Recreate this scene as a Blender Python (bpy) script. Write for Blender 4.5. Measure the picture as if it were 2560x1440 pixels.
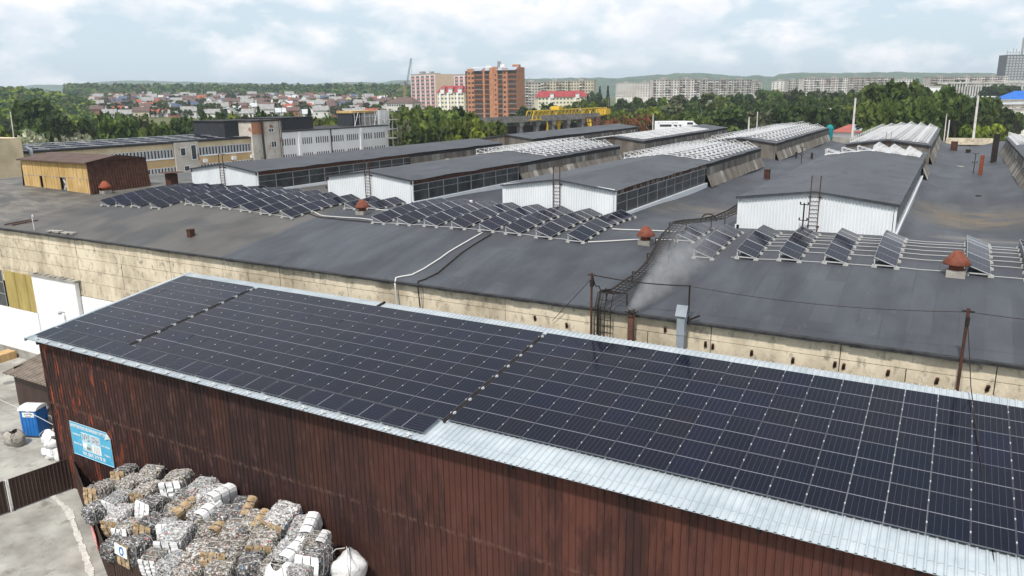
import bpy, math, random
import numpy as np
from mathutils import Vector, Matrix
random.seed(7); rng = np.random.default_rng(11)
D = bpy.data
scene = bpy.context.scene
col = scene.collection
for o in list(D.objects): D.objects.remove(o, do_unlink=True)

# ------------------------------------------------------------------ camera
H = 22.7; FPX = 1893.79
RM = np.array([[0.8669226171833873, -0.1113098716136743, 0.4858552133066532],
               [0.49826337554574973, 0.21967553707081278, -0.8387349205812317],
               [-0.013371028593991162, 0.9692021310820551, 0.24590332389038863]])
CAM = np.array([0, 0, H])
cd = D.cameras.new('camera'); cam = D.objects.new('camera', cd); col.objects.link(cam)
m4 = Matrix([[*RM[0], 0], [*RM[1], 0], [*RM[2], H], [0, 0, 0, 1]])
cam.matrix_world = m4
cd.sensor_width = 36; cd.lens = FPX / 2560 * 36; cd.clip_start = 0.1; cd.clip_end = 30000
scene.camera = cam
scene.render.resolution_x = 1024; scene.render.resolution_y = 576

# ------------------------------------------------------------------ light
SUN = Vector((0.06, -0.62, 1.0)).normalized()
elev = math.asin(SUN.z); azim = math.atan2(SUN.x, SUN.y)
w = D.worlds.new('World'); scene.world = w; w.use_nodes = True
wn = w.node_tree.nodes; wl = w.node_tree.links; wn.clear()
def N(nt, typ, **kw):
    n = nt.nodes.new(typ)
    for k, v in kw.items():
        if k.startswith('i_'):
            key = k[2:]; key = int(key) if key.isdigit() else key.replace('_', ' ')
            n.inputs[key].default_value = v
        else: setattr(n, k, v)
    return n
wt = w.node_tree
sky = N(wt, 'ShaderNodeTexSky', sky_type='NISHITA', sun_disc=False, sun_elevation=elev, sun_rotation=azim,
        air_density=1.0, dust_density=1.5, ozone_density=1.0)
tc = N(wt, 'ShaderNodeTexCoord')
mp = N(wt, 'ShaderNodeMapping', i_Scale=(8.0, 8.0, 17.0), i_Location=(3.1, 1.9, 0.22))
wl.new(tc.outputs['Generated'], mp.inputs[0])
n1 = N(wt, 'ShaderNodeTexNoise', i_Scale=1.35, i_Detail=9.0, i_Roughness=0.53, i_Distortion=0.15)
wl.new(mp.outputs[0], n1.inputs['Vector'])
sp = N(wt, 'ShaderNodeSeparateXYZ'); wl.new(tc.outputs['Generated'], sp.inputs[0])
# coverage: the flat cloud decks thin out towards the skyline
cv = N(wt, 'ShaderNodeMapRange', i_1=0.01, i_2=0.10, i_3=-0.06, i_4=0.075); wl.new(sp.outputs['Z'], cv.inputs[0])
ad = N(wt, 'ShaderNodeMath', operation='ADD'); wl.new(n1.outputs[0], ad.inputs[0]); wl.new(cv.outputs[0], ad.inputs[1])
rmp = N(wt, 'ShaderNodeValToRGB'); rmp.color_ramp.elements[0].position = 0.455; rmp.color_ramp.elements[1].position = 0.62
wl.new(ad.outputs[0], rmp.inputs[0])
# cloud body brightness from a second, slightly raised lookup (self-shadow put into the colour: bellies greyer than tops)
mp2 = N(wt, 'ShaderNodeMapping', i_Scale=(8.0, 8.0, 17.0), i_Location=(3.1, 1.9, 0.62)); wl.new(tc.outputs['Generated'], mp2.inputs[0])
n2 = N(wt, 'ShaderNodeTexNoise', i_Scale=1.35, i_Detail=7.0, i_Roughness=0.55, i_Distortion=0.15); wl.new(mp2.outputs[0], n2.inputs['Vector'])
r2 = N(wt, 'ShaderNodeValToRGB'); r2.color_ramp.elements[0].position = 0.44; r2.color_ramp.elements[1].position = 0.63
r2.color_ramp.elements[0].color = (8.6, 8.5, 8.7, 1); r2.color_ramp.elements[1].color = (6.5, 7.0, 7.6, 1)
wl.new(n2.outputs[0], r2.inputs[0])
# thin high veil
veil = N(wt, 'ShaderNodeMix', data_type='RGBA'); veil.inputs[0].default_value = 0.80
veil.inputs['B'].default_value = (5.5, 6.6, 7.4, 1)
wl.new(sky.outputs[0], veil.inputs['A'])
mx = N(wt, 'ShaderNodeMix', data_type='RGBA')
wl.new(rmp.outputs[0], mx.inputs[0]); wl.new(veil.outputs['Result'], mx.inputs['A']); wl.new(r2.outputs[0], mx.inputs['B'])
bg = N(wt, 'ShaderNodeBackground', i_Strength=0.10); wo = N(wt, 'ShaderNodeOutputWorld')
wl.new(mx.outputs['Result'], bg.inputs[0]); wl.new(bg.outputs[0], wo.inputs[0])
sl = D.lights.new('sun', 'SUN'); sl.energy = 3.3; sl.angle = math.radians(4); sl.color = (1, .95, .87)
so = D.objects.new('sun', sl); col.objects.link(so); so.rotation_euler = SUN.to_track_quat('Z', 'Y').to_euler(); so.location = (0, 0, 300)
scene.view_settings.view_transform = 'Standard'; scene.view_settings.look = 'None'
scene.view_settings.exposure = 0.40; scene.view_settings.gamma = 1

# ------------------------------------------------------------------ helpers
def ray(px, py): return RM @ np.array([px - 1280., 720. - py, -FPX])
def at(px, py, dep): return Vector(CAM + ray(px, py) * dep / FPX)          # a point at a given view depth
def aty(px, py, Y): r = ray(px, py); return Vector(CAM + r * Y / r[1])
def atz(px, py, Z): r = ray(px, py); return Vector(CAM + r * (Z - H) / r[2])
def gz(x, y):                                                             # terrain height
    d = math.hypot(x, y)
    th = math.degrees(math.atan2(-x, y)) if d > 1 else 0
    k = min(1, max(0, (th - 33) / 10)); k = k * k * (3 - 2 * k)
    lf = 0.028 * max(0, min(d, 1500) - 230)
    return lf * k + gr(d) * (1 - k)
def gr(d):
    if d < 300: return 0.0
    if d < 480: return 4.8 * (d - 300) / 180
    if d < 1000: return 4.8 + 8.2 * (d - 480) / 520
    return 13.0 + min(3, (d - 1000) / 700)
def zroof(x, y):
    return zroof0(x, y) + swell(x, y)
def swell(x, y):                                                          # shallow cross hump of every 29 m shell
    xc = 29.0 * round(x / 29.0); u = (x - xc) / 14.5
    w_ = min(1, max(0, (y - 34.7) / 4)) * min(1, max(0, (54 - y) / 5)); return .52 * (1 - abs(u) ** 1.8) * w_ - .22 * w_
def zroof0(x, y):
    if y < 48: z = 13.85 - 1.82 * (abs(48 - y) / 13.4) ** 1.55
    else: z = 13.85
    if y > 52 and x > -58:
        f = min(1, (y - 52) / 12.0)
        xc = -16.65 + 18.5 * round((x + 16.65) / 18.5); u = (x - xc) / 4.6
        if abs(u) < 1: z -= 0.95 * f * (1 - u * u)
        z += 0.10 * math.sin((y - 52) / 24 * 2 * math.pi) * f
    return z
def hit(px, py):
    r = ray(px, py)
    for Y in np.arange(34.6, 200, .05):
        q = CAM + r * (Y / r[1])
        if q[2] <= zroof(q[0], q[1]): return Vector((q[0], q[1], zroof(q[0], q[1])))
    return Vector(q)

def rgb(c): return (c[0], c[1], c[2], 1)
MATS = {}
def mat(name, c1, c2=None, scale=1.0, rough=0.8, bump=0.0, bscale=None, metal=0.0, stretch=(1, 1, 1), detail=6, pos=(.35, .65), c3=None, s3=6.0, p3=(.6, .7), rnd=0.0, spec=None, coord='Object'):
    m = D.materials.new(name); m.use_nodes = True; nt = m.node_tree; ns = nt.nodes; lk = nt.links
    b = ns['Principled BSDF']; b.inputs['Roughness'].default_value = rough; b.inputs['Metallic'].default_value = metal
    b.inputs['Specular IOR Level'].default_value = spec if spec is not None else (.5 if (metal or rough < .5) else .22)
    t = N(nt, 'ShaderNodeTexCoord'); mp = N(nt, 'ShaderNodeMapping', i_Scale=stretch); lk.new(t.outputs[coord], mp.inputs[0])
    out = None
    if c2 is not None:
        no = N(nt, 'ShaderNodeTexNoise', i_Scale=scale, i_Detail=detail, i_Roughness=0.62); lk.new(mp.outputs[0], no.inputs['Vector'])
        cr = N(nt, 'ShaderNodeValToRGB'); e = cr.color_ramp.elements
        e[0].position, e[1].position = pos; e[0].color = rgb(c1); e[1].color = rgb(c2)
        lk.new(no.outputs[0], cr.inputs[0]); out = cr.outputs[0]
        if c3 is not None:
            n3 = N(nt, 'ShaderNodeTexNoise', i_Scale=s3, i_Detail=8, i_Roughness=0.7); lk.new(mp.outputs[0], n3.inputs['Vector'])
            r3 = N(nt, 'ShaderNodeMapRange', i_1=p3[0], i_2=p3[1]); lk.new(n3.outputs[0], r3.inputs[0])
            mm = N(nt, 'ShaderNodeMix', data_type='RGBA'); lk.new(r3.outputs[0], mm.inputs[0]); lk.new(out, mm.inputs['A']); mm.inputs['B'].default_value = rgb(c3)
            out = mm.outputs['Result']
    if rnd:
        oi = N(nt, 'ShaderNodeObjectInfo'); hs = N(nt, 'ShaderNodeHueSaturation')
        mr = N(nt, 'ShaderNodeMapRange', i_3=1 - rnd, i_4=1 + rnd); lk.new(oi.outputs['Random'], mr.inputs[0]); lk.new(mr.outputs[0], hs.inputs['Value'])
        if out: lk.new(out, hs.inputs['Color'])
        else: hs.inputs['Color'].default_value = rgb(c1)
        out = hs.outputs[0]
    if out: lk.new(out, b.inputs['Base Color'])
    else: b.inputs['Base Color'].default_value = rgb(c1)
    if bump:
        nb = N(nt, 'ShaderNodeTexNoise', i_Scale=bscale or scale * 4, i_Detail=6, i_Roughness=0.7); lk.new(mp.outputs[0], nb.inputs['Vector'])
        bp = N(nt, 'ShaderNodeBump', i_Strength=1.0, i_Distance=bump); lk.new(nb.outputs[0], bp.inputs['Height']); lk.new(bp.outputs[0], b.inputs['Normal'])
    MATS[name] = m; return m

class MB:
    def __init__(s): s.v = []; s.f = []; s.m = []; s.uv = None
    def add(s, vs, fs, mi=0):
        b = len(s.v); s.v += [tuple(p) for p in vs]; s.f += [tuple(i + b for i in f) for f in fs]; s.m += [mi] * len(fs)
    def box(s, a, b, mi=0, M=None):
        (x0, y0, z0), (x1, y1, z1) = a, b
        vs = [(x0, y0, z0), (x1, y0, z0), (x1, y1, z0), (x0, y1, z0), (x0, y0, z1), (x1, y0, z1), (x1, y1, z1), (x0, y1, z1)]
        if M is not None: vs = [M @ Vector(p) for p in vs]
        s.add(vs, [(0, 3, 2, 1), (4, 5, 6, 7), (0, 1, 5, 4), (1, 2, 6, 5), (2, 3, 7, 6), (3, 0, 4, 7)], mi)
    def bar(s, p, q, wd=.05, ht=None, mi=0, up=(0, 0, 1)):
        p = Vector(p); q = Vector(q); d = q - p; L = d.length
        if L < 1e-6: return
        ht = ht or wd; d.normalize(); u = Vector(up)
        if abs(d.dot(u)) > .98: u = Vector((1, 0, 0))
        sd = d.cross(u).normalized(); u = sd.cross(d)
        vs = [p + sd * a * wd / 2 + u * b * ht / 2 for a, b in ((-1, -1), (1, -1), (1, 1), (-1, 1))]
        vs += [v + d * L for v in vs]
        s.add(vs, [(0, 1, 2, 3), (7, 6, 5, 4), (0, 4, 5, 1), (1, 5, 6, 2), (2, 6, 7, 3), (3, 7, 4, 0)], mi)
    def tube(s, pts, r, n=6, mi=0, cap=True):
        pts = [Vector(p) for p in pts]; rs = r if isinstance(r, (list, tuple)) else [r] * len(pts)
        b = len(s.v); k = len(pts)
        for i, p in enumerate(pts):
            d = (pts[min(i + 1, k - 1)] - pts[max(i - 1, 0)]).normalized()
            u = Vector((0, 0, 1)) if abs(d.z) < .95 else Vector((1, 0, 0))
            a = d.cross(u).normalized(); c = a.cross(d)
            for j in range(n):
                t = 2 * math.pi * j / n; s.v.append(tuple(p + (a * math.cos(t) + c * math.sin(t)) * rs[i]))
        for i in range(k - 1):
            for j in range(n):
                s.f.append((b + i * n + j, b + i * n + (j + 1) % n, b + (i + 1) * n + (j + 1) % n, b + (i + 1) * n + j)); s.m.append(mi)
        if cap:
            s.f.append(tuple(b + j for j in range(n))[::-1]); s.m.append(mi)
            s.f.append(tuple(b + (k - 1) * n + j for j in range(n))); s.m.append(mi)
    def lathe(s, prof, c=(0, 0, 0), n=16, mi=0):
        b = len(s.v); k = len(prof)
        for r, z in prof:
            for j in range(n):
                t = 2 * math.pi * j / n; s.v.append((c[0] + r * math.cos(t), c[1] + r * math.sin(t), c[2] + z))
        for i in range(k - 1):
            for j in range(n):
                s.f.append((b + i * n + j, b + i * n + (j + 1) % n, b + (i + 1) * n + (j + 1) % n, b + (i + 1) * n + j)); s.m.append(mi)
    def corr(s, o, u, v, nrm, wid, ln, pitch=.25, h=.04, mi=0, flat=.5, nv=1, jit=0):
        """corrugated sheet: ribs run along v, repeat along u"""
        o = Vector(o); u = Vector(u).normalized(); v = Vector(v).normalized(); nrm = Vector(nrm).normalized()
        prof = []; x = 0.0; a = pitch * flat; sl = pitch * (1 - flat) / 3
        while x < wid - 1e-6:
            prof += [(x, 0), (min(x + a, wid), 0), (min(x + a + sl, wid), h), (min(x + a + 2 * sl, wid), h)]
            x += pitch
        prof.append((wid, 0)); b = len(s.v); k = len(prof)
        for j in range(nv + 1):
            for (x, z) in prof: s.v.append(tuple(o + u * x + v * ln * j / nv + nrm * z))
        for j in range(nv):
            for i in range(k - 1):
                if prof[i + 1][0] - prof[i][0] < 1e-6: continue
                s.f.append((b + j * k + i, b + j * k + i + 1, b + (j + 1) * k + i + 1, b + (j + 1) * k + i)); s.m.append(mi)
    def mesh(s, name, mats, smooth=False):
        me = D.meshes.new(name); me.from_pydata(s.v, [], s.f)
        for m in (mats if isinstance(mats, (list, tuple)) else [mats]): me.materials.append(m)
        if len(set(s.m)) > 1: me.polygons.foreach_set('material_index', s.m)
        if smooth: me.polygons.foreach_set('use_smooth', [True] * len(s.f))
        me.update(); return me
    def build(s, name, mats, parent=None, smooth=False, loc=None):
        return obj(name, s.mesh(name, mats, smooth), parent, loc)
def obj(name, me, parent=None, loc=None, rot=None):
    o = D.objects.new(name, me); col.objects.link(o)
    if parent: o.parent = parent
    if loc is not None: o.location = loc
    if rot is not None: o.rotation_euler = rot
    return o
def tag(o, label=None, cat=None, group=None, kind=None):
    if label: o['label'] = label
    if cat: o['category'] = cat
    if group: o['group'] = group
    if kind: o['kind'] = kind
    return o
def thing(name, label, cat, loc=(0, 0, 0), rz=0, group=None):
    o = obj(name, None, None, loc, (0, 0, rz)); o.empty_display_size = .3
    return tag(o, label, cat, group)
def struct(name, mb, m, smooth=False): return tag(mb.build(name, m, None, smooth), kind='structure')
def quadmesh(name, P, F, m, MI=None):
    me = D.meshes.new(name); nv = len(P); nf = len(F)
    me.vertices.add(nv); me.vertices.foreach_set('co', np.asarray(P, np.float32).ravel())
    me.loops.add(nf * 4); me.loops.foreach_set('vertex_index', np.asarray(F, np.int32).ravel())
    me.polygons.add(nf); me.polygons.foreach_set('loop_start', np.arange(0, nf * 4, 4, dtype=np.int32))
    for q in (m if isinstance(m, (list, tuple)) else [m]): me.materials.append(q)
    if MI is not None: me.polygons.foreach_set('material_index', np.asarray(MI, np.int32))
    me.update(calc_edges=True); me.validate(); return me

ORD = ['zero', 'first', 'second', 'third', 'fourth', 'fifth', 'sixth', 'seventh', 'eighth', 'ninth', 'tenth', 'eleventh', 'twelfth', 'thirteenth', 'fourteenth', 'fifteenth', 'sixteenth', 'seventeenth', 'eighteenth', 'nineteenth', 'twentieth', 'twenty-first', 'twenty-second', 'twenty-third']

# ------------------------------------------------------------------ materials
M_grass = mat('grass_ground', (.045, .075, .02), (.12, .12, .05), .02, .95, .1, 1.5)
M_conc = mat('yard_concrete', (.22, .21, .19), (.38, .37, .34), .30, .9, .015, 9, detail=12, pos=(.38, .6), c3=(.17, .16, .145), s3=.9, p3=(.53, .70))
M_wallc = mat('old_concrete', (.40, .34, .25), (.68, .60, .46), .42, .9, .03, 7, stretch=(1, 1, .6), detail=12, pos=(.36, .58), c3=(.13, .115, .095), s3=2.2, p3=(.53, .72))
M_conc2 = mat('grey_concrete', (.22, .21, .19), (.38, .36, .33), .8, .9, .02, 8, c3=(.10, .095, .09), s3=3, p3=(.58, .72))
M_white = mat('white_paint', (.70, .71, .72), (.86, .86, .86), .5, .8, .004, 10, c3=(.45, .44, .42), s3=2.2, p3=(.66, .8))
M_seal = mat('black_bitumen', (.015, .015, .017), (.04, .04, .042), 2, .7, .01)
M_glassd = mat('grimy_glazing', (.016, .018, .020), (.055, .06, .062), .9, .28, 0, c3=(.11, .115, .115), s3=.7, p3=(.5, .8), stretch=(1, 1, .6))
M_frameg = mat('grey_metal', (.30, .31, .32), (.42, .43, .44), 3, .6)
M_clad = mat('white_cladding', (.64, .67, .70), (.72, .75, .78), .5, .55, 0, stretch=(1, 1, .5), c3=(.48, .48, .47), s3=1.5, p3=(.68, .8))
M_galv = mat('galvanised_sheet', (.33, .375, .41), (.44, .485, .52), .8, .42, .002, 20, metal=.1)
M_rust = mat('rusty_brown_metal', (.045, .022, .016), (.10, .042, .027), 2.5, .75, .006, c3=(.03, .018, .014), s3=5)
M_rustor = mat('orange_rust', (.28, .075, .035), (.17, .05, .03), 3, .8, .006, c3=(.10, .035, .022), s3=7)
M_black = mat('sooty_black_iron', (.012, .011, .011), (.035, .025, .02), 4, .7)
M_steel = mat('zinc_rail', (.50, .51, .53), (.62, .63, .64), 3, .45, metal=.4)
M_whitem = mat('white_metal', (.62, .63, .64), (.74, .74, .75), 4, .5)
M_plaster = mat('beige_plaster', (.56, .45, .28), (.72, .60, .40), .5, .9, .01, 8, c3=(.33, .24, .17), s3=.9, p3=(.58, .76))
M_plaster2 = mat('peeling_plaster', (.48, .44, .38), (.60, .56, .50), .6, .9, .01, 8, c3=(.30, .13, .08), s3=.5, p3=(.56, .62))
M_brick = mat('orange_brick', (.38, .165, .09), (.50, .235, .135), .5, .9, .01, 9)
M_brickd = mat('brown_window', (.03, .022, .022), (.07, .05, .05), 1, .35)
M_win = mat('window_glass', (.025, .03, .035), (.09, .10, .115), .6, .12)
M_pvc = mat('white_frame', (.78, .79, .80))
M_dark = mat('dark_sheet', (.028, .03, .036), (.04, .043, .05), 1, .5)
M_asb = mat('asbestos_sheet', (.115, .10, .085), (.235, .215, .19), 1.2, .9, .01, 6, stretch=(1, 1, .2), c3=(.06, .05, .042), s3=2.4, p3=(.5, .7))
M_yel = mat('yellow_board', (.42, .27, .10), (.60, .41, .19), 1.1, .85, .006, 10, stretch=(1, 1, .35), c3=(.26, .15, .06), s3=3, p3=(.58, .72))
M_yglass = mat('yellow_glass_sheet', (.30, .23, .07), (.44, .35, .13), 1.2, .6, .004, stretch=(1, 1, .25))
M_crane = mat('yellow_crane_paint', (.62, .40, .03), (.74, .50, .06), 2, .6, c3=(.30, .12, .04), s3=4, p3=(.6, .72))
M_bark = mat('tree_bark', (.05, .035, .022), (.11, .08, .055), 4, .95)
M_brownroof = mat('brown_felt_roof', (.075, .048, .040), (.115, .078, .066), .8, .8, .01, 6)
M_sheetroof = mat('weathered_brown_slate', (.14, .115, .095), (.24, .20, .17), 1.6, .85, .008, c3=(.07, .055, .05), s3=4)
M_fence = mat('dark_brown_fence_paint', (.040, .024, .019), (.062, .038, .031), 1.2, .5, stretch=(1, 1, .3))

def roof_material():
    m = D.materials.new('bitumen_roof_felt'); m.use_nodes = True; nt = m.node_tree; lk = nt.links; b = nt.nodes['Principled BSDF']
    b.inputs['Roughness'].default_value = .62; b.inputs['Specular IOR Level'].default_value = .35
    t = N(nt, 'ShaderNodeTexCoord'); sp = N(nt, 'ShaderNodeSeparateXYZ'); lk.new(t.outputs['Object'], sp.inputs[0])
    wob = N(nt, 'ShaderNodeTexNoise', i_Scale=.35, i_Detail=3); lk.new(t.outputs['Object'], wob.inputs['Vector'])
    ax = N(nt, 'ShaderNodeMath', operation='MULTIPLY_ADD'); lk.new(wob.outputs[0], ax.inputs[0]); ax.inputs[1].default_value = 1.6; lk.new(sp.outputs['X'], ax.inputs[2])
    mr = N(nt, 'ShaderNodeMapRange', i_1=-43.1, i_2=-42.7); lk.new(ax.outputs[0], mr.inputs[0])
    def nz(sc, st, d=6, r=.6):
        mp = N(nt, 'ShaderNodeMapping', i_Scale=st); lk.new(t.outputs['Object'], mp.inputs[0])
        n = N(nt, 'ShaderNodeTexNoise', i_Scale=sc, i_Detail=d, i_Roughness=r); lk.new(mp.outputs[0], n.inputs['Vector']); return n.outputs[0]
    def ramp(src, a, ca, bb, cb):
        r = N(nt, 'ShaderNodeValToRGB'); e = r.color_ramp.elements; e[0].position = a; e[1].position = bb; e[0].color = rgb(ca); e[1].color = rgb(cb); lk.new(src, r.inputs[0]); return r.outputs[0]
    def mix(f, a, bb, mode='MIX'):
        x = N(nt, 'ShaderNodeMix', data_type='RGBA', blend_type=mode)
        if isinstance(f, float): x.inputs[0].default_value = f
        else: lk.new(f, x.inputs[0])
        for k, q in (('A', a), ('B', bb)):
            if isinstance(q, tuple): x.inputs[k].default_value = rgb(q)
            else: lk.new(q, x.inputs[k])
        return x.outputs['Result']
    def N_(src, a, bb, m):
        r = N(nt, 'ShaderNodeMapRange', i_1=a, i_2=bb, i_3=0, i_4=m); lk.new(src, r.inputs[0]); return r.outputs[0]
    new = ramp(nz(.55, (1, .22, 1)), .33, (.034, .038, .046), .68, (.064, .070, .083))
    old = ramp(nz(.30, (1, .3, 1)), .35, (.066, .062, .058), .68, (.102, .096, .090))
    c = mix(mr.outputs[0], old, new)
    # pale dusty bloom on the far left of the first vault
    pl = N(nt, 'ShaderNodeMapRange', i_1=-66., i_2=-76.); lk.new(sp.outputs['X'], pl.inputs[0])
    pm = N(nt, 'ShaderNodeMath', operation='MULTIPLY'); lk.new(pl.outputs[0], pm.inputs[0])
    pn = N(nt, 'ShaderNodeMapRange', i_1=.42, i_2=.7); lk.new(nz(.8, (.5, 1.6, 1), 8, .7), pn.inputs[0]); lk.new(pn.outputs[0], pm.inputs[1])
    c = mix(pm.outputs[0], c, (.18, .165, .14))
    # brown silt left in the puddle of the valley between the lanterns
    def blob(cx, cy, rx, ry):
        mp = N(nt, 'ShaderNodeMapping', i_Location=(-cx / rx, -cy / ry, 0), i_Scale=(1 / rx, 1 / ry, 0)); lk.new(t.outputs['Object'], mp.inputs[0])
        ln = N(nt, 'ShaderNodeVectorMath', operation='LENGTH'); lk.new(mp.outputs[0], ln.inputs[0])
        q = N(nt, 'ShaderNodeMapRange', i_1=1.0, i_2=.35); lk.new(ln.outputs['Value'], q.inputs[0])
        q2 = N(nt, 'ShaderNodeMath', operation='MULTIPLY'); lk.new(q.outputs[0], q2.inputs[0])
        q3 = N(nt, 'ShaderNodeMapRange', i_1=.36, i_2=.56); lk.new(nz(.5, (.7, 1.4, 1), 6, .6), q3.inputs[0]); lk.new(q3.outputs[0], q2.inputs[1]); return q2.outputs[0]
    c = mix(blob(1.9, 68, 6.5, 9), c, (.125, .095, .060))
    c = mix(blob(-17, 62, 6, 7), c, (.115, .100, .085))
    c = mix(blob(1.9, 53.5, 3, 2.6), c, (.17, .15, .13))
    c = mix(N_(nz(.16, (1, 1, 1), 3, .5), .50, .60, .55), c, (.030, .033, .039))
    c = mix(N_(nz(2.4, (1.4, .5, 1), 9, .75), .60, .70, .5), c, (.115, .110, .105))
    # rectangular repair patches: whole sheets of another age
    bx = N(nt, 'ShaderNodeVectorMath', operation='SNAP'); lk.new(t.outputs['Object'], bx.inputs[0]); bx.inputs[1].default_value = (1.0, 4.5, 50)
    wn_ = N(nt, 'ShaderNodeTexWhiteNoise'); lk.new(bx.outputs[0], wn_.inputs['Vector']); c = mix(N_(wn_.outputs[0], .88, .90, .14), c, (.095, .100, .112)); c = mix(N_(wn_.outputs[0], .12, .10, .16), c, (.030, .032, .037))
    # felt roll seams: a thin dark line every metre along the slope
    sm = N(nt, 'ShaderNodeMath', operation='FRACT'); lk.new(sp.outputs['X'], sm.inputs[0])
    sg = N(nt, 'ShaderNodeMath', operation='LESS_THAN'); lk.new(sm.outputs[0], sg.inputs[0]); sg.inputs[1].default_value = .045
    sn = N(nt, 'ShaderNodeMapRange', i_1=.48, i_2=.6, i_4=.55); lk.new(nz(.6, (2.2, .35, 1), 3, .6), sn.inputs[0])
    s2 = N(nt, 'ShaderNodeMath', operation='MULTIPLY'); lk.new(sg.outputs[0], s2.inputs[0]); lk.new(sn.outputs[0], s2.inputs[1])
    c = mix(s2.outputs[0], c, (.028, .028, .032))
    lk.new(c, b.inputs['Base Color'])
    bp = N(nt, 'ShaderNodeBump', i_Distance=.03); lk.new(nz(1.1, (1, .4, 1), 8, .6), bp.inputs['Height']); lk.new(bp.outputs[0], b.inputs['Normal'])
    return m
M_roof = roof_material()
M_deck = mat('felt_deck', (.038, .042, .050), (.066, .071, .082), .30, .6, .02, 1.2, stretch=(1, .35, 1), spec=.35, c3=(.036, .038, .044), s3=.6, p3=(.52, .6))

def shed_wall_material():
    m = D.materials.new('peeling_brown_paint'); m.use_nodes = True; nt = m.node_tree; lk = nt.links; b = nt.nodes['Principled BSDF']
    b.inputs['Roughness'].default_value = .7; b.inputs['Specular IOR Level'].default_value = .2
    t = N(nt, 'ShaderNodeTexCoord'); sp = N(nt, 'ShaderNodeSeparateXYZ'); lk.new(t.outputs['Object'], sp.inputs[0])
    def nz(sc, st, d=7, r=.62, loc=(0, 0, 0)):
        mp = N(nt, 'ShaderNodeMapping', i_Scale=st, i_Location=loc); lk.new(t.outputs['Object'], mp.inputs[0])
        n = N(nt, 'ShaderNodeTexNoise', i_Scale=sc, i_Detail=d, i_Roughness=r); lk.new(mp.outputs[0], n.inputs['Vector']); return n.outputs[0]
    def mrange(src, a, bb, c=0., d=1.):
        r = N(nt, 'ShaderNodeMapRange', i_1=a, i_2=bb, i_3=c, i_4=d); lk.new(src, r.inputs[0]); return r.outputs[0]
    def mul(a, bb):
        r = N(nt, 'ShaderNodeMath', operation='MULTIPLY'); lk.new(a, r.inputs[0]); lk.new(bb, r.inputs[1]); return r.outputs[0]
    def mix(f, a, bb):
        x = N(nt, 'ShaderNodeMix', data_type='RGBA'); lk.new(f, x.inputs[0])
        for k, q in (('A', a), ('B', bb)):
            if isinstance(q, tuple): x.inputs[k].default_value = rgb(q)
            else: lk.new(q, x.inputs[k])
        return x.outputs['Result']
    base = mix(mrange(nz(.35, (1, 1, .35)), .35, .65), (.034, .016, .013), (.066, .027, .020))
    # sheet-to-sheet tone: each sheet about 1.1 m wide
    fl = N(nt, 'ShaderNodeMath', operation='SNAP'); lk.new(sp.outputs['X'], fl.inputs[0]); fl.inputs[1].default_value = 1.12
    wnz = N(nt, 'ShaderNodeTexWhiteNoise', noise_dimensions='1D'); lk.new(fl.outputs[0], wnz.inputs['W'])
    base = mix(mrange(wnz.outputs[0], 0, 1, 0, .65), base, (.018, .012, .013))
    # redder, chalkier paint towards the right-hand end
    rx = mrange(sp.outputs['X'], -24, -12)
    base = mix(mul(rx, mrange(nz(.5, (1, 1, .3)), .3, .6, .2, .8)), base, (.115, .042, .030))
    # dull pink peeled flakes, in vertical streaks
    fk = mul(mrange(nz(2.6, (1.4, 1, .36), 9, .7), .54, .60), mrange(sp.outputs['X'], -22, -44, .30, .85))
    base = mix(fk, base, (.115, .056, .050))
    fk2 = mrange(nz(6, (1.5, 1, .10), 5, .6), .60, .72, 0, .55)
    base = mix(fk2, base, (.10, .050, .042))
    # bare orange primer patches, mostly at the left end under the eave
    ox = mrange(sp.outputs['X'], -35.5, -40.5)
    og = mul(mul(ox, mrange(nz(.75, (1.5, 1, .40), 7, .65, (5, 0, 2)), .545, .575)), mrange(nz(3.2, (2.2, 1, .4), 6, .65), .46, .52))
    base = mix(og, base, (.27, .060, .028))
    dk = mrange(nz(.9, (1.2, 1, .34), 9, .72, (0, 0, 7)), .51, .58, 0, .5)
    base = mix(dk, base, (.020, .012, .012))
    # dark lines in the grooves between ribs, and an abraded pale line on the lap joint
    gf = N(nt, 'ShaderNodeMath', operation='FRACT'); gm = N(nt, 'ShaderNodeMath', operation='MULTIPLY_ADD'); lk.new(sp.outputs['X'], gm.inputs[0]); gm.inputs[1].default_value = 1 / .28; gm.inputs[2].default_value = 44.95 / .28 + .04
    lk.new(gm.outputs[0], gf.inputs[0]); gl = N(nt, 'ShaderNodeMath', operation='LESS_THAN'); lk.new(gf.outputs[0], gl.inputs[0]); gl.inputs[1].default_value = .085
    gs = N(nt, 'ShaderNodeMath', operation='MULTIPLY'); lk.new(gl.outputs[0], gs.inputs[0]); lk.new(mrange(nz(.4, (3.5, 1, .2), 3), .35, .6, .10, .75), gs.inputs[1])
    base = mix(gs.outputs[0], base, (.010, .007, .007))
    za = N(nt, 'ShaderNodeMath', operation='SUBTRACT'); lk.new(sp.outputs['Z'], za.inputs[0]); za.inputs[1].default_value = 5.40; zb = N(nt, 'ShaderNodeMath', operation='ABSOLUTE'); lk.new(za.outputs[0], zb.inputs[0])
    zl = mul(mrange(zb.outputs[0], .16, .02), mrange(nz(3, (1.2, 1, 1), 6, .7), .45, .6))
    base = mix(zl, base, (.13, .075, .062))
    lk.new(base, b.inputs['Base Color'])
    bp = N(nt, 'ShaderNodeBump', i_Distance=.01, i_Strength=.8); lk.new(nz(5, (1, 1, .4)), bp.inputs['Height']); lk.new(bp.outputs[0], b.inputs['Normal'])
    return m
M_shedw = shed_wall_material()

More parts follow.
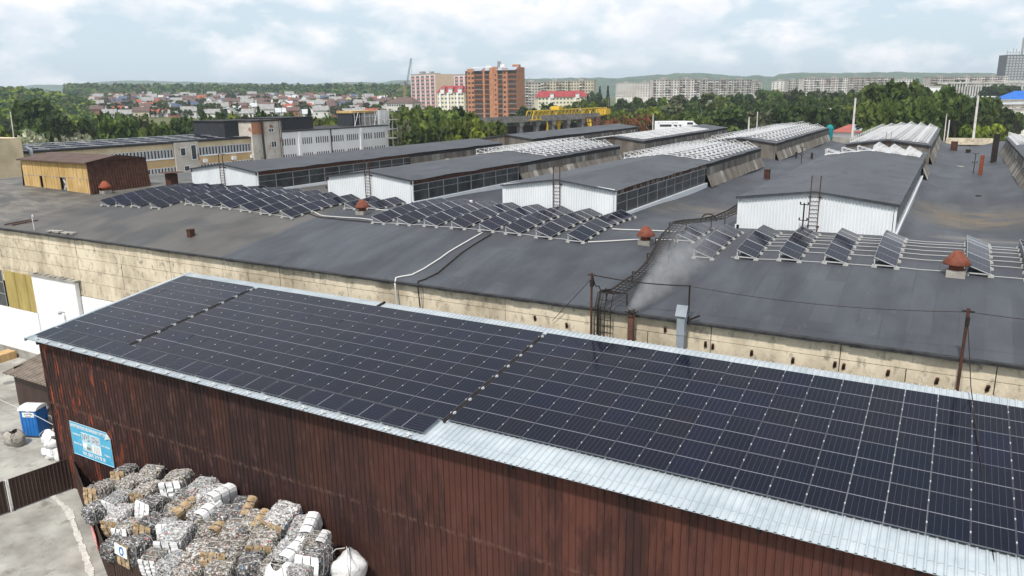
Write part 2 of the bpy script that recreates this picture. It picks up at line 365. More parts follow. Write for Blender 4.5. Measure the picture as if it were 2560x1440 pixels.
def cell_material():
    m = D.materials.new('solar_cells'); m.use_nodes = True; nt = m.node_tree; lk = nt.links; b = nt.nodes['Principled BSDF']
    b.inputs['Roughness'].default_value = .13; b.inputs['Specular IOR Level'].default_value = .10
    uv = N(nt, 'ShaderNodeUVMap'); uv.uv_map = 'UVMap'; sp = N(nt, 'ShaderNodeSeparateXYZ'); lk.new(uv.outputs[0], sp.inputs[0])
    def mth(op, a, bb=None):
        n = N(nt, 'ShaderNodeMath', operation=op)
        for i, q in enumerate((a, bb)):
            if q is None: continue
            if isinstance(q, (int, float)): n.inputs[i].default_value = q
            else: lk.new(q, n.inputs[i])
        return n.outputs[0]
    def line(src, mult, wid):  # 1 near cell borders
        f = mth('FRACT', mth('MULTIPLY', src, mult)); return mth('GREATER_THAN', mth('ABSOLUTE', mth('SUBTRACT', f, .5)), .5 - wid)
    cols = line(sp.outputs['X'], 6, .030)
    rows = line(sp.outputs['Y'], 24, .045)
    mid = mth('LESS_THAN', mth('ABSOLUTE', mth('SUBTRACT', sp.outputs['Y'], .5)), .0075)
    bus = line(sp.outputs['X'], 54, .05)
    oi = N(nt, 'ShaderNodeObjectInfo')
    cr = N(nt, 'ShaderNodeValToRGB'); lk.new(oi.outputs['Random'], cr.inputs[0])
    cr.color_ramp.elements[0].color = (.0035, .0065, .0140, 1); cr.color_ramp.elements[1].color = (.0045, .0065, .0190, 1)
    e = cr.color_ramp.elements.new(.5); e.color = (.0060, .0066, .0120, 1)
    def mix(f, a, c):
        x = N(nt, 'ShaderNodeMix', data_type='RGBA'); lk.new(f, x.inputs[0]); lk.new(a, x.inputs['A']); x.inputs['B'].default_value = rgb(c); return x.outputs['Result']
    c = mix(bus, cr.outputs[0], (.010, .012, .024)); c = mix(rows, c, (.014, .016, .030)); c = mix(cols, c, (.045, .048, .070)); c = mix(mid, c, (.19, .19, .22))
    lk.new(c, b.inputs['Base Color']); return m
M_cell = cell_material()
M_alu = mat('aluminium_frame', (.16, .165, .19), rough=.4, metal=.3)
M_aluw = mat('bright_aluminium', (.46, .47, .49), rough=.4)

# ================================================================== SETTING
def ground():
    mb = MB(); radii =  [0, 40, 80, 120, 180, 240, 300, 360, 420, 480, 560, 650, 750, 850, 1000, 1200, 1500, 2000, 3000, 4500, 7000, 12000]
    n = 144; vs = [(0, 0, 0)]; fs = []
    for r in radii[1:]:
        for j in range(n):
            t = 2 * math.pi * j / n; vs.append((r * math.cos(t), r * math.sin(t), gz(r * math.cos(t), r * math.sin(t))))
    for j in range(n): fs.append((0, 1 + j, 1 + (j + 1) % n))
    for i in range(len(radii) - 2):
        for j in range(n):
            a = 1 + i * n; b = a + n; fs.append((a + j, b + j, b + (j + 1) % n, a + (j + 1) % n))
    mb.add(vs, fs); struct('ground', mb, M_grass, True)
ground()
mb = MB(); mb.add([(-135, -20, .008), (30, -20, .008), (30, 34.4, .008), (-135, 34.4, .008)], [(0, 1, 2, 3)]); struct('yard_paving', mb, M_conc)
mb = MB(); mb.add([(-180, 34.4, .004), (60, 34.4, .004), (60, 240, .004), (-180, 240, .004)], [(0, 1, 2, 3)]); struct('works_yard', mb, mat('dirty_asphalt', (.10, .095, .085), (.19, .18, .16), .2, .95))
# raised cast strip along the fence, with a broken edge
mb = MB(); pts = [(-44.9, 21.6), (-41.6, 20.9), (-36.6, 18.8), (-33.9, 17.6), (-31.5, 16.4)]
for (x0, y0), (x1, y1) in zip(pts, pts[1:]):
    for k in range(10):
        a = Vector((x0 + (x1 - x0) * k / 10, y0 + (y1 - y0) * k / 10, .01)); c = Vector((x0 + (x1 - x0) * (k + 1) / 10, y0 + (y1 - y0) * (k + 1) / 10, .01))
        ww = .28 + random.uniform(-.1, .12); mb.bar(a, c, ww, .05 + random.uniform(0, .06))
struct('kerb_strip', mb, mat('broken_mortar', (.42, .40, .37), (.62, .60, .56), 5, .95, .03, 12))
mb = MB(); q = [atz(2500, 343, 4), atz(2600, 343, 4), at(2600, 272, 600), at(2515, 268, 640)]
mb.add([(-2, 235, .3), (60, 235, .3), (150, 520, 6), (30, 520, 6)], [(0, 1, 2, 3)]); struct('dirt_road', mb, mat('dry_sand', (.40, .33, .24), (.52, .44, .33), .1, .95))

# ridge-shaped hills, each with its own foot, crest and back
def ridge(name, prof, dep, m, width=900, seed=0, rough=4.0):
    rg = np.random.default_rng(seed); mb = MB(); n = 150
    pxs = np.linspace(prof[0][0], prof[-1][0], n); ys = np.interp(pxs, [p[0] for p in prof], [p[1] for p in prof])
    nz = np.convolve(rg.normal(0, 1, n + 6), np.ones(3) / 3, 'valid')[:n]
    rows = [(-1.0, 0.0), (-.7, .3), (-.4, .62), (-.2, .86), (0, 1.0), (.3, .8), (1, .0)]
    vs = []
    for i, (px, py) in enumerate(zip(pxs, ys)):
        p = at(px, py, dep); top = p.z; base = gz(p.x, p.y) - 12; dr = Vector((p.x, p.y, 0)).normalized()
        for (u, h) in rows:
            q = p + dr * u * width; k = rg.normal(0, rough * .6) if 0 < h < 1 else (nz[i] * rough if h == 1 else 0)
            vs.append((q.x, q.y, base + (top - base) * h + k))
    R = len(rows); fs = [(i * R + j, (i + 1) * R + j, (i + 1) * R + j + 1, i * R + j + 1) for i in range(n - 1) for j in range(R - 1)]
    mb.add(vs, fs); return struct(name, mb, m)
M_hill = mat('wooded_hill', (.020, .045, .018), (.075, .115, .045), .012, .95, 8, .03, detail=10)
ridge('hills', [(-300, 225), (40, 217), (90, 211), (160, 213), (215, 207), (300, 201), (360, 201), (430, 204), (560, 206), (640, 209), (760, 211), (830, 206), (960, 206), (985, 201), (1040, 199), (1120, 206)], 4200, M_hill, 1200, 3, 2)
ridge('hills', [(1240, 205), (1310, 197), (1400, 195), (1500, 194), (1545, 196), (1600, 190), (1680, 184), (1735, 181), (1800, 187), (1870, 192), (1960, 200), (2060, 203)], 3300, M_hill, 900, 4, 2)
ridge('hills', [(1840, 199), (1880, 188), (1935, 192), (1945, 184), (2010, 181), (2100, 182), (2190, 180), (2330, 182), (2440, 181), (2520, 185), (2700, 186), (2900, 190)], 3000, M_hill, 900, 5, 2)

# ================================================================== FACTORY HALL
WY = 34.6; WT = 12.03; Y0 = 51.5
hall = thing('factory_hall', 'huge concrete factory hall with dark vaulted felt roof and long roof lanterns', 'factory', (-30, WY, 0))
HI = Vector((30, -WY, 0))                                             # children keep world numbers through this offset
def hpart(name, mb, mats, smooth=False, parent=None, label=None):
    o = mb.build(name, mats, parent or hall, smooth)
    if parent is None: o.location = HI
    if label: o['label'] = label
    return o
# roof surface
mb = MB(); xs = list(np.arange(-100, 28.01, 1.15)); ys = [34.42, 34.6] + list(np.arange(35.2, 50, .7)) + list(np.arange(50, 66, 1.0)) + list(np.arange(66, 160.1, 3))
vs = []
for y in ys:
    for x in xs: vs.append((x, y, zroof(x, max(y, 34.6)) + .02))
nx = len(xs); mb.add(vs, [(j * nx + i, j * nx + i + 1, (j + 1) * nx + i + 1, (j + 1) * nx + i) for j in range(len(ys) - 1) for i in range(nx - 1) if not (ys[j] > 52.5 and xs[i] < -87)])
hpart('roof', mb, M_roof, True)
mb = MB(); rg = random.Random(5); x = -100.0; segs = []
while x < 28: L = rg.uniform(.5, 1.6); segs.append((x, min(x + L, 28))); x += L
for a, c in segs: mb.box((a, 34.36 - rg.uniform(0, .06), WT - .05 - rg.uniform(0, .05)), (c, 34.62, WT + .05))
hpart('roof_edge', mb, M_seal)
# wall of long concrete panels in courses
mb = MB(); joints = [-101.9] + [-66.74 - 5.86 * k for k in range(5, -1, -1)] + [-60.87, -55.07, -49.12, -43.39, -37.79, -31.91, -26.08, -20.49, -14.84, -9.09, -3.36, 2.48, 8.3, 14.1, 20, 28]
zs = [12.0, 11.22, 10.42, 9.45, 8.42, 7.2]
for a, c in zip(joints, joints[1:]):
    for t, bt in zip(zs, zs[1:]):
        j = rg.uniform(-.012, .02); cuts = [a, c] if rg.random() < .8 else [a, a + (c - a) * .45, c]
        for p, q in zip(cuts, cuts[1:]): mb.box((p + .02, WY - j, bt + .018), (q - .02, WY + .3, t - .012))
hpart('concrete_panel_wall', mb, M_wallc)
mb = MB(); mb.box((-101.9, WY + .08, 0), (28, WY + .35, 11.98)); hpart('wall_core', mb, mat('dark_joint', (.05, .045, .04), rough=.95))
mb = MB(); mb.box((-101.5, WY + .36, 0), (-101.2, 52, 13.6)); mb.box((-86.9, 53, 0), (-86.6, 160, 13.6)); mb.box((-101.2, 52, 0), (-86.6, 52.3, 13.6)); mb.box((27.7, WY + .36, 0), (28, 160, 13.6)); mb.box((-86.6, 159.7, 0), (27.7, 160, 13.7)); hpart('outer_wall', mb, M_conc2)
mb = MB(); mb.box((-61.0, WY - .10, .8), (-20, WY + .07, 7.15)); mb.box((-101.9, WY - .08, .8), (-67.45, WY + .07, 4.72)); hpart('whitewashed_wall', mb, M_white)
mb = MB(); mb.box((-67.4, WY - .45, 0), (-61.05, WY - .11, 8.36)); hpart('white_bay', mb, M_white)
mb = MB(); mb.box((-67.5, WY - .55, 8.362), (-60.95, WY - .02, 8.46))
for k in range(9): px = -67.2 + k * .72; mb.box((px, WY - .45 - rg.uniform(0, .08), 8.462), (px + rg.uniform(.3, .7), WY - .1, 8.54 + rg.uniform(0, .07)))
hpart('bay_ledge', mb, M_conc2)
mb = MB(); mb.box((-101.9, WY - .16, 0), (-67.42, WY + .07, .798)); mb.box((-61.03, WY - .16, 0), (-20, WY + .07, .798)); hpart('plinth', mb, M_conc2)
mb = MB()
for k in range(3): mb.box((-72.7 + k * 1.78, WY - .05, 4.76), (-72.7 + k * 1.78 + 1.72, WY + .06, 8.15))
hpart('yellow_glazing', mb, M_yglass)
mb = MB()
for k in range(14): mb.box((-101 + k * 2.0, WY - .04, 4.76), (-101 + k * 2.0 + 1.94, WY + .06, 8.15))
for k in range(15): mb.box((-101.04 + k * 2.0, WY - .07, 4.75), (-100.98 + k * 2.0, WY - .042, 8.16), 1)
for z in (5.9, 7.0): mb.box((-101, WY - .065, z), (-73, WY - .044, z + .05), 1)
hpart('grey_glazing', mb, [M_glassd, M_frameg])
# small rusty lifting lugs and brackets standing out of the wall above the shed roof
for k, (px, py) in enumerate([(1661, 825), (1780, 868), (1877, 884), (1980, 903), (2107, 918), (2218, 934), (2340, 954), (2467, 973), (1336, 797), (1415, 815), (1762, 862), (2085, 913)]):
    p = aty(px, py, WY - .1); b = MB(); b.bar((p.x, WY - .02, p.z - .1), (p.x + .05, WY - .16, p.z + .18), .12, .09)
    hpart('wall_lug', b, M_rust)

# ---- roof lanterns
XC = [-62.85, -44.2, -25.75, -7.4, 11.1]; HW = 4.68
EZ, AZ = 15.92, 16.48
def lantern(cx, y0, ys_, y1, zb, ez, az, style, white=True, ladder=True):
    body = MB(); body.box((cx - HW + .12, y0 + .12, zb - .9), (cx + HW - .12, y1 - .12, ez - .05))
    root = hpart('roof_lantern', body, mat_dark_core)
    # gable cladding
    g = MB()
    for s, xa, xb, za, zc in ((-1, cx - HW, cx, ez, az), (1, cx, cx + HW, az, ez)):
        xx = xa; pt = .205
        while xx < xb - 1e-6:
            x2 = min(xx + pt, xb); zt1 = za + (zc - za) * (xx - xa) / HW; zt2 = za + (zc - za) * (x2 - xa) / HW
            for (u0, u1, d0, d1) in ((0, .5, 0, 0), (.5, .62, 0, .05), (.62, .86, .05, .05), (.86, 1, .05, 0)):
                a = xx + (x2 - xx) * u0; b = xx + (x2 - xx) * u1
                ta = zt1 + (zt2 - zt1) * u0; tb = zt1 + (zt2 - zt1) * u1
                g.add([(a, y0 - d0, zb - .55), (b, y0 - d1, zb - .55), (b, y0 - d1, tb), (a, y0 - d0, ta)], [(0, 1, 2, 3)])
            xx = x2
    g.bar((cx - HW, y0 - .02, ez), (cx, y0 - .02, az), .10, .10); g.bar((cx, y0 - .02, az), (cx + HW, y0 - .02, ez), .10, .10)
    for sx in (-1, 1): g.box((cx + sx * HW - .12, y0 - .05, zb - .55), (cx + sx * HW + .12, y0 + .1, ez - .03))
    hpart('gable_cladding', g, M_clad if white else M_asb, parent=root)
    # far gable
    g = MB(); g.add([(cx - HW, y1, zb - .9), (cx + HW, y1, zb - .9), (cx + HW, y1, ez), (cx, y1, az), (cx - HW, y1, ez)], [(4, 3, 2, 1, 0)]); hpart('far_gable', g, M_asb, parent=root)
    # deck with a sagging, slightly wavy edge
    dk = MB(); n = int((y1 - y0) / 1.6); vs = []; r_ = random.Random(int(cx * 10 + y0))
    for j in range(n + 1):
        y = y0 - .22 + (y1 - y0 + .4) * j / n; wv = r_.uniform(-.05, .05)
        for (u, z) in ((-1.05, ez - .03 + wv), (-.5, (ez + az) / 2 + .03 + wv * .4), (0, az + .04), (.5, (ez + az) / 2 + .03 + wv * .4), (1.05, ez - .03 + wv)):
            vs.append((cx + u * HW, y, z + .06))
    dk.add(vs, [(j * 5 + i, j * 5 + i + 1, (j + 1) * 5 + i + 1, (j + 1) * 5 + i) for j in range(n) for i in range(4)])
    dk.add([vs[0], vs[1], vs[2], vs[3], vs[4], (cx + 1.05 * HW, y0 - .22, ez - .1), (cx, y0 - .22, az - .02), (cx - 1.05 * HW, y0 - .22, ez - .1)], [(7, 0, 1, 2, 6), (6, 2, 3, 4, 5)])
    hpart('felt_deck', dk, M_deck, parent=root)
    for sx in (-1, 1):
        X = cx + sx * HW
        if ys_ > y0:                                                   # newer glazed stretch
            gl = MB(); a = y0 + .1; k = 0
            while a < ys_ - .1:
                b = min(a + 2.28, ys_)
                gl.box((min(X, X - sx * .08), a + .05, zb + .16), (max(X, X - sx * .08), b - .05, ez - .42), 0)
                gl.box((min(X - sx * .06, X + sx * .03), a - .035, zb + .16), (max(X - sx * .06, X + sx * .03), a + .035, ez - .42), 1)
                a += 2.28
            for z in (zb + .95,): gl.box((min(X - sx * .06, X + sx * .02), y0, z), (max(X - sx * .06, X + sx * .02), ys_, z + .035), 1)
            gl.box((min(X - sx * .05, X + sx * .05), y0, ez - .42), (max(X - sx * .05, X + sx * .05), ys_, ez - .34), 1)
            hpart('side_glazing', gl, [M_glassd, M_frameg], parent=root)
            f = MB()
            if style == 'rust': f.box((min(X - sx * .05, X + sx * .10), y0 - .1, ez - .34), (max(X - sx * .05, X + sx * .10), ys_, ez + .0))
            elif style == 'plain': f.box((min(X - sx * .05, X + sx * .03), y0 - .1, ez - .34), (max(X - sx * .05, X + sx * .03), ys_, ez + .0))
            else:
                a = y0
                while a < ys_ - .1:
                    wd = r_.uniform(.18, .5); mi = 0 if r_.random() < .55 else 1
                    f.box((min(X - sx * .05, X + sx * .04), a, ez - .34), (max(X - sx * .05, X + sx * (.04 + .05 * r_.random())), min(a + wd, ys_), ez - .02), mi); a += wd + .02
            hpart('fascia', f, [M_rust, M_asb] if style != 'plain' else M_frameg, parent=root)
            cu = MB(); cu.box((min(X - sx * .05, X + sx * .22), y0 - .05, zb - .9), (max(X - sx * .05, X + sx * .22), ys_, zb + .12)); hpart('kerb_flashing', cu, M_clad, parent=root)
        # older stretch: upright dark fascia, asbestos sheets, the lower row leaning out
        o = MB(); a = max(ys_, y0) + .03
        while a < y1 - .05:
            b = min(a + .92, y1); j1 = r_.uniform(0, .05); mi = 0
            X1 = X + sx * .02; zt = ez - .4; zm = (zb + ez) / 2 - .15
            for (xa, za, xb, zc) in ((X1 + sx * j1, zt, X1 + sx * (.05 + j1), zm), (X1 + sx * (.10 + j1), zm + .02, X1 + sx * (.62 + j1), zb - .25 - r_.uniform(0, .08))):
                q = [(xa, a, za), (xa, b - .03, za), (xb, b - .03, zc), (xb, a, zc)]
                q2 = [(p[0] - sx * .04, p[1], p[2]) for p in q]
                o.add(q + q2, [(0, 1, 2, 3), (7, 6, 5, 4), (0, 3, 7, 4), (1, 5, 6, 2), (3, 2, 6, 7)], 0 if r_.random() < .86 else 1)
            a = b
        hpart('side_sheets', o, [M_asb, M_conc2], parent=root)
        f = MB(); f.box((min(X - sx * .05, X + sx * .07), max(ys_, y0) + .02, ez - .4), (max(X - sx * .05, X + sx * .07), y1, ez + .0)); hpart('felt_fascia', f, M_seal, parent=root)
    if ladder:
        l = MB(); xx = cx + .05; ya = y0 - .22
        for s in (-.27, .27): l.bar((xx + s, ya, zb - .3), (xx + s, ya, az + 1.05), .055)
        l.bar((xx - .27, ya, az + 1.03), (xx - .27, ya + .35, az + 1.03), .05); l.bar((xx + .27, ya, az + 1.03), (xx + .27, ya + .35, az + 1.03), .05)
        z = zb - .1
        while z < az - .05: l.bar((xx - .27, ya, z), (xx + .27, ya, z), .028); z += .26
        for z in (zb + .35, az - .3):
            for s in (-.27, .27): l.bar((xx + s, ya, z), (xx + s * 1.2, y0, z), .09)
        hpart('ladder', l, M_rust, parent=root)
    return root
mat_dark_core = mat('lantern_core', (.05, .048, .045), rough=.9)
ZB = 13.95
lantern(XC[0], Y0, 75.6, 98, ZB, EZ, AZ, 'rust')
lantern(XC[1], Y0, 70.0, 98, ZB, EZ - .05, AZ - .05, 'rust')
lantern(XC[2], Y0, 75.0, 99, ZB, EZ + .02, AZ, 'slats')
lantern(XC[3], Y0, 90.0, 97, ZB, EZ, AZ, 'plain')
lantern(XC[4], 56, 56, 134, ZB, EZ, AZ, 'plain', False, False)
for i, (a, b_) in enumerate(((107.5, 154), (106.8, 154), (107.8, 156.5), (108, 158))):
    lantern(XC[i], a, a, b_, ZB, EZ + .1, AZ + .1, 'plain', False, i in (0, 1, 3))

# the low brown-clad lantern with yellow board front
bb = MB(); x0, x1, ya, yb = -86.9, -74.9, 45.0, 51.5; zb_, zt, za = 13.45, 16.85, 17.35
bb.box((x0 + .2, ya + .25, zb_ - .4), (x1 - .2, yb - .2, zt - .06)); root = hpart('roof_lantern', bb, mat_dark_core)
f = MB(); r_ = random.Random(3); xx = x0 + .1
while xx < x1 - .2:
    wd = .52 + r_.uniform(-.02, .02); e = min(xx + wd - .035, x1 - .1); t = (xx - x0) / (x1 - x0)
    if e - xx < .2: break
    zt_ = zt - .12
    f.box((xx, ya - r_.uniform(0, .03), zb_ + 1.75), (e, ya + .05, zt_)); k = int((xx - x0) / wd)
    if k not in (6, 13, 14): f.box((xx, ya - r_.uniform(.02, .05), zb_ + .28), (e, ya + .05, zb_ + 1.70))
    xx += wd
hpart('yellow_boards', f, M_yel, parent=root)
f = MB(); f.box((x0, ya - .06, zb_ + .05), (x1, ya + .10, zb_ + .26)); f.box((x0, ya - .1, zb_ - .5), (x1, ya + .2, zb_ + .048)); f.box((x0, ya - .05, zb_ + 1.70), (x1, ya + .02, zb_ + 1.75)); hpart('sill', f, M_conc2, parent=root)
f = MB(); f.bar((x0 + 7.2, ya + .1, zb_ + .4), (x0 + 7.9, ya + .1, zb_ + 1.6), .06); f.bar((x0 + 7.9, ya + .1, zb_ + .4), (x0 + 7.2, ya + .1, zb_ + 1.6), .06); f.bar((x0 + 7.5, ya + .1, zb_ + .3), (x0 + 7.5, ya + .1, zb_ + 1.7), .06); hpart('window_bars', f, M_whitem, parent=root)
f = MB()
f.add([(x0 - .2, ya - .35, zt), (x1 + .2, ya - .35, zt - .05), (x1 + .1, (ya + yb) / 2, za), (x0 - .1, (ya + yb) / 2, za), (x1 + .1, yb + .2, zt), (x0 - .1, yb + .2, zt),
       (x0 - .2, ya - .35, zt - .12), (x1 + .2, ya - .35, zt - .17)], [(0, 1, 2, 3), (3, 2, 4, 5), (6, 7, 1, 0)]); hpart('felt_roof', f, M_brownroof, parent=root)
f = MB(); f.corr((x1 + .35, ya - .05, zb_ - .3), (0, 1, 0), (-.12, 0, 1), (1, 0, 0), yb - ya + .1, zt - zb_ + .35, .3, .06); fr = MB(); fr.corr((x0 - .35, ya - .05, zb_ - .3), (0, 1, 0), (.12, 0, 1), (-1, 0, 0), yb - ya + .1, zt - zb_ + .35, .3, .06)
hpart('brown_side_cladding', fr, M_rust, parent=root)
for z in (0,): f.add([(x1 + .35, ya - .06, zb_ - .3), (x1 - .1, ya - .06, zb_ - .3), (x1 - .05, ya - .06, zt), (x1, ya - .06, zt)], [(0, 3, 2, 1)])
hpart('brown_side_cladding', f, M_rust, parent=root)
f = MB(); f.add([(x1 + .05, (ya + yb) / 2, za), (x1 + .05, ya, zt), (x1 + .05, yb, zt)], [(0, 1, 2)]); hpart('end_triangle', f, M_rust, parent=root)

# ---- ventilators on the roof (parts of the hall)
def cone_vent(px, py, sc=1.0, orange=False, seed=0):
    p = hit(px, py); m = M_rustor if orange else MATS['vent_red']
    b = MB(); b.box((p.x - .42 * sc, p.y - .42 * sc, p.z - .3), (p.x + .42 * sc, p.y + .42 * sc, p.z + .32 * sc)); root = hpart('roof_vent', b, M_conc2)
    b = MB(); b.lathe([(.32 * sc, .3 * sc), (.34 * sc, .62 * sc), (.30 * sc, .75 * sc)], p, 16); hpart('vent_pipe', b, m, True, root)
    b = MB(); b.lathe([(.62 * sc, .60 * sc), (.64 * sc, .66 * sc), (.44 * sc, .93 * sc), (.22 * sc, 1.22 * sc), (.12 * sc, 1.27 * sc), (0, 1.28 * sc)], p, 18); b.lathe([(.62 * sc, .60 * sc), (.3 * sc, .72 * sc)], p, 18); hpart('vent_cap', b, m, True, root)
mat('vent_red', (.12, .038, .024), (.20, .065, .04), 4, .75, .01, c3=(.06, .025, .02), s3=8)
cone_vent(265, 484, 1.0, True); cone_vent(907, 536, .95); cone_vent(1614, 611, .92); cone_vent(2388, 690, 1.0)
def box_vent(px, py, w_=.5, h=.7, cap=False, m=M_rust, round_=False):
    p = hit(px, py); b = MB()
    if round_: b.lathe([(w_ / 2, -.2), (w_ / 2, h), (0, h)], p, 12)
    else: b.box((p.x - w_ / 2, p.y - w_ / 2, p.z - .2), (p.x + w_ / 2, p.y + w_ / 2, p.z + h)); b.box((p.x - w_ / 2 - .03, p.y - w_ / 2 - .03, p.z + h), (p.x + w_ / 2 + .03, p.y + w_ / 2 + .03, p.z + h + .04))
    if cap: b.box((p.x - w_, p.y - w_, p.z + h + .15), (p.x + w_, p.y + w_, p.z + h + .2)); b.bar((p.x, p.y, p.z + h), (p.x, p.y, p.z + h + .16), .08)
    hpart('roof_pipe', b, m)
box_vent(478, 592, .42, .55); box_vent(431, 463, .9, 1.2, True); box_vent(640, 474, .45, .6); box_vent(2384, 376, 1.0, 1.4); box_vent(1917, 448, .6, 1.1); box_vent(1178, 516, .28, .5, m=M_whitem, round_=True)
box_vent(2450, 438, .4, 2.3, m=M_rustor, round_=True); box_vent(2483, 406, .7, 3.7, m=M_black); box_vent(2400, 418, .9, .14, m=M_conc2, round_=True); box_vent(2446, 491, .5, .1, m=M_black, round_=True)
box_vent(2029, 397, .3, .9, m=M_black, round_=True); box_vent(2420, 382, .7, .5, m=M_black); box_vent(1990, 395, .25, .8, m=M_black)
# low parapet at the far end
b = MB(); b.box((-1.5, 158.6, 13.2), (6.2, 159.0, 14.35)); hpart('far_parapet', b, M_wallc)
b = MB(); b.box((-20.5, 158, 12.9), (-12.5, 158.4, 14.3)); hpart('far_parapet', b, M_conc2)

# ---- free-standing bits fixed to the hall wall
t = thing('exhaust_pipe', 'rust brown exhaust pipe with sooty top smoking at the hall wall', 'pipe', (-12.97, 34.15, 8.6))
b = MB(); b.tube([(0, 0, 0), (0, 0, 3.6)], .17, 14); b.lathe([(.17, 3.4), (.2, 3.42), (.2, 3.5), (.17, 3.5)], n=14); b.build('pipe', M_rust, t, True)
b = MB(); b.tube([(0, 0, 3.5), (0, 0, 3.78)], .175, 14, cap=False); b.lathe([(.175, 3.78), (.13, 3.78), (.13, 3.4)], n=14)
for k in range(5): a = k * 1.3; b.bar((.1 * math.cos(a), .1 * math.sin(a), 3.6), (.35 * math.cos(a), .35 * math.sin(a), 3.72), .05)
b.build('sooty_rim', M_black, t, True)
M_duct = mat('dull_zinc', (.19, .22, .25), (.27, .30, .33), 1.5, .5)
t = thing('ventilation_duct', 'square galvanised duct with open pitched hood rising past the hall parapet', 'duct', (-10.37, 34.05, 8.6))
b = MB(); b.box((-.19, -.19, 0), (.19, .19, 3.75)); b.build('duct', M_duct, t)
b = MB()
for z in (1.6, 2.9): b.box((-.21, -.21, z), (.21, .21, z + .06))
b.build('seam_band', M_duct, t)
b = MB(); b.add([(-.27, -.27, 3.85), (.27, -.27, 3.85), (.27, 0, 4.35), (-.27, 0, 4.35), (.27, .27, 3.85), (-.27, .27, 3.85)], [(0, 1, 2, 3), (3, 2, 4, 5)]); b.bar((-.22, -.2, 3.75), (-.22, -.2, 3.88), .04); b.bar((.22, -.2, 3.75), (.22, -.2, 3.88), .04); b.bar((.22, .2, 3.75), (.22, .2, 3.88), .04); b.build('hood', M_duct, t)
def pole(x, y, z0, z1, label, arms=True):
    t = thing('cable_pole', label, 'pole', (x, y, z0)); b = MB(); b.tube([(0, 0, 0), (0, 0, z1 - z0)], .06, 8); b.build('pipe', M_rust, t)
    b = MB(); b.bar((-.22, 0, z1 - z0 - .12), (.22, 0, z1 - z0 - .12), .05); b.box((-.06, -.09, z1 - z0 - .7), (.1, .09, z1 - z0 - .35)); b.build('cross_arm', M_black, t)
    return t
pole(-15.15, 34.2, 8.6, 14.0, 'thin rusty pole on the hall wall left of the black cable ladder')
pole(1.2, 34.2, 8.6, 14.25, 'thin rusty pole on the hall wall at the right, holding a wire')
t = thing('cable_bracket', 'short grey post beside the duct carrying the thick black cable', 'bracket', (-10.2, 34.5, 11.9)); b = MB(); b.tube([(0, 0, 0), (0, 0, 1.95)], .045, 8); b.build('post', M_black, t); b = MB(); b.bar((-.1, -.3, .2), (.5, .2, .45), .08); b.build('clip', M_black, t)
def wire(name, pts, r, m, label, cat='cable', group=None, sag=0, n=1):
    P = []
    for p, q in zip(pts, pts[1:]):
        p = Vector(p); q = Vector(q)
        for k in range(n):
            u = k / n; P.append(p.lerp(q, u) - Vector((0, 0, sag * 4 * u * (1 - u))))
    P.append(Vector(pts[-1])); b = MB(); b.tube(P, r, 5); o = b.build(name, m); return tag(o, label, cat, group)
M_cabw = mat('white_cable_sleeve', (.50, .50, .49), rough=.6)
wire('power_cable', [(-15.1, 34.2, 13.9), (-10.2, 34.5, 13.82)], .032, M_black, 'thick black cable stretched from the ladder pole to the duct post', sag=.12, n=8)
wire('power_cable', [(-15.1, 34.2, 13.85), (-14.9, 34.5, 13.3), (-14.6, 34.8, 13.15)], .03, M_black, 'loose black loop of cable hanging from the pole by the ladder', sag=.25, n=5)
wire('overhead_wire', [(-10.2, 34.5, 13.8), (1.2, 34.2, 14.1)], .013, M_black, 'thin grey wire from the duct post to the right rusty pole', sag=.28, n=14)
wire('overhead_wire', [(1.2, 34.2, 14.1), (12, 35, 14.6)], .014, M_black, 'thin wire running off to the right from the right rusty pole', sag=.3, n=8)
wire('guy_wire', [(-15.15, 34.2, 13.7), (-17.5, 34.45, 11.1)], .016, M_black, 'slanting guy wire left of the pole, tied low on the wall')
wire('guy_wire', [(1.25, 34.1, 13.6), (1.6, 33.0, 11.4), (2.4, 21.7, 9.35), (2.6, 21.5, 5)], .018, M_black, 'thin wire dropping from the right pole across the shed panels', n=4)

# cable ladder: climbs the wall, arches over the vault, turns right at the top
t = thing('cable_ladder', 'black cable ladder climbing the wall and arching over the vaulted roof', 'cable ladder', (-14.5, 34.2, 8.6)); O = Vector((-14.5, 34.2, 8.6))
path = [(-14.48, 34.1, 8.7), (-14.48, 34.1, 12.3), (-14.5, 34.5, 12.95)]
for y in np.arange(35.5, 46.6, 1.0): path.append((float(np.interp(y, [34.5, 38, 40, 42, 44, 46], [-14.45, -14.0, -14.0, -14.3, -14.7, -15.05])), y, zroof(-15, y) + .62))
path += [(-15.05, 47.6, 14.5), (-14.6, 48.6, 14.5), (-13.9, 49.4, 14.5), (-13.1, 50.1, 14.65), (-12.6, 51.6, 14.85), (-12.5, 54.0, 15.0)]
P = [Vector(p) - O for p in path]; sd = []
for i, p in enumerate(P):
    d = P[min(i + 1, len(P) - 1)] - P[max(i - 1, 0)]; s_ = Vector((0, 0, 1)).cross(d)
    if i < 3: s_ = Vector((-1, 0, 0))
    s_.z = 0; sd.append(s_.normalized())
b = MB()
for off in (-.42, -.1, .12, .42): b.tube([p + s_ * off for p, s_ in zip(P, sd)], .028, 5)
b.tube([p + s_ * .3 + Vector((0, 0, .1)) for p, s_ in zip(P, sd)], .045, 5); b.tube([p + s_ * .2 + Vector((0, -.05, .14)) for p, s_ in zip(P, sd)], .035, 5)
b.build('side_rails', M_black, t)
b = MB()
for i in range(len(P) - 1):
    n = max(2, int((P[i + 1] - P[i]).length / .32))
    for k in range(n): u = k / n; c = P[i].lerp(P[i + 1], u); s_ = sd[i].lerp(sd[i + 1], u); b.bar(c - s_ * .44, c + s_ * .44, .03)
b.build('rungs', M_black, t)
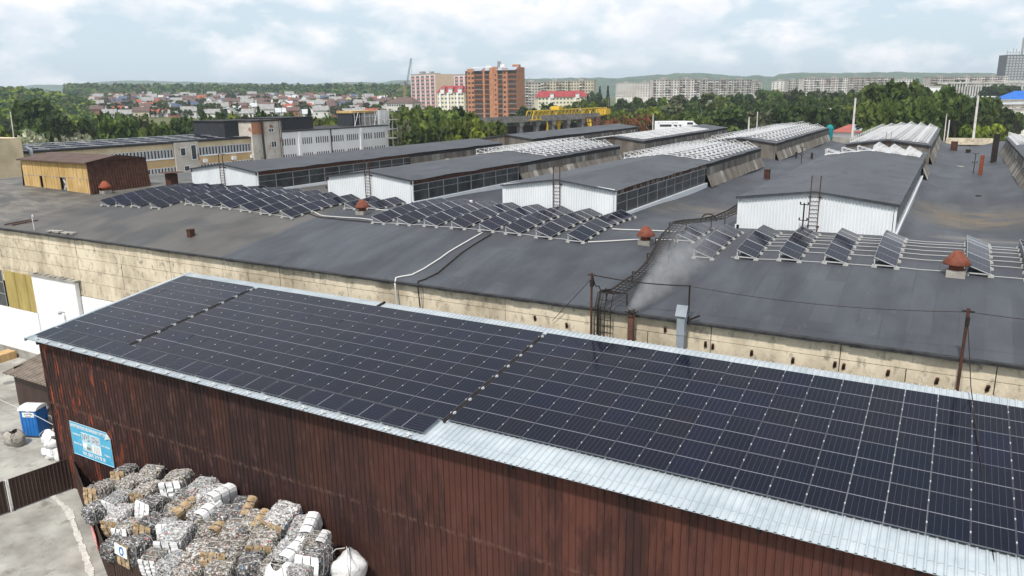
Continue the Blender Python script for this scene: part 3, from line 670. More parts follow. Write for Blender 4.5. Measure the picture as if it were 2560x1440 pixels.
for i in list(range(3, len(P), 3)):
    c = P[i]; s_ = sd[i]
    for sg in (-1, 1):
        a = c + s_ * .62 * sg; b = MB(); g = zroof(a.x + O.x, a.y + O.y) - O.z
        b.bar((a.x, a.y, g), (a.x, a.y, c.z + .02), .05); b.bar((a.x, a.y, c.z), c, .045); b.build('post', M_black, t)
b = MB(); c = Vector((-13.6, 49.4, 14.5)) - O
b.tube([c + Vector((math.cos(a) * .5, .2, math.sin(a) * .45)) for a in np.linspace(0, math.pi, 12)], .05, 5); b.build('cable_loop', M_black, t)

# roof cables
def rcable(px, m, r, label, extra=(), lift=.05):
    pts = [hit(*p) + Vector((0, 0, lift)) for p in px] + [Vector(e) for e in extra]
    P = []
    for p, q in zip(pts, pts[1:]):
        for k in range(6):
            v = p.lerp(q, k / 6)
            if v.y > 34.7: v.z = zroof(v.x, v.y) + lift + .02
            P.append(v)
    P.append(pts[-1]); b = MB(); b.tube(P, r, 6); return tag(b.build('roof_cable', m, None, True), label, 'cable')
rcable([(1207, 584), (1165, 608), (1100, 650), (1060, 675), (1030, 690), (1003, 695), (990, 698)], M_cabw, .05, 'white sleeved cable running down the dark vault and over the wall', [(-27.9, 34.3, 12.0), (-27.75, 34.3, 9.6)])
rcable([(1228, 588), (1180, 617), (1130, 655), (1095, 685), (1062, 702), (1045, 706)], M_black, .04, 'black cable running down the dark vault beside the white one', [(-26.2, 34.3, 12.0), (-26.1, 34.3, 10.6)])
rcable([(780, 529), (800, 540), (860, 546), (900, 548), (930, 552)], M_cabw, .045, 'white cable looping between the two groups of roof panels')
rcable([(766, 534), (790, 543), (860, 552), (938, 559)], M_black, .035, 'thin black cable looping between the two groups of roof panels')
rcable([(835, 512), (870, 510), (885, 520), (960, 528), (980, 528)], M_cabw, .05, 'white cable passing behind the middle red roof vent')
rcable([(1470, 608), (1520, 606), (1600, 601)], M_cabw, .045, 'white cable lying left of the third red roof vent')
rcable([(1530, 575), (1560, 577), (1690, 582)], M_cabw, .045, 'white cable running behind the third red roof vent')
rcable([(1640, 603), (1690, 602)], M_cabw, .045, 'short white cable between the cable ladder and the first right panel table')
b = MB(); hp = hit(86, 577); b.tube([hp, hp + Vector((0, 0, 1.35)), hp + Vector((.12, 0, 1.38)), hp + Vector((.2, 0, 1.2))], .03, 6); tag(b.build('hooked_rod', M_whitem), 'thin pale hooked rod standing on the roof edge at far left', 'rod')
for k, (a, c) in enumerate((((12, 564), (78, 552)), ((30, 565), (95, 553)))):
    p, q = hit(*a), hit(*c); b = MB(); b.bar(p + Vector((0, 0, .08)), q + Vector((0, 0, .1)), .09); tag(b.build('iron_bar', M_rust), ['long rusty bar lying on the roof corner, nearer the roof edge end', 'rusty bar lying on the roof corner beside the longer one'][k], 'bar', 'loose bars on the roof corner')
b = MB(); p = hit(150, 580)
for k in range(6): b.box((p.x - 1.2 + k * .62, 34.8 + .1 * (k % 2), p.z + .0), (p.x - .7 + k * .62, 35.3, p.z + .1 + .03 * (k % 3)))
tag(b.build('slab_pile', M_conc2), 'broken grey slabs lying along the roof edge at the left', 'slabs')
# little iron stands on the roof
def mini_pole(px, py, h, label, n=2):
    p = hit(px, py); t = thing('insulator_pole', label, 'pole', p); b = MB(); b.tube([(0, 0, 0), (0, 0, h)], .05, 6); b.build('pipe', M_black, t); b = MB()
    for k in range(n): z = h - .1 - k * 1.0; b.bar((-.25, 0, z), (.25, 0, z), .05); b.box((-.27, -.05, z), (-.2, .05, z + .16)); b.box((.2, -.05, z), (.27, .05, z + .16))
    b.build('cross_arm', M_black, t)
mini_pole(2005, 584, 1.95, 'dark pole with insulators standing before the right white gable'); mini_pole(822, 492, 1.9, 'dark pole with insulators at the left corner of the second white gable')
mini_pole(2433, 434, 2.4, 'thin dark pole in the right-hand roof valley beside the rust pipe'); mini_pole(2003, 409, 2.3, 'thin dark pole on the roof between the third and fourth lanterns')

# ================================================================== BROWN SHED
SA = math.radians(7.7388); cS, sS = math.cos(SA), math.sin(SA)
YT, ZT = 32.5, 11.063                                                   # top of panel field on the panel plane
def slope(x, v, lift=0): return Vector((x, YT - v * cS - lift * sS, ZT - v * sS + lift * cS))   # v metres down the slope
NRM = Vector((0, -sS, cS))
shed = thing('corrugated_shed', 'long dark brown corrugated shed with pale sheet roof under solar panels', 'shed', (-20, 22.7, 0)); SI = Vector((20, -22.7, 0))
def spart(name, mb, m, smooth=False, label=None):
    o = mb.build(name, m, shed, smooth); o.location = SI
    if label: o['label'] = label
    return o
X0S, X1S, YF = -45.25, 14.0, 22.63
ZE = slope(0, (YT - YF) / cS).z - .22
b = MB(); b.corr((-44.95, YF, 0), (1, 0, 0), (0, 0, 1), (0, -1, 0), X1S + 44.8, 5.45, .28, .032, flat=.7); spart('lower_wall', b, M_shedw)
b = MB(); b.corr((-44.95, YF - .035, 5.38), (1, 0, 0), (0, 0, 1), (0, -1, 0), X1S + 44.8, ZE - 5.38 + .06, .28, .032, flat=.7); spart('upper_wall', b, M_shedw)
b = MB(); b.corr((-44.95, 33.2, 0), (0, -1, 0), (0, 0, 1), (-1, 0, 0), 33.2 - YF, ZE, .28, .022, flat=.7)
b.add([(-44.95, YF, ZE), (-44.95, 33.2, ZE), (-44.95, 33.2, slope(0, -.7).z - .22)], [(0, 1, 2)])
b.box((-45.0, YF - .06, 0), (-44.86, YF + .08, ZE)); spart('end_wall', b, M_shedw)
b = MB(); b.add([(-44.9, 33.2, 0), (X1S, 33.2, 0), (X1S, 33.2, 10.9), (-44.9, 33.2, 10.9)], [(0, 1, 2, 3)]); b.add([(X1S, YF, 0), (X1S, 33.2, 0), (X1S, 33.2, 10.9), (X1S, YF, ZE)], [(0, 1, 2, 3)]); spart('rear_wall', b, M_fence)
VE = (YT - 22.02) / cS; VTOP = -.86
b = MB(); b.corr(slope(X0S, VE, -.16), (1, 0, 0), slope(0, VTOP) - slope(0, VE), NRM, X1S - X0S, VE - VTOP, .255, .05, flat=.58, nv=6)
b.corr(slope(X0S, VE, -.175), (1, 0, 0), slope(0, VTOP) - slope(0, VE), -NRM, X1S - X0S, VE - VTOP, .255, .004, flat=.52); spart('sheet_roof', b, M_galv)
b = MB()
p, q = slope(X0S - .02, VE + .02, -.13), slope(X0S - .02, VTOP, -.13); b.bar(p, q, .20, .05, up=(0, 0, 1)); b.bar(p - Vector((.1, 0, .08)), q - Vector((.1, 0, .08)), .02, .2); spart('verge_flashing', b, M_galv)
for k in range(14): x = -44.6 + k * 4.5; b = MB(); b.box((x, 22.22, ZE - .32), (x + .14, YF + .2, ZE - .16)); spart('purlin_end', b, M_black)
b = MB(); px_, py_ = slope(-27.95, VTOP + .02, -.10), slope(-27.95, .1, -.10); b.tube([px_, px_.lerp(py_, .5), py_], .07, 8); spart('roof_cable_sleeve', b, M_black)

# ---- solar panel meshes
PW, PL = 1.134, 2.235
def panel_meshes(pw, pl, mf, tag_=''):
    f = MB(); t = .035
    f.box((0, 0, -t), (.006, pl, .0)); f.box((pw - .006, 0, -t), (pw, pl, .0)); f.box((.006, 0, -t), (pw - .006, .014, 0)); f.box((.006, pl - .014, -t), (pw - .006, pl, 0))
    fm = f.mesh('panel_frame', mf)
    c = MB(); c.add([(.0062, .0142, -.006), (pw - .0062, .0142, -.006), (pw - .0062, pl - .0142, -.006), (.0062, pl - .0142, -.006)], [(0, 1, 2, 3)])
    cm = c.mesh('solar_cells', M_cell); u = cm.uv_layers.new(name='UVMap')
    for i, q in enumerate(((0, 0), (1, 0), (1, 1), (0, 1))): u.data[i].uv = q
    return fm, cm
FM, CM = panel_meshes(PW, PL, M_alu); FMW, CMW = panel_meshes(PW, PL, M_aluw)
b = MB(); b.box((-.016, -.035, -.03), (.024, .035, .012)); b.box((-.006, -.03, .012), (.014, .03, .022)); CLM = b.mesh('clamp', M_aluw)
b = MB(); b.box((-.05, -.22, -.11), (.05, .02, -.085)); b.bar((0, -.13, -.1), (0, -.02, .0), .05, .03); b.box((-.16, -.10, -.085), (.16, -.03, -.05)); BRK = b.mesh('bracket', M_aluw)
Mrot = Matrix.Rotation(SA, 4, 'X')
GRP = 'portrait solar panels in rows on the brown shed roof'
def put_panel(x, v0, row, colm, total_right, block, land=False):
    if land: M = Matrix.Translation(slope(x, v0)) @ Mrot @ Matrix.Rotation(-math.pi / 2, 4, 'Z')
    else: M = Matrix.Translation(slope(x, v0 + PL)) @ Mrot
    t = obj('solar_panel', None); t.matrix_world = M; t.empty_display_size = .2
    if land: lb = 'sideways solar panel in the strip along the shed eave, %s from the left' % ORD[colm]
    else: lb = 'solar panel, %s block of shed roof, %s row down, %s column from the left' % (block, ORD[row], ORD[colm])
    tag(t, lb, 'solar panel', 'sideways solar panels along the shed eave' if land else GRP)
    obj('panel_frame', FM, t); obj('cells', CM, t, None, (random.gauss(0, .0035), random.gauss(0, .0035), 0))
    if not land:
        for v in (.24, .76): obj('clamp', CLM, t, (PW + .006, PL * v, 0))
    else:
        for u in (.25, .75):
            if True: obj('bracket', BRK, t, (PW + .16, PL * u, 0), (0, 0, math.pi / 2))
RP = 2.252
for c_ in range(6):
    for r_ in range(4): put_panel(-44.75 + c_ * 1.140, r_ * RP, r_ + 1, c_ + 1, 6, 'left')
for c_ in range(18):
    for r_ in range(4): put_panel(-37.5 + c_ * 1.1385, r_ * RP, r_ + 1, c_ + 1, 18, 'middle')
for c_ in range(21):
    for r_ in range(4): put_panel(-16.78 + c_ * 1.155, r_ * RP, r_ + 1, c_ + 1, 21, 'right')
for c_ in range(12): put_panel(-44.9 + c_ * 2.318, 4 * RP + .06, 5, c_ + 1, 12, '', True)
# loose rails in the two gaps between blocks, plus an added black strip as shade
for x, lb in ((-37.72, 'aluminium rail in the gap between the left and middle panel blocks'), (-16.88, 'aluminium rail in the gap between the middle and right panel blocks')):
    b = MB(); b.bar(slope(x + .07, .1, -.09), slope(x + .07, 9.1, -.09), .04, .04); o = thing('mounting_rail', lb, 'rail', slope(x, 9.0)); r = b.build('rail', M_aluw, o); r.location = -slope(x, 9.0); b = MB(); b.bar(slope(x - .06, .1, -.08), slope(x - .06, 9.1, -.08), .10, .06); r = b.build('gap_shade_strip', M_black, o); r.location = -slope(x, 9.0)
    for k in range(8):
        b = MB(); c = slope(x + .06, .5 + (k // 2) * 2.252 + (k % 2) * 1.2, .0) - slope(x, 9.0); b.box((c.x - .03, c.y - .04, c.z - .08), (c.x + .07, c.y + .04, c.z + .02)); b.box((c.x - .03, c.y - .09, c.z + .0), (c.x + .03, c.y + .09, c.z + .06)); b.build('end_clamp', M_aluw, o)

# ================================================================== PANEL TABLES ON THE VAULT
M_foot = mat('concrete_foot', (.30, .30, .29), (.42, .42, .40), 5, .9)
b = MB(); b.box((-.13, -.10, 0), (.13, .10, .10)); b.box((-.10, -.07, .10), (.10, .07, .13)); FOOT = b.mesh('ballast_block', M_foot)
def table(xl, yf, n, label, group, white=True, y0s=None):
    """a row of n panels running away from the camera, low long edge towards +x"""
    zz = lambda y: zroof(xl - .5, y) + .02
    t = thing('panel_table', label, 'solar panels', (xl, yf, zz(yf)), 0, group)
    rise = math.radians(21); y = yf; rack = MB(); O = Vector((xl, yf, zz(yf)))
    for k in range(n):
        y2 = y + 2.26
        for _ in range(3):
            dz = zz(y2) - zz(y); y2 = y + math.sqrt(max(.1, 2.26 ** 2 - dz * dz))
        a = math.atan2(zz(y2) - zz(y), y2 - y)
        # panel origin = left/front corner (high side)
        Rm = Matrix.Rotation(a, 4, 'X') @ Matrix.Rotation(rise, 4, 'Y')
        lo = Vector((0, y - yf, zz(y) - O.z + .17)); org = lo - (Rm @ Vector((PW, 0, 0)))
        M = Matrix.Translation(org) @ Rm
        p = obj('panel', FMW if white else FM, t); p.matrix_local = M
        c = obj('cells', CM, p)
        for yy in ((y, (y + y2) / 2) if k < n - 1 else (y, (y + y2) / 2, y2 - .05)):
            g = zz(yy) - O.z; ly = yy - yf + .05
            for fx in (0.02, -PW * math.cos(rise) + .02): obj('ballast_block', FOOT, t, (fx, ly, g))
            hx = -PW * math.cos(rise) + .02; hz = PW * math.sin(rise) + .17
            rack.bar((hx, ly, g + .13), (hx, ly, g + hz - .05), .05); rack.bar((.05, ly, g + .14), (hx - .1, ly, g + .14), .05); rack.bar((.03, ly, g + .12), (hx, ly, g + hz - .06), .045)
        y = y2
    rack.build('rack', M_aluw, t)
    return t
gA, gB, gC, gD = 'black-edged panel tables by the brown lantern', 'white-edged panel tables before the first white gable', 'panel tables before the middle gables', 'panel tables before the right gable'
for i, x in enumerate((-66.6, -64.35, -62.1, -59.3)): table(x, 41.4, 6, 'black-edged panel table in the left group, %s from the left' % ORD[i + 1], gA, False)
for i, x in enumerate((-56.9, -54.6, -52.3, -49.9, -47.6, -45.2)): table(x, 43.1, 4, 'white-edged panel table in the second group, %s from the left' % ORD[i + 1], gB)
for i, x in enumerate((-42.6, -40.2)): table(x, 47.6, 2, ['short panel table behind the middle red roof vent, left one', 'short panel table behind the middle red roof vent, right one'][i], 'short tables behind the middle vent')
for i, x in enumerate((-35.75, -33.4, -31.0, -28.65, -26.35, -24.3, -22.0, -19.7)): table(x, 43.0, 4, 'panel table in the group below the third white gable, %s from the left' % ORD[i + 1], gC)
table(-13.55, 46.0, 2, 'short panel table standing furthest back beside the cable ladder', gD)
table(-11.4, 42.6, 1, 'single panel on its own rack, in front of the second right table', gD)
table(-11.35, 44.9, 2, 'panel table directly behind the single front panel', gD)
for i, x in enumerate((-9.0, -6.7, -4.35, -1.92, 2.23, 4.75)): table(x, 42.9, 3, ['panel table standing right of the single front panel', 'panel table below the left half of the right gable', 'panel table below the ladder of the right gable', 'panel table below the right corner of the right gable', 'panel table immediately right of the red roof vent', 'panel table cut by the right picture edge'][i], gD)
def rail(x0, x1, y, label, group):
    b = MB(); pts = []; n = max(2, int((x1 - x0) / .8))
    for k in range(n + 1): x = x0 + (x1 - x0) * k / n; pts.append((x, y + .04 * math.sin(x * 1.7), zroof(x, y) + .10 + .015 * math.sin(x * 2.3)))
    b.tube(pts, .016, 5); tag(b.build('cable_conduit', M_cabw), label, 'conduit', group)
for i, y in enumerate((43.0, 44.7, 45.7, 46.6, 47.5, 48.4, 49.2)): rail(-10.4, 5.6, y, 'white conduit lying across the right tables, %s from the front' % ORD[i + 1], 'white conduits under the right tables')
for i, y in enumerate((43.2, 45.3, 47.4)): rail(-36.5, -19.5, y, 'white conduit under the tables below the third gable, %s from the front' % ORD[i + 1], 'white conduits under the middle tables')
for i, y in enumerate((43.3, 45.4)): rail(-57.5, -45.0, y, 'white conduit under the second group of tables, %s from the front' % ORD[i + 1], 'white conduits under the left tables')

# ================================================================== EMPTY WHITE RACKS ON THE LANTERNS
b = MB(); bw, hh = 1.28, .62
b.bar((0, 0, .06), (bw, 0, .06), .045); b.bar((0, 0, .06), (0, 0, hh), .045); b.bar((-.02, 0, hh), (bw, 0, .08), .045); b.bar((0, 0, .08), (bw * .45, 0, hh * .52), .035)
b.box((-.12, -.09, 0), (.16, .09, .05)); b.box((bw - .16, -.09, 0), (bw + .12, .09, .05)); TRI = b.mesh('triangle_frame', M_whitem)
def rack_row(x, ya, yb, zf, label, group, step=1.35, flat=False):
    t = thing('mounting_rack', label, 'rack', (x, ya, zf(x)), 0, group); z0 = zf(x); sl_ = math.atan2(zf(x + bw) - z0, bw); n = int((yb - ya) / step)
    R = Matrix.Rotation(-sl_, 4, 'Y')
    for k in range(n + 1):
        f = obj('triangle_frame', TRI, t); f.matrix_local = Matrix.Translation((0, k * step, 0)) @ R
    r = MB(); L = n * step
    for u in ((.12,) if step > 2.2 else (.12, .9) if step > .9 else (.12, .5, .9)): p = R @ Vector((bw * u, 0, hh * (1 - u) + .07 * u + .04)); r.bar((p.x, -.25, p.z), (p.x, L + .25, p.z), .038)
    r.build('long_rails', M_whitem, t)
def zdeck(cx, ez=EZ, az=AZ): return lambda x: ez + (az - ez) * (1 - min(1, abs(x - cx) / HW)) + .14
def racks(i, ya, yb, name, n=6, dz=0, ezo=0, step=1.75, skip=()):
    cx = XC[i]; zf = zdeck(cx, EZ + ezo, AZ + ezo)
    for k in range(n):
        if k in skip: continue
        rack_row(cx - HW + .15 + k * (2 * HW - .2) / n, ya + .25 * ((k * 7) % 3), yb, zf, '%s row of white racks from the left on %s' % (ORD[k + 1], name), 'white racks on ' + name, step)
racks(1, 76.3, 97, 'the second lantern'); racks(2, 76.5, 98, 'the third lantern')
for k in range(6):
    cx = XC[3]; rack_row(cx - HW + .15 + k * 1.52, 88.2 + (.8 if k in (1, 2) else 0), 90.6 + (0 if k < 3 else 3.5), zdeck(cx), '%s short rack cluster from the left on the nearest right lantern' % ORD[k + 1], 'short racks on the right lantern', .8)
racks(2, 110, 155, 'the far middle lantern', ezo=.1, step=2.5); racks(3, 110, 157, 'the far right lantern', ezo=.1, step=2.3)
racks(4, 112, 133, 'the lantern at the right picture edge', step=1.8, skip=(3, 4, 5))
zf = zdeck(XC[1], EZ + .1, AZ + .1)
for k in range(26):
    y = 109 + k * 1.35; b = MB(); z = lambda x: zf(x) + .0; cx = XC[1]
    for s0, s1 in ((-HW + .3, -.3), (.3, HW - .4)):
        for j in range(3):
            a = cx + s0 + (s1 - s0) * j / 3 + .1; e = cx + s0 + (s1 - s0) * (j + 1) / 3 - .1
            yy = y + random.uniform(-.12, .12); b.bar((a, yy, z(a)), (e, yy, z(e)), .42 if (k + j) % 3 else .2, .06); b.bar((a + .2, yy - .5, z(a)), (a + .2, yy + .5, z(a)), .06)
    b.bar((cx - HW + .4, y + .2, z(cx - HW + .4)), (cx, y + .2, z(cx)), .06); b.bar((cx, y + .2, z(cx)), (cx + HW - .5, y + .2, z(cx + HW - .5)), .06)
    tag(b.build('rail_bundle', M_whitem), 'flat white rails, %s bundle from the near end of the second far lantern' % (ORD[k + 1] if k < 23 else ['twenty-fourth', 'twenty-fifth', 'last'][k - 23]), 'rails', 'loose rails on the second far lantern')

# ================================================================== YARD
# fences
def fence_line(pts, label, h=2.0, name='sheet_fence'):
    t = thing(name, label, 'fence', (pts[0][0], pts[0][1], 0)); O = Vector((pts[0][0], pts[0][1], 0)); b = MB()
    for (xa, ya), (xb, yb) in zip(pts, pts[1:]):
        d = Vector((xb - xa, yb - ya, 0)); L = d.length; b.corr(Vector((xa, ya, .08)) - O, d, (0, 0, 1), (d.y, -d.x, 0), L, h - .08, .2, .03, flat=.55)
    b.build('fence_sheet', M_fence, t); b = MB()
    for (xa, ya), (xb, yb) in zip(pts, pts[1:]): b.bar(Vector((xa, ya, h)) - O, Vector((xb, yb, h)) - O, .05, .04)
    b.build('cap_rail', M_fence, t)
    for (x, y) in pts: b = MB(); b.box((x - O.x - .03, y - O.y + .03, 0), (x - O.x + .03, y - O.y + .09, h - .02)); b.build('post', M_fence, t)
    return t
fA = fence_line([(-43.35, 22.5), (-42.2, 22.0), (-40.95, 21.45), (-38.5, 20.4), (-36.05, 19.25), (-33.3, 18.05), (-32.2, 17.78)], 'smooth dark brown fence running from the shed corner round the bale heap')
fB = fence_line([(-32.1, 17.72), (-29.0, 17.7), (-26, 17.7), (-20, 17.7)], 'ribbed brown fence in front of the bales at the bottom edge')
fC = fence_line([(-45.3, 15.5), (-44.45, 19.15)], 'ribbed brown fence panel cut by the left picture edge')
fD = fence_line([(-44.40, 19.38), (-43.95, 22.45)], 'ribbed dark fence between the white post and the shed corner')
b = MB(); b.tube([(-44.42, 19.26, 0), (-44.42, 19.26, 2.02)], .045, 8); tag(b.build('gate_post', M_whitem), 'thin white gate post between the two left fence panels', 'post')
# ---- lettering
def text(body, size, m, parent, loc, name='lettering', align='CENTER', rot=(math.pi / 2, 0, 0), xs=1.0):
    c = D.curves.new('lettering', 'FONT'); c.body = body; c.size = size; c.align_x = align; c.align_y = 'CENTER'; c.extrude = .002; c.offset = size * .018; c.resolution_u = 2
    o = D.objects.new('lettering', c); col.objects.link(o); bpy.context.view_layer.update()
    me = D.meshes.new_from_object(o.evaluated_get(bpy.context.evaluated_depsgraph_get())); D.objects.remove(o, do_unlink=True)
    me.materials.clear(); me.materials.append(m)
    r = obj(name, me, parent, loc, rot); r.scale = (xs, 1, 1); return r
M_sblue = mat('sign_blue', (.06, .34, .55), (.10, .42, .62), 1, .5, c3=(.16, .46, .62), s3=2)
M_swhite = mat('sign_white', (.84, .86, .86), rough=.5)
sg = thing('advertising_board', 'light blue advertising board with four photos and a phone number on the shed', 'sign', (-41.15, YF - .09, 3.62))
W2, H2 = 1.92, 1.03
b = MB(); b.add([(-W2, 0, -H2), (W2, 0, -H2), (W2, 0, H2 - .32), (W2 - .30, 0, H2), (-W2, 0, H2), (-W2, .02, -H2), (W2, .02, -H2), (W2, .02, H2 - .32), (W2 - .3, .02, H2), (-W2, .02, H2)], [(0, 1, 2, 3, 4), (9, 8, 7, 6, 5), (0, 5, 6, 1), (1, 6, 7, 2), (2, 7, 8, 3), (3, 8, 9, 4), (4, 9, 5, 0)]); b.build('board', M_sblue, sg)
b = MB()
for p, q in (((-W2, 0, -H2), (W2, 0, -H2)), ((-W2, 0, -H2), (-W2, 0, H2)), ((-W2, 0, H2), (W2 - .3, 0, H2)), ((W2, 0, -H2), (W2, 0, H2 - .32))): b.bar((p[0], -.008, p[2]), (q[0], -.008, q[2]), .035, .014)
b.build('border', mat('pale_border', (.45, .62, .70)), sg)
b = MB(); b.add([(W2 - .30, -.004, H2), (W2, -.004, H2 - .32), (W2 - .42, -.09, H2 - .42)], [(0, 2, 1), (0, 1, 2)]); b.build('curled_corner', M_swhite, sg)
def photo(x, z, wd, hh_, cols, kind):
    b = MB(); b.box((x - wd - .035, -.008, z - hh_ - .035), (x + wd + .035, -.003, z + hh_ + .035)); f = b.build('photo', mat('photo_edge', (.62, .80, .88)), sg)
    b = MB(); b.add([(x - wd, -.010, z - hh_), (x + wd, -.010, z - hh_), (x + wd, -.010, z + hh_), (x - wd, -.010, z + hh_)], [(0, 1, 2, 3)]); b.build('picture', mat('photo_print', cols[0], cols[1], 5, .4, c3=cols[2], s3=9, p3=(.5, .6)), f)
    if kind == 1:
        b = MB(); b.box((x - .05, -.014, z - .16), (x + wd - .04, -.011, z + .02)); b.build('picture', mat('photo_bale', (.12, .12, .13), (.35, .34, .34), 8), f)
        b = MB(); b.add([(x - wd, -.013, z - .05), (x - .08, -.013, z - .15), (x - .08, -.013, z + .03), (x + .1, -.013, z + .16), (x - .1, -.013, z + .2), (x - wd, -.013, z + .2)], [(0, 1, 2, 3, 4, 5)]); b.build('picture', M_swhite, f)
    if kind == 2:
        b = MB()
        for i in range(4):
            for j in range(7): b.box((x - .24 + i * .15, -.013, z - .2 + j * .062), (x - .18 + i * .15, -.011, z - .175 + j * .062))
        b.build('picture', mat('photo_dots', (.1, .1, .12)), f)
photo(-.48, .26, .40, .24, ((.16, .30, .34), (.66, .76, .78), (.03, .07, .12)), 0); photo(.42, .26, .40, .24, ((.05, .09, .15), (.5, .58, .66), (.75, .76, .78)), 0)
photo(-.48, -.32, .40, .24, ((.30, .50, .54), (.48, .62, .64), (.4, .5, .5)), 1); photo(.42, -.32, .40, .24, ((.78, .80, .80), (.86, .86, .86), (.6, .62, .64)), 2)
text('ЗАКУПОВУЄМО ВЕЛИКИМИ ПАРТІЯМИ', .27, M_swhite, sg, (-.05, -.012, .80), xs=.70)
text('тел. (067) 319 78 18', .32, M_swhite, sg, (.05, -.012, -.80), xs=.80)
for bd, x, z in (('Поліетилен', -1.38, .28), ('Макулатура', -1.38, -.30), ('Пет пляшка', 1.38, .10), ('Піддони', 1.42, -.45)): text(bd, .15, M_swhite, sg, (x, -.012, z), xs=.9)
# red and white poster on the fence (seen edge-on)
p0, p1 = atz(237, 1310, 1.7), atz(262, 1372, 1.5)
rp = thing('fence_poster', 'narrow red and white poster on the outside of the brown fence', 'poster', (-36.0, 19.16, 1.15)); d = Vector((2.75, -1.2, 0)).normalized(); nn = Vector((-.4, -.92, 0)).normalized()
b = MB(); b.add([d * -1.0 + nn * .07 + Vector((0, 0, -.45)), d * 1.0 + nn * .07 + Vector((0, 0, -.45)), d * 1.0 + nn * .07 + Vector((0, 0, .5)), d * -1.0 + nn * .07 + Vector((0, 0, .5))], [(0, 1, 2, 3)]); b.build('poster_sheet', mat('poster_red', (.55, .05, .04), (.70, .12, .10), 2), rp)
b = MB()
for k in range(3): b.add([d * -.8 + nn * .075 + Vector((0, 0, -.3 + k * .25)), d * .8 + nn * .075 + Vector((0, 0, -.3 + k * .25)), d * .8 + nn * .075 + Vector((0, 0, -.2 + k * .25)), d * -.8 + nn * .075 + Vector((0, 0, -.2 + k * .25))], [(0, 1, 2, 3)])
b.build('white_bands', M_swhite, rp)

# ---- lean-to
lt = thing('lean_to', 'small brown lean-to with weathered slatted roof against the shed end', 'lean-to', (-52.6, 28.2, 0)); O = Vector((-52.6, 28.2, 0))
b = MB(); b.box((-8.0, 0, 0), (7.5, .1, 2.75)); b.box((-8.0, .1, 0), (-7.9, 3.4, 3.1)); b.build('wall', M_fence, lt)
b = MB(); b.corr((-8.6, -.5, 2.72), (1, 0, 0), (0, 4.2, .9), (0, -.2, 1), 16.2, 4.3, .45, .10, flat=.45); b.corr((-8.6, -.5, 2.70), (1, 0, 0), (0, 4.2, .9), (0, .2, -1), 16.2, 4.3, .33, .01, flat=.5); b.build('roof', M_sheetroof, lt)
b = MB()
for k in range(5): b.bar((-8.2 + k * 3.8, -.42, 2.62), (-8.2 + k * 3.8, 3.6, 3.48), .1, .08)
b.build('rafter', M_bark, lt)

# ---- portable toilet
pt = thing('portable_toilet', 'blue portable toilet with white ribbed roof among the sacks', 'toilet', (-53.9, 25.9, 0), .42)
M_tb = mat('toilet_blue', (.012, .13, .42), (.02, .17, .50), 2, .45); M_tw = mat('toilet_white', (.68, .70, .72), (.80, .81, .82), 2, .5)
b = MB(); b.box((-.6, -.55, .12), (.6, .55, 2.0)); 
for k in range(5): b.box((-.5 + k * .25 - .03, -.57, .2), (-.5 + k * .25 + .03, -.55, 1.5))
b.build('cabin', M_tb, pt)
b = MB(); b.box((.6, -.42, .18), (.625, .42, 1.92)); 
for k in range(3): b.box((.625, -.32 + k * .25, .3), (.64, -.17 + k * .25, 1.4))
dr_ = b.build('door', M_tb, pt); b = MB(); b.box((.641, .28, 1.0), (.68, .36, 1.14)); b.build('handle', M_dark, dr_)
b = MB(); n = 9; vs = []
for i in range(n + 1):
    a = math.pi * i / n; 
    for x in (-.68, .68): vs.append((x, -.62 * math.cos(a), 2.0 + .26 * math.sin(a)))
b.add(vs, [(2 * i, 2 * i + 1, 2 * i + 3, 2 * i + 2) for i in range(n)] + [tuple(range(0, 2 * n + 2, 2)), tuple(range(1, 2 * n + 2, 2))[::-1]])
for k in range(6):
    x = -.6 + k * .24; 
    for i in range(n): a0, a1 = math.pi * i / n, math.pi * (i + 1) / n; b.bar((x, -.63 * math.cos(a0), 2.0 + .275 * math.sin(a0)), (x, -.63 * math.cos(a1), 2.0 + .275 * math.sin(a1)), .06, .03)
b.build('roof', M_tw, pt)
b = MB(); b.box((-.40, -.562, 1.52), (.46, -.552, 1.86)); s1 = b.build('sign_plate', M_swhite, pt); text('(C) 577-3-577', .15, M_dark, s1, (.03, -.566, 1.72), xs=.72); text('біотуалет', .09, M_dark, s1, (.03, -.566, 1.58))
b = MB(); b.box((-.612, -.12, 1.42), (-.602, .12, 1.80)); s2 = b.build('sign_plate', M_swhite, pt); text('WC', .13, M_dark, s2, (-.615, 0, 1.62), rot=(math.pi / 2, 0, -math.pi / 2))
b = MB(); b.box((-.62, -.6, 0), (.62, .6, .12)); b.build('base', M_dark, pt)

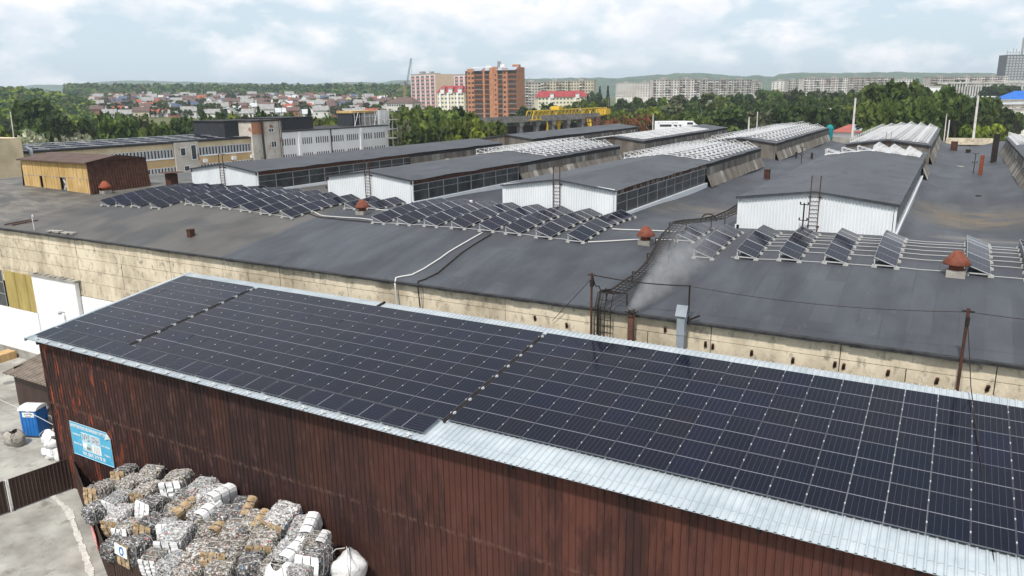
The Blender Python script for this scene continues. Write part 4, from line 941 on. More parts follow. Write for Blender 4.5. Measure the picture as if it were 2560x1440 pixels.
# ---- sacks
def sack_mesh(seed, sx, sy, sz, tied=False, slump=.3):
    rg = np.random.default_rng(seed); nu, nv = 22, 14; P = []
    ph = rg.uniform(0, 6, 8)
    for j in range(nv + 1):
        v = j / nv; e = .30
        for i in range(nu):
            a = 2 * math.pi * i / nu; ca, sa = math.cos(a), math.sin(a)
            sq = (abs(ca) ** 3.2 + abs(sa) ** 3.2) ** (-1 / 3.2)
            prof = math.sin(math.pi * min(max(v, .04 + .10), .98)) ** e
            if tied and v > .72: prof = max(.08, prof * (1 - (v - .72) * 3.0))
            w_ = 1 + .07 * math.sin(3 * a + ph[0] + 4 * v) + .05 * math.sin(7 * a + ph[1] + 9 * v) + .03 * rg.normal()
            z = v * sz * (1.0 + .10 * math.sin(a * 2 + ph[2]) * v) + (.04 * rg.normal() if 0 < v < 1 else 0)
            P.append((sx / 2 * sq * ca * prof * w_ + slump * v * v * math.cos(ph[3]) * sx * .3, sy / 2 * sq * sa * prof * w_ + slump * v * v * math.sin(ph[3]) * sy * .3, max(0, z)))
    F = [(j * nu + i, j * nu + (i + 1) % nu, (j + 1) * nu + (i + 1) % nu, (j + 1) * nu + i) for j in range(nv) for i in range(nu)]
    return P, F
M_sackw = mat('white_woven_sack', (.58, .58, .59), (.78, .78, .78), 1.5, .75, .05, 3.2, c3=(.36, .35, .34), s3=4, p3=(.58, .72))
M_sackg = mat('dirty_woven_sack', (.26, .24, .21), (.42, .40, .36), 2, .85, .05, 3.2, c3=(.16, .14, .12), s3=4, p3=(.55, .7))
def sack(x, y, z, sx, sy, sz, seed, m, label, group, tied=False, rz=0):
    t = thing('bulk_sack', label, 'sack', (x, y, z), rz, group); P, F = sack_mesh(seed, sx, sy, sz, tied)
    b = MB(); b.v = P; b.f = F; b.m = [0] * len(F); b.build('sack_body', m, t, True)
    b = MB(); r = random.Random(seed)
    for s in (-1, 1): b.tube([(s * sx * .42, -sy * .40, sz * .55), (s * sx * .40, -sy * .42, sz * .9), (s * sx * .22, -sy * .2, sz * 1.08), (0, s * .05, sz * (1.1 if tied else .95))], .018, 5)
    b.build('strap', M_black if m is M_sackg else M_cabw, t); return t
G_ = 'sacks piled around the portable toilet'
sack(-54.9, 26.8, 0, 1.1, 1.1, .9, 1, M_sackw, 'dirty white sack lying low behind the blue toilet, leftmost', G_); sack(-55.0, 26.9, .72, 1.0, 1.0, .8, 2, M_sackg, 'greyish sack on top of the white one left of the toilet', G_)
sack(-53.4, 24.2, 0, 1.35, 1.15, 1.0, 3, M_sackg, 'big grimy grey sack with dark straps in front of the toilet', G_)
sack(-50.9, 25.4, 0, 1.3, 1.2, 1.2, 4, M_sackw, 'slumped white sack right of the grimy grey one', G_, rz=.4); sack(-49.6, 25.9, 0, 1.2, 1.2, 1.6, 5, M_sackw, 'tall white sack closest to the shed end wall', G_, True)
sack(-49.3, 24.5, 0, 1.6, 1.3, .85, 6, M_sackw, 'wide flattened white sack nearest the left fence', G_); sack(-47.9, 24.5, 0, 1.3, 1.3, .95, 7, M_sackw, 'white sack low beside the shed corner', G_, rz=.7)
sack(-49.2, 24.8, .65, 1.5, 1.3, .7, 8, M_sackw, 'open white sack lying on top of the flattened one', G_, rz=1.1); sack(-47.8, 25.1, .7, 1.2, 1.1, .8, 9, M_sackw, 'white sack on top beside the shed corner', G_); sack(-46.6, 24.0, 0, 1.2, 1.1, .6, 10, M_sackg, 'small dirty sack tucked in the corner by the shed', G_)
b = MB(); 
for k in range(14): a = rng.uniform(-1, 1, 4); b.bar((-51.0 + a[0], 27.3 + a[1] * .4, .1), (-50.6 + a[2], 27.2 + a[3] * .4, .9 + .5 * a[0]), .09, .05)
tag(b.build('scrap_pile', M_black), 'dark scrap metal heaped against the lean-to behind the sacks', 'scrap')
sack(-76.0, 33.0, 0, 1.9, 1.4, .95, 12, M_sackw, 'flat white sack at the foot of the white wall, far left', 'sacks at the white wall'); sack(-75.4, 33.2, .8, .8, .7, .6, 13, M_sackg, 'grey bundle on top of the white sack by the wall', 'sacks at the white wall')
# pallets
for k in range(5):
    t = thing('wooden_pallet', 'pale wooden pallet, %s from the bottom of the stack by the white wall' % ORD[k + 1], 'pallet', (-72.9, 33.4, k * .145), .08, 'stacked wooden pallets')
    mw = MATS.get('pallet_wood') or mat('pallet_wood', (.45, .28, .12), (.62, .42, .22), 3, .85)
    b = MB(); 
    for j in range(7): b.box((-.6, -.8 + j * .235, .118), (.6, -.8 + j * .235 + .16, .142))
    b.build('deck_boards', mw, t); b = MB()
    for j in range(3): b.box((-.6 + j * .55, -.8, 0), (-.5 + j * .55, .8, .117))
    b.build('bearers', mw, t)
b = MB(); b.lathe([(.42, .012), (.42, .02), (0, .022)], atz(22, 957, 0), 20); tag(b.build('manhole_cover', mat('cast_iron', (.12, .12, .12), (.18, .18, .175), 3)), 'round dark manhole cover set in the yard concrete', 'manhole')
wire('overhead_wire', [(-66, 26.2, 2.0), (-52.0, 25.2, 2.0), (-44.9, 24.2, 2.2)], .02, M_cabw, 'thin pale wire stretched across the yard before the toilet')
wire('wall_wire', [(-67.3, 34.1, 5.0), (-67.2, 34.05, 2.2)], .025, M_steel, 'thin grey pipe down the white wall at the yellow glazing')
t = thing('wall_lamp', 'small dark lamp on the white bay wall above the shed roof', 'lamp', (-63.2, 34.15, 5.6)); b = MB(); b.bar((0, 0, 0), (0, -.35, .1), .05); b.build('arm', M_dark, t); b = MB(); b.lathe([(.0, 0), (.14, .02), (.16, .2), (.05, .3), (0, .3)], (0, -.38, -.1), 10); b.build('lamp_head', M_frameg, t)

# ================================================================== BALES
def bale_material(name, c1, c2, c3):
    m = D.materials.new(name); m.use_nodes = True; nt = m.node_tree; lk = nt.links; b = nt.nodes['Principled BSDF']; b.inputs['Roughness'].default_value = .6
    t = N(nt, 'ShaderNodeTexCoord'); oi = N(nt, 'ShaderNodeObjectInfo')
    v0 = N(nt, 'ShaderNodeVectorMath', operation='ADD'); lk.new(t.outputs['Object'], v0.inputs[0]); lk.new(oi.outputs['Location'], v0.inputs[1])
    vo = N(nt, 'ShaderNodeTexVoronoi', i_Scale=13.0, feature='F1'); lk.new(v0.outputs[0], vo.inputs['Vector'])
    sp = N(nt, 'ShaderNodeSeparateColor'); lk.new(vo.outputs['Color'], sp.inputs[0])
    cr = N(nt, 'ShaderNodeValToRGB'); cr.color_ramp.interpolation = 'CONSTANT'; e = cr.color_ramp.elements
    e[0].position = 0; e[0].color = rgb(c1); e[1].position = .38; e[1].color = rgb(c2)
    for p, c in ((.60, c3), (.83, (.56, .56, .56)), (.90, (.10, .09, .085)), (.965, (.45, .07, .06)), (.975, (.07, .22, .38)), (.985, (.5, .5, .5))): q = e.new(p); q.color = rgb(c)
    lk.new(sp.outputs[0], cr.inputs[0])
    hs = N(nt, 'ShaderNodeHueSaturation'); mr = N(nt, 'ShaderNodeMapRange', i_3=.75, i_4=1.2); lk.new(oi.outputs['Random'], mr.inputs[0]); lk.new(mr.outputs[0], hs.inputs['Value']); lk.new(cr.outputs[0], hs.inputs['Color'])
    lk.new(hs.outputs[0], b.inputs['Base Color'])
    bp = N(nt, 'ShaderNodeBump', i_Distance=.06); lk.new(vo.outputs['Distance'], bp.inputs['Height']); lk.new(bp.outputs[0], b.inputs['Normal']); return m
M_b1 = bale_material('shredded_film', (.15, .13, .11), (.30, .27, .24), (.42, .39, .36))
M_b2 = bale_material('pressed_bottles', (.24, .235, .235), (.40, .395, .39), (.52, .51, .51))
M_b3 = bale_material('dark_scrap', (.06, .058, .058), (.16, .15, .15), (.24, .23, .225))
M_card = mat('cardboard', (.28, .19, .10), (.50, .38, .24), 4, .9, .04, 5, c3=(.16, .11, .07), s3=7, p3=(.52, .66))
M_film = mat('white_film_wrap', (.62, .63, .65), (.82, .82, .83), 3, .5, .03, 6, c3=(.40, .40, .41), s3=5)
M_str = mat('baling_strap', (.50, .50, .48), rough=.6)
BX, BY, BZ = .56, .80, .50
def bale_mesh(seed, m):
    rg = np.random.default_rng(seed); n = (11, 15, 10); P = []; idx = {}; F = []
    ph = rg.uniform(0, 6, 6)
    def vid(i, j, k):
        if (i, j, k) in idx: return idx[(i, j, k)]
        u, v, w_ = (2 * i / n[0] - 1), (2 * j / n[1] - 1), (2 * k / n[2] - 1)
        p = np.array([u, v, w_]); r = (abs(u) ** 6 + abs(v) ** 6 + abs(w_) ** 6) ** (1 / 6); p = p / max(r, 1e-6)
        bul = 1 + .05 * math.sin(3 * u + ph[0]) * math.cos(2.5 * v + ph[1]) + .045 * (1 - abs(v)) + .03 * rg.normal()
        groove = 1 - .045 * max(0, math.cos((v * 1.5 + .0) * math.pi * 2) ** 12)
        q = p * np.array([BX, BY, BZ]) * np.array([bul * groove, 1 + .03 * rg.normal(), bul * groove]); idx[(i, j, k)] = len(P); P.append(tuple(q)); return idx[(i, j, k)]
    for ax in range(3):
        a, b_ = [q for q in range(3) if q != ax]
        for s in (0, n[ax]):
            for i in range(n[a]):
                for j in range(n[b_]):
                    c = []
                    for di, dj in ((0, 0), (1, 0), (1, 1), (0, 1)):
                        t = [0, 0, 0]; t[ax] = s; t[a] = i + di; t[b_] = j + dj; c.append(vid(*t))
                    F.append(tuple(c))
    b = MB(); b.v = P; b.f = F; b.m = [0] * len(F)
    # loose flakes standing off the surface
    for _ in range(130):
        f = F[rg.integers(len(F))]; c = np.mean([P[i] for i in f], axis=0); nn_ = c / np.linalg.norm(c * np.array([1 / BX, 1 / BY, 1 / BZ])); d1 = rg.normal(0, 1, 3); d1 /= np.linalg.norm(d1); d2 = np.cross(d1, rg.normal(0, 1, 3)); d2 /= np.linalg.norm(d2)
        c = c + rg.normal(0, .02, 3) + c * .03; s1, s2 = rg.uniform(.03, .075), rg.uniform(.02, .05)
        b.add([c - d1 * s1 - d2 * s2, c + d1 * s1 - d2 * s2, c + d1 * s1 + d2 * s2, c - d1 * s1 + d2 * s2], [(0, 1, 2, 3)])
    me = b.mesh('bale_body', m); bpy_fix(me); return me
def bpy_fix(me):
    import bmesh
    bm = bmesh.new(); bm.from_mesh(me); bmesh.ops.recalc_face_normals(bm, faces=bm.faces); bm.to_mesh(me); bm.free()
BM = {k: [bale_mesh(s, m) for s in ss] for k, (m, ss) in dict(a=(M_b1, (1, 2, 3)), b=(M_b2, (4, 5)), c=(M_b3, (6, 7))).items()}
def strap_mesh():
    b = MB()
    for v in (-.5, 0, .5):
        y = v * BY * 1.25 + .0; n = 20; pts = []
        for i in range(n + 1):
            a = 2 * math.pi * i / n; ca, sa = math.cos(a), math.sin(a); r = (abs(ca) ** 5 + abs(sa) ** 5) ** (-1 / 5); pts.append((ca * r * (BX * 1.075), y + .02 * math.sin(3 * a), sa * r * (BZ * 1.075)))
        b.tube(pts, .010, 4, cap=False)
    return b.mesh('straps', M_str)
STR = strap_mesh()
def wrap_mesh(seed, m, side):
    """pressed sheets over one end (or over the top corner) of a bale"""
    rg = np.random.default_rng(seed); b = MB(); n = 3
    for k in range(n):
        w0 = -.96 + 1.92 * k / n; w1 = w0 + 1.92 / n - .09 * rg.uniform(.6, 1.4); pts = []
        for (t0) in np.linspace(0, 1, 9):
            if side == 'end': P_ = [(-.15, -1.0, .98), (0, -1.06, .7), (0, -1.09, 0), (0, -1.06, -.7), (-.1, -.98, -.98)]
            ang = t0
            z = 1.0 - 2.0 * t0; bulge = .05 * math.sin(math.pi * t0) + .02 * rg.normal()
            pts.append((z, bulge))
        for (z0, b0), (z1, b1) in zip(pts, pts[1:]):
            if side == 'end':
                y0_, y1_ = -BY * (1.005 + b0), -BY * (1.005 + b1); sk = lambda z: .94 if abs(z) > .9 else 1.0
                b.add([(w0 * BX * sk(z0), y0_, z0 * BZ), (w1 * BX * sk(z0), y0_, z0 * BZ), (w1 * BX * sk(z1), y1_, z1 * BZ), (w0 * BX * sk(z1), y1_, z1 * BZ)], [(0, 1, 2, 3)])
            else:                                                      # over the +x side and top edge
                def q(t, ww):
                    a = -.35 + 1.75 * t; ca, sa = math.cos(a), math.sin(a); r = (abs(ca) ** 5 + abs(sa) ** 5) ** (-1 / 5) * 1.10; return (ca * r * BX, ww * BY, sa * r * BZ)
                u0, u1 = (1 - z0) / 2, (1 - z1) / 2; b.add([q(u0, w0), q(u0, w1), q(u1, w1), q(u1, w0)], [(0, 1, 2, 3)])
    return b.mesh('wrap', m)
WR = {'E': [wrap_mesh(1, M_card, 'end'), wrap_mesh(2, M_card, 'end')], 'W': [wrap_mesh(3, M_film, 'end'), wrap_mesh(4, M_film, 'end')], 'C': [wrap_mesh(5, M_card, 'side')], 'F': [wrap_mesh(6, M_film, 'side')]}
def S(x, y): t = min(.8, max(0, (x + 41.5) / 16)); return .9 + 2.3 * t ** .6 + .35 * (y - 19)
def pile_hit(px, py, dz=0):
    r = ray(px, py)
    for Y in np.arange(16.5, 21.85, .04):
        q = CAM + r * (Y / r[1])
        if q[2] <= S(q[0], Y) + dz: return Vector(q)
    q = CAM + r * (21.85 / r[1]); return Vector(q)
# px, py, body, wraps, yaw deg, scale, label
BL = [(316, 1188, 'c', 'E', 25, .95, 'dark flat bale highest at the back left, under the blue board'), (377, 1195, 'a', '', 30, 1.0, 'grey bale at the back left, right behind the cardboard-ended one'),
 (262, 1232, 'a', 'E', 12, 1.05, 'grey bale with banded cardboard end nearest the fence top'), (330, 1216, 'a', '', 5, .95, 'plain grey bale between the two cardboard-ended ones at the top left'),
 (373, 1232, 'a', 'E', 8, 1.0, 'grey bale with big cardboard end below the blue board'), (446, 1209, 'a', 'W', 28, 1.08, 'single grey bale standing high alone against the brown wall'),
 (302, 1255, 'b', 'W', 0, .95, 'bale with rounded white wrapped end near the left of the heap'), (250, 1277, 'c', '', -5, 1.0, 'dark bale in the shade along the fence'),
 (385, 1268, 'c', 'W', 10, 1.0, 'dark speckled bale with a white wrapped end'), (306, 1298, 'b', 'E', 20, 1.08, 'long striped silvery bale with a torn cardboard end'),
 (508, 1226, 'b', '', 35, 1.0, 'clear plastic bale leaning on the wall, right of the lone high one'), (468, 1246, 'c', '', 30, .9, 'dark bale squeezed behind the clear plastic ones'),
 (540, 1250, 'b', 'F', 20, 1.1, 'silvery bale with white film over its right side'), (456, 1277, 'a', 'C', 15, 1.05, 'grey bale with orange-brown cardboard over its right side'),
 (384, 1318, 'c', 'E', 10, 1.02, 'dark bale with a pale cardboard end in the middle left'), (328, 1326, 'a', 'W', 15, .95, 'grey bale trailing white film in the left of the heap'),
 (428, 1318, 'b', 'W', 40, .9, 'low bale half covered in crumpled white film'), (445, 1350, 'b', 'W', 35, 1.3, 'largest bale, silvery with crossed straps, in the middle of the heap'),
 (513, 1292, 'a', 'F', 22, 1.1, 'grey bale banded in four white panels on its right side'), (536, 1332, 'a', 'C', 20, 1.0, 'grey bale with yellowish cardboard right side under the white panelled one'),
 (344, 1374, 'c', 'E', 5, 1.05, 'dark bale with cardboard below a printed white and blue sheet'), (394, 1398, 'a', 'W', 30, .95, 'bale with fluffy white end at the bottom of the fence'),
 (438, 1420, 'b', '', 20, 1.05, 'silvery strapped bale at the bottom edge left'), (292, 1368, 'c', '', 0, .85, 'small dark bale wedged low against the fence'),
 (505, 1392, 'a', '', 45, 1.1, 'grey bale lying askew near the bottom, left of the white-banded end'), (553, 1385, 'a', 'E', 30, 1.12, 'wide grey bale with striped beige end near the bottom'),
 (484, 1430, 'a', '', 15, 1.0, 'grey bale cut by the bottom edge, second from the left'), (607, 1281, 'c', 'C', 38, 1.0, 'bale with tan cardboard top against the brown wall, upper of two'),
 (640, 1312, 'a', 'C', 35, .95, 'bale with tan cardboard top against the brown wall, lower of two'), (706, 1303, 'b', 'E', 25, 1.22, 'large speckled bale with a cardboard end against the brown wall'),
 (762, 1328, 'b', 'F', 28, 1.0, 'strapped silvery bale with three white panels, near the wall'), (590, 1338, 'a', '', 30, 1.02, 'plain brownish grey bale below the tan cardboard ones'),
 (588, 1380, 'a', '', 50, 1.1, 'grey bale with a white strip on its right lower side'), (664, 1358, 'a', 'E', 48, 1.2, 'wide grey bale with torn yellow cardboard at its front'),
 (790, 1364, 'a', 'F', 30, .95, 'grey bale under the white-panelled one close to the wall'), (728, 1385, 'b', 'F', 15, 1.1, 'tangled strapped bale in front of the panelled ones'),
 (786, 1402, 'c', 'W', 18, 1.08, 'big dark bale with a bright white end beside the tied sack'), (636, 1418, 'c', '', 40, 1.1, 'dark green-grey bale at the bottom edge, middle'),
 (556, 1428, 'a', '', 35, 1.0, 'pale grey bale cut by the bottom edge below the striped beige end'), (566, 1292, 'c', '', 20, .85, 'small dark bale wedged behind the cardboard-topped pair'),
 (690, 1425, 'a', '', 30, 1.0, 'grey bale cut by the bottom edge, right of the dark green-grey one'), (760, 1432, 'b', '', 10, .95, 'silvery bale cut by the bottom edge beside the grey sack')]
rb = random.Random(4)
for k, (px, py, body, wr, yaw, sc, lb) in enumerate(BL):
    p = pile_hit(px, py); dep = max(0, p.y - 21.55); t = thing('waste_bale', lb, 'bale', p, 0, 'pressed waste bales heaped inside the fence')
    t.rotation_euler = (math.radians(rb.uniform(-10, 10)), math.radians(rb.uniform(-9, 9)), math.radians(yaw * .75 + rb.uniform(-8, 8)))
    sc *= .97; t.scale = (sc * rb.uniform(.92, 1.06), sc * rb.uniform(.78, .98), sc * rb.uniform(.95, 1.1))
    obj('bale_body', BM[body][k % len(BM[body])], t); obj('straps', STR, t)
    for c in wr: obj('wrap', WR[c][k % len(WR[c])], t)
    if 'printed' in lb:
        b = MB(); b.box((-.5, -.95, .02), (.52, -.92, .50)); w_ = b.build('printed_sheet', M_film, t); b = MB(); b.lathe([(.20, 0), (.12, .012)], (0, 0, 0), 18); q = b.build('blue_ring', mat('print_blue', (.02, .18, .40)), t, loc=(.08, -.955, .26)); q.rotation_euler = (math.pi / 2, 0, 0)
p = aty(868, 1415, 21.5); sack(p.x, 21.5, p.z - 1.0, 1.45, 1.35, 1.75, 21, M_sackw, 'large white sack tied at the top, at the right end of the bales', 'sacks on the bale heap', True)
p = pile_hit(704, 1436, .2); sack(p.x, p.y, p.z - .6, 1.3, 1.2, 1.1, 22, M_sackw, 'pale round sack cut by the bottom edge among the bales', 'sacks on the bale heap')
p = aty(838, 1390, 22.1); b = MB()
for k in range(5): b.bar((p.x - .3, 22.2 + .03 * k, p.z + k * .12 - .3), (p.x + .4, 22.25, p.z + .2 + k * .1 - .3), .16, .1)
tag(b.build('board_bundle', M_rust), 'brown crushed boards between the last bale and the tied sack', 'boards')
# loose crushed waste that carries and fills the heap
mb = MB(); gx = np.arange(-42.5, -17, .3); gy = np.arange(17.9, 22.6, .3); rg = np.random.default_rng(9)
def inside(x, y):
    fy = np.interp(x, [-43.4, -40.95, -36.05, -33.3, -32.0, -17], [22.5, 21.5, 19.35, 18.15, 17.9, 17.9]); return y - fy
vs = []
for y in gy:
    for x in gx:
        d_ = inside(x, y); h = (S(x, y) - 1.25) * min(1, max(0, d_ / .8)) * (1 if x < -22.5 else max(0, 1 - (x + 22.5) / 2.0)); vs.append((x + rg.normal(0, .05), y + rg.normal(0, .04), max(.0, h) + rg.normal(0, .09) * (1 if h > .1 else 0)))
nx = len(gx); fs = []
for j in range(len(gy) - 1):
    for i in range(nx - 1):
        if inside(gx[i], gy[j]) > -.05: fs.append((j * nx + i, j * nx + i + 1, (j + 1) * nx + i + 1, (j + 1) * nx + i))
mb.add(vs, fs)
for _ in range(5200):
    x, y = rg.uniform(-41.5, -22.3), rg.uniform(18, 22.4)
    if inside(x, y) < .25: continue
    c = np.array([x, y, max(0, (S(x, y) - 1.2) * min(1, inside(x, y) / .8)) + abs(rg.normal(0, .1))]); d1 = rg.normal(0, 1, 3); d1 /= np.linalg.norm(d1); d2 = np.cross(d1, rg.normal(0, 1, 3)); d2 /= np.linalg.norm(d2); s1, s2 = rg.uniform(.04, .13), rg.uniform(.03, .08)
    mb.add([c - d1 * s1 - d2 * s2, c + d1 * s1 - d2 * s2, c + d1 * s1 + d2 * s2, c - d1 * s1 + d2 * s2], [(0, 1, 2, 3)])
tag(mb.build('loose_waste', M_b3), 'loose crushed plastic waste filling the gaps under and between the bales', 'waste', kind='stuff')

# ================================================================== TREES
def leaf_material(name, c1, c2, c3):
    m = D.materials.new(name); m.use_nodes = True; nt = m.node_tree; lk = nt.links; b = nt.nodes['Principled BSDF']; b.inputs['Roughness'].default_value = .75; b.inputs['Specular IOR Level'].default_value = .2
    t = N(nt, 'ShaderNodeTexCoord'); no = N(nt, 'ShaderNodeTexNoise', i_Scale=5.0, i_Detail=4, i_Roughness=.7); lk.new(t.outputs['Object'], no.inputs['Vector'])
    cr = N(nt, 'ShaderNodeValToRGB'); e = cr.color_ramp.elements; e[0].position = .32; e[1].position = .68; e[0].color = rgb(c1); e[1].color = rgb(c3); q = e.new(.5); q.color = rgb(c2); lk.new(no.outputs[0], cr.inputs[0])
    oi = N(nt, 'ShaderNodeObjectInfo'); hs = N(nt, 'ShaderNodeHueSaturation'); mr = N(nt, 'ShaderNodeMapRange', i_3=.75, i_4=1.75); lk.new(oi.outputs['Random'], mr.inputs[0]); lk.new(mr.outputs[0], hs.inputs['Value'])
    mh = N(nt, 'ShaderNodeMath', operation='FRACT'); mm = N(nt, 'ShaderNodeMath', operation='MULTIPLY'); lk.new(oi.outputs['Random'], mm.inputs[0]); mm.inputs[1].default_value = 7.3; lk.new(mm.outputs[0], mh.inputs[0])
    mr2 = N(nt, 'ShaderNodeMapRange', i_3=.470, i_4=.505); lk.new(mh.outputs[0], mr2.inputs[0]); lk.new(mr2.outputs[0], hs.inputs['Hue']); lk.new(cr.outputs[0], hs.inputs['Color'])
    lk.new(hs.outputs[0], b.inputs['Base Color'])
    tr = N(nt, 'ShaderNodeBsdfTranslucent'); lk.new(hs.outputs[0], tr.inputs[0]); ms = N(nt, 'ShaderNodeMixShader', i_0=.3); lk.new(b.outputs[0], ms.inputs[1]); lk.new(tr.outputs[0], ms.inputs[2]); lk.new(ms.outputs[0], nt.nodes['Material Output'].inputs[0])
    return m
L_dark = leaf_material('dark_leaves', (.012, .026, .008), (.034, .060, .014), (.085, .125, .030))
L_mid = leaf_material('mid_leaves', (.020, .040, .008), (.058, .092, .018), (.135, .175, .040))
L_bright = leaf_material('bright_leaves', (.036, .066, .008), (.100, .150, .016), (.200, .250, .036))
L_grey = leaf_material('greyish_leaves', (.040, .050, .026), (.070, .082, .040), (.110, .120, .065))
L_con = leaf_material('conifer_needles', (.010, .022, .012), (.020, .040, .020), (.035, .060, .032))
L_blos = leaf_material('blossom_leaves', (.06, .09, .035), (.20, .22, .14), (.55, .55, .48))
def crown_pts(rg, blobs, per, ls):
    P = []; 
    for (c, r) in blobs:
        n = int(per * (r[0] * r[2]) ** .9); d = rg.normal(0, 1, (n, 3)); d /= np.linalg.norm(d, axis=1)[:, None]; rad = rg.uniform(.62, 1.04, n)[:, None]
        p = np.array(c) + d * rad * np.array(r); a = d + rg.normal(0, .75, (n, 3)); a /= np.linalg.norm(a, axis=1)[:, None]
        u = np.cross(a, rg.normal(0, 1, (n, 3))); u /= np.linalg.norm(u, axis=1)[:, None] + 1e-9; v = np.cross(a, u); s = rg.uniform(.55, 1.3, n)[:, None] * ls
        P.append(np.stack([p - u * s - v * s * .7, p + u * s - v * s * .7, p + u * s + v * s * .7, p - u * s + v * s * .7], 1))
    return np.concatenate(P).reshape(-1, 3)
def tree_proto(seed, kind, leafm, ls=.045, per=2300):
    """unit tree: height 1, crown width about 0.75 (1 for round)"""
    rg = np.random.default_rng(seed); blobs = []
    if kind == 'round':
        for _ in range(17):
            a = rg.uniform(0, 6.28); z = rg.uniform(.30, .86); R = .40 * math.sin(math.pi * min(1, max(.08, (z - .12) / .92))) ** .6
            rr = rg.uniform(.25, 1) ** .5 * R; s = rg.uniform(.10, .185); blobs.append(((rr * math.cos(a), rr * math.sin(a), z), (s, s, s * .78)))
    elif kind == 'tall':
        for _ in range(18):
            a = rg.uniform(0, 6.28); z = rg.uniform(.2, .93); R = .26 * math.sin(math.pi * min(1, max(.1, (z - .05) / .98))) ** .7
            rr = rg.uniform(.2, 1) ** .5 * R; s = rg.uniform(.075, .15); blobs.append(((rr * math.cos(a), rr * math.sin(a), z), (s, s, s * .95)))
    elif kind == 'con':
        for k in range(15):
            z = .12 + .82 * k / 14; R = .24 * (1 - (z - .1) / .95) + .015
            for _ in range(5): a = rg.uniform(0, 6.28); blobs.append(((R * .6 * math.cos(a), R * .6 * math.sin(a), z - .02), (R * .6 + .01, R * .6 + .01, .045)))
    elif kind == 'airy':
        for _ in range(22):
            a = rg.uniform(0, 6.28); z = rg.uniform(.28, .93); R = .42 * math.sin(math.pi * min(1, max(.1, (z - .1) / .95))) ** .6
            rr = rg.uniform(.3, 1) ** .5 * R; s = rg.uniform(.06, .12); blobs.append(((rr * math.cos(a), rr * math.sin(a), z), (s, s, s * .7)))
    P = crown_pts(rg, blobs, per * (1.6 if kind == 'airy' else 1), ls); F = np.arange(len(P)).reshape(-1, 4); cm = quadmesh('crown', P, F, leafm)
    b = MB(); b.tube([(0, 0, 0), (.01, .0, .25), (0, .015, .5), (-.01, 0, .8)], [.028, .02, .014, .004], 6)
    for c, r in blobs[:9]: z0 = c[2] * .55; b.tube([(0, 0, z0), (c[0] * .5, c[1] * .5, z0 + (c[2] - z0) * .6), c], [.010, .007, .003], 4)
    return b.mesh('trunk', M_bark), cm
TP = {'rd': [tree_proto(i, 'round', L_dark) for i in (1, 2, 3)], 'rm': [tree_proto(i, 'round', L_mid) for i in (4, 5, 6)], 'rb': [tree_proto(i, 'round', L_bright) for i in (7, 8)],
      'tg': [tree_proto(9, 'tall', L_grey), tree_proto(10, 'airy', L_grey)], 'tm': [tree_proto(11, 'tall', L_mid), tree_proto(12, 'tall', L_dark)], 'co': [tree_proto(13, 'con', L_con, .03, 4200)],
      'ai': [tree_proto(14, 'airy', L_dark), tree_proto(15, 'airy', L_mid)], 'bl': [tree_proto(16, 'round', L_blos, .035)]}
TLAB = {'rd': 'dense dark green round tree', 'rm': 'mid green round leafy tree', 'rb': 'bright yellow-green bushy tree', 'tg': 'thin greyish half-bare tree', 'tm': 'tall narrow dark leafy tree', 'co': 'pointed dark conifer', 'ai': 'loose open-crowned dark tree', 'bl': 'low tree in white blossom'}
tr_n = 0
def tree(px, ytop, dep, kind, wpx, where, group, label=None):
    global tr_n; tr_n += 1
    p = at(px, ytop, dep); g = gz(p.x, p.y); h = p.z - g
    if h < 2: return
    wd = wpx * dep / FPX; t = thing({'co': 'conifer_tree'}.get(kind, 'leafy_tree'), label or '%s %s' % (TLAB[kind], where), 'tree', (p.x, p.y, g - .1), random.uniform(0, 6.28), group)
    tm, cm = TP[kind][tr_n % len(TP[kind])]; base = {'co': .5, 'tm': .62, 'tg': .72}.get(kind, .92); s = wd / base; s = max(s * 1.12, h * (.62 if kind in ('rd', 'rm', 'rb', 'ai', 'bl') else .42))
    t.scale = (s, s, h + .1); obj('trunk', tm, t); obj('crown', cm, t)
def row(spec, where, group):
    for (px, y, dep, k, w_) in spec: tree(px, y, dep, k, w_, where, group)
rt = random.Random(21)
W1 = 'behind the long beige building'; G1 = 'trees behind the beige building'
row([(0, 300, 175, 'rb', 60), (12, 322, 165, 'rm', 60), (78, 252, 225, 'tm', 105), (92, 262, 220, 'rd', 120), (52, 312, 180, 'rm', 70), (125, 300, 215, 'rd', 90), (150, 288, 235, 'rd', 80), (178, 292, 230, 'rm', 80), (205, 295, 235, 'rb', 60), (232, 287, 225, 'rd', 70),
     (272, 271, 215, 'rd', 80), (300, 276, 205, 'rm', 95), (325, 272, 220, 'rd', 80), (345, 292, 215, 'tg', 50), (378, 297, 205, 'rm', 70), (405, 303, 215, 'ai', 60), (430, 295, 225, 'rd', 70), (458, 283, 235, 'rm', 50), (505, 288, 215, 'rd', 60), (530, 271, 225, 'rd', 80), (552, 290, 205, 'rm', 60),
     (580, 287, 230, 'tm', 50), (610, 280, 235, 'rd', 60), (640, 274, 240, 'rd', 50), (676, 272, 225, 'rd', 62), (705, 278, 250, 'rm', 50), (735, 285, 250, 'rm', 60)], W1, G1)
for px, y, d, w_ in ((488, 305, 180, 30), (525, 312, 178, 26), (772, 268, 230, 28), (645, 262, 300, 18)): tree(px, y, d, 'co', w_, 'standing %s' % {488: 'in front of the dark trees, bluish', 525: 'smaller, just right of the bluish one', 772: 'tall above the dark roof annexe', 645: 'far back above the village edge'}[px], 'conifers around the left buildings')
for px, y, d, w_ in ((42, 318, 150, 42), (155, 325, 152, 42), (180, 330, 152, 30)): tree(px, y, d, 'bl', w_, 'before the dark trees at the left', 'blossoming trees at the left')
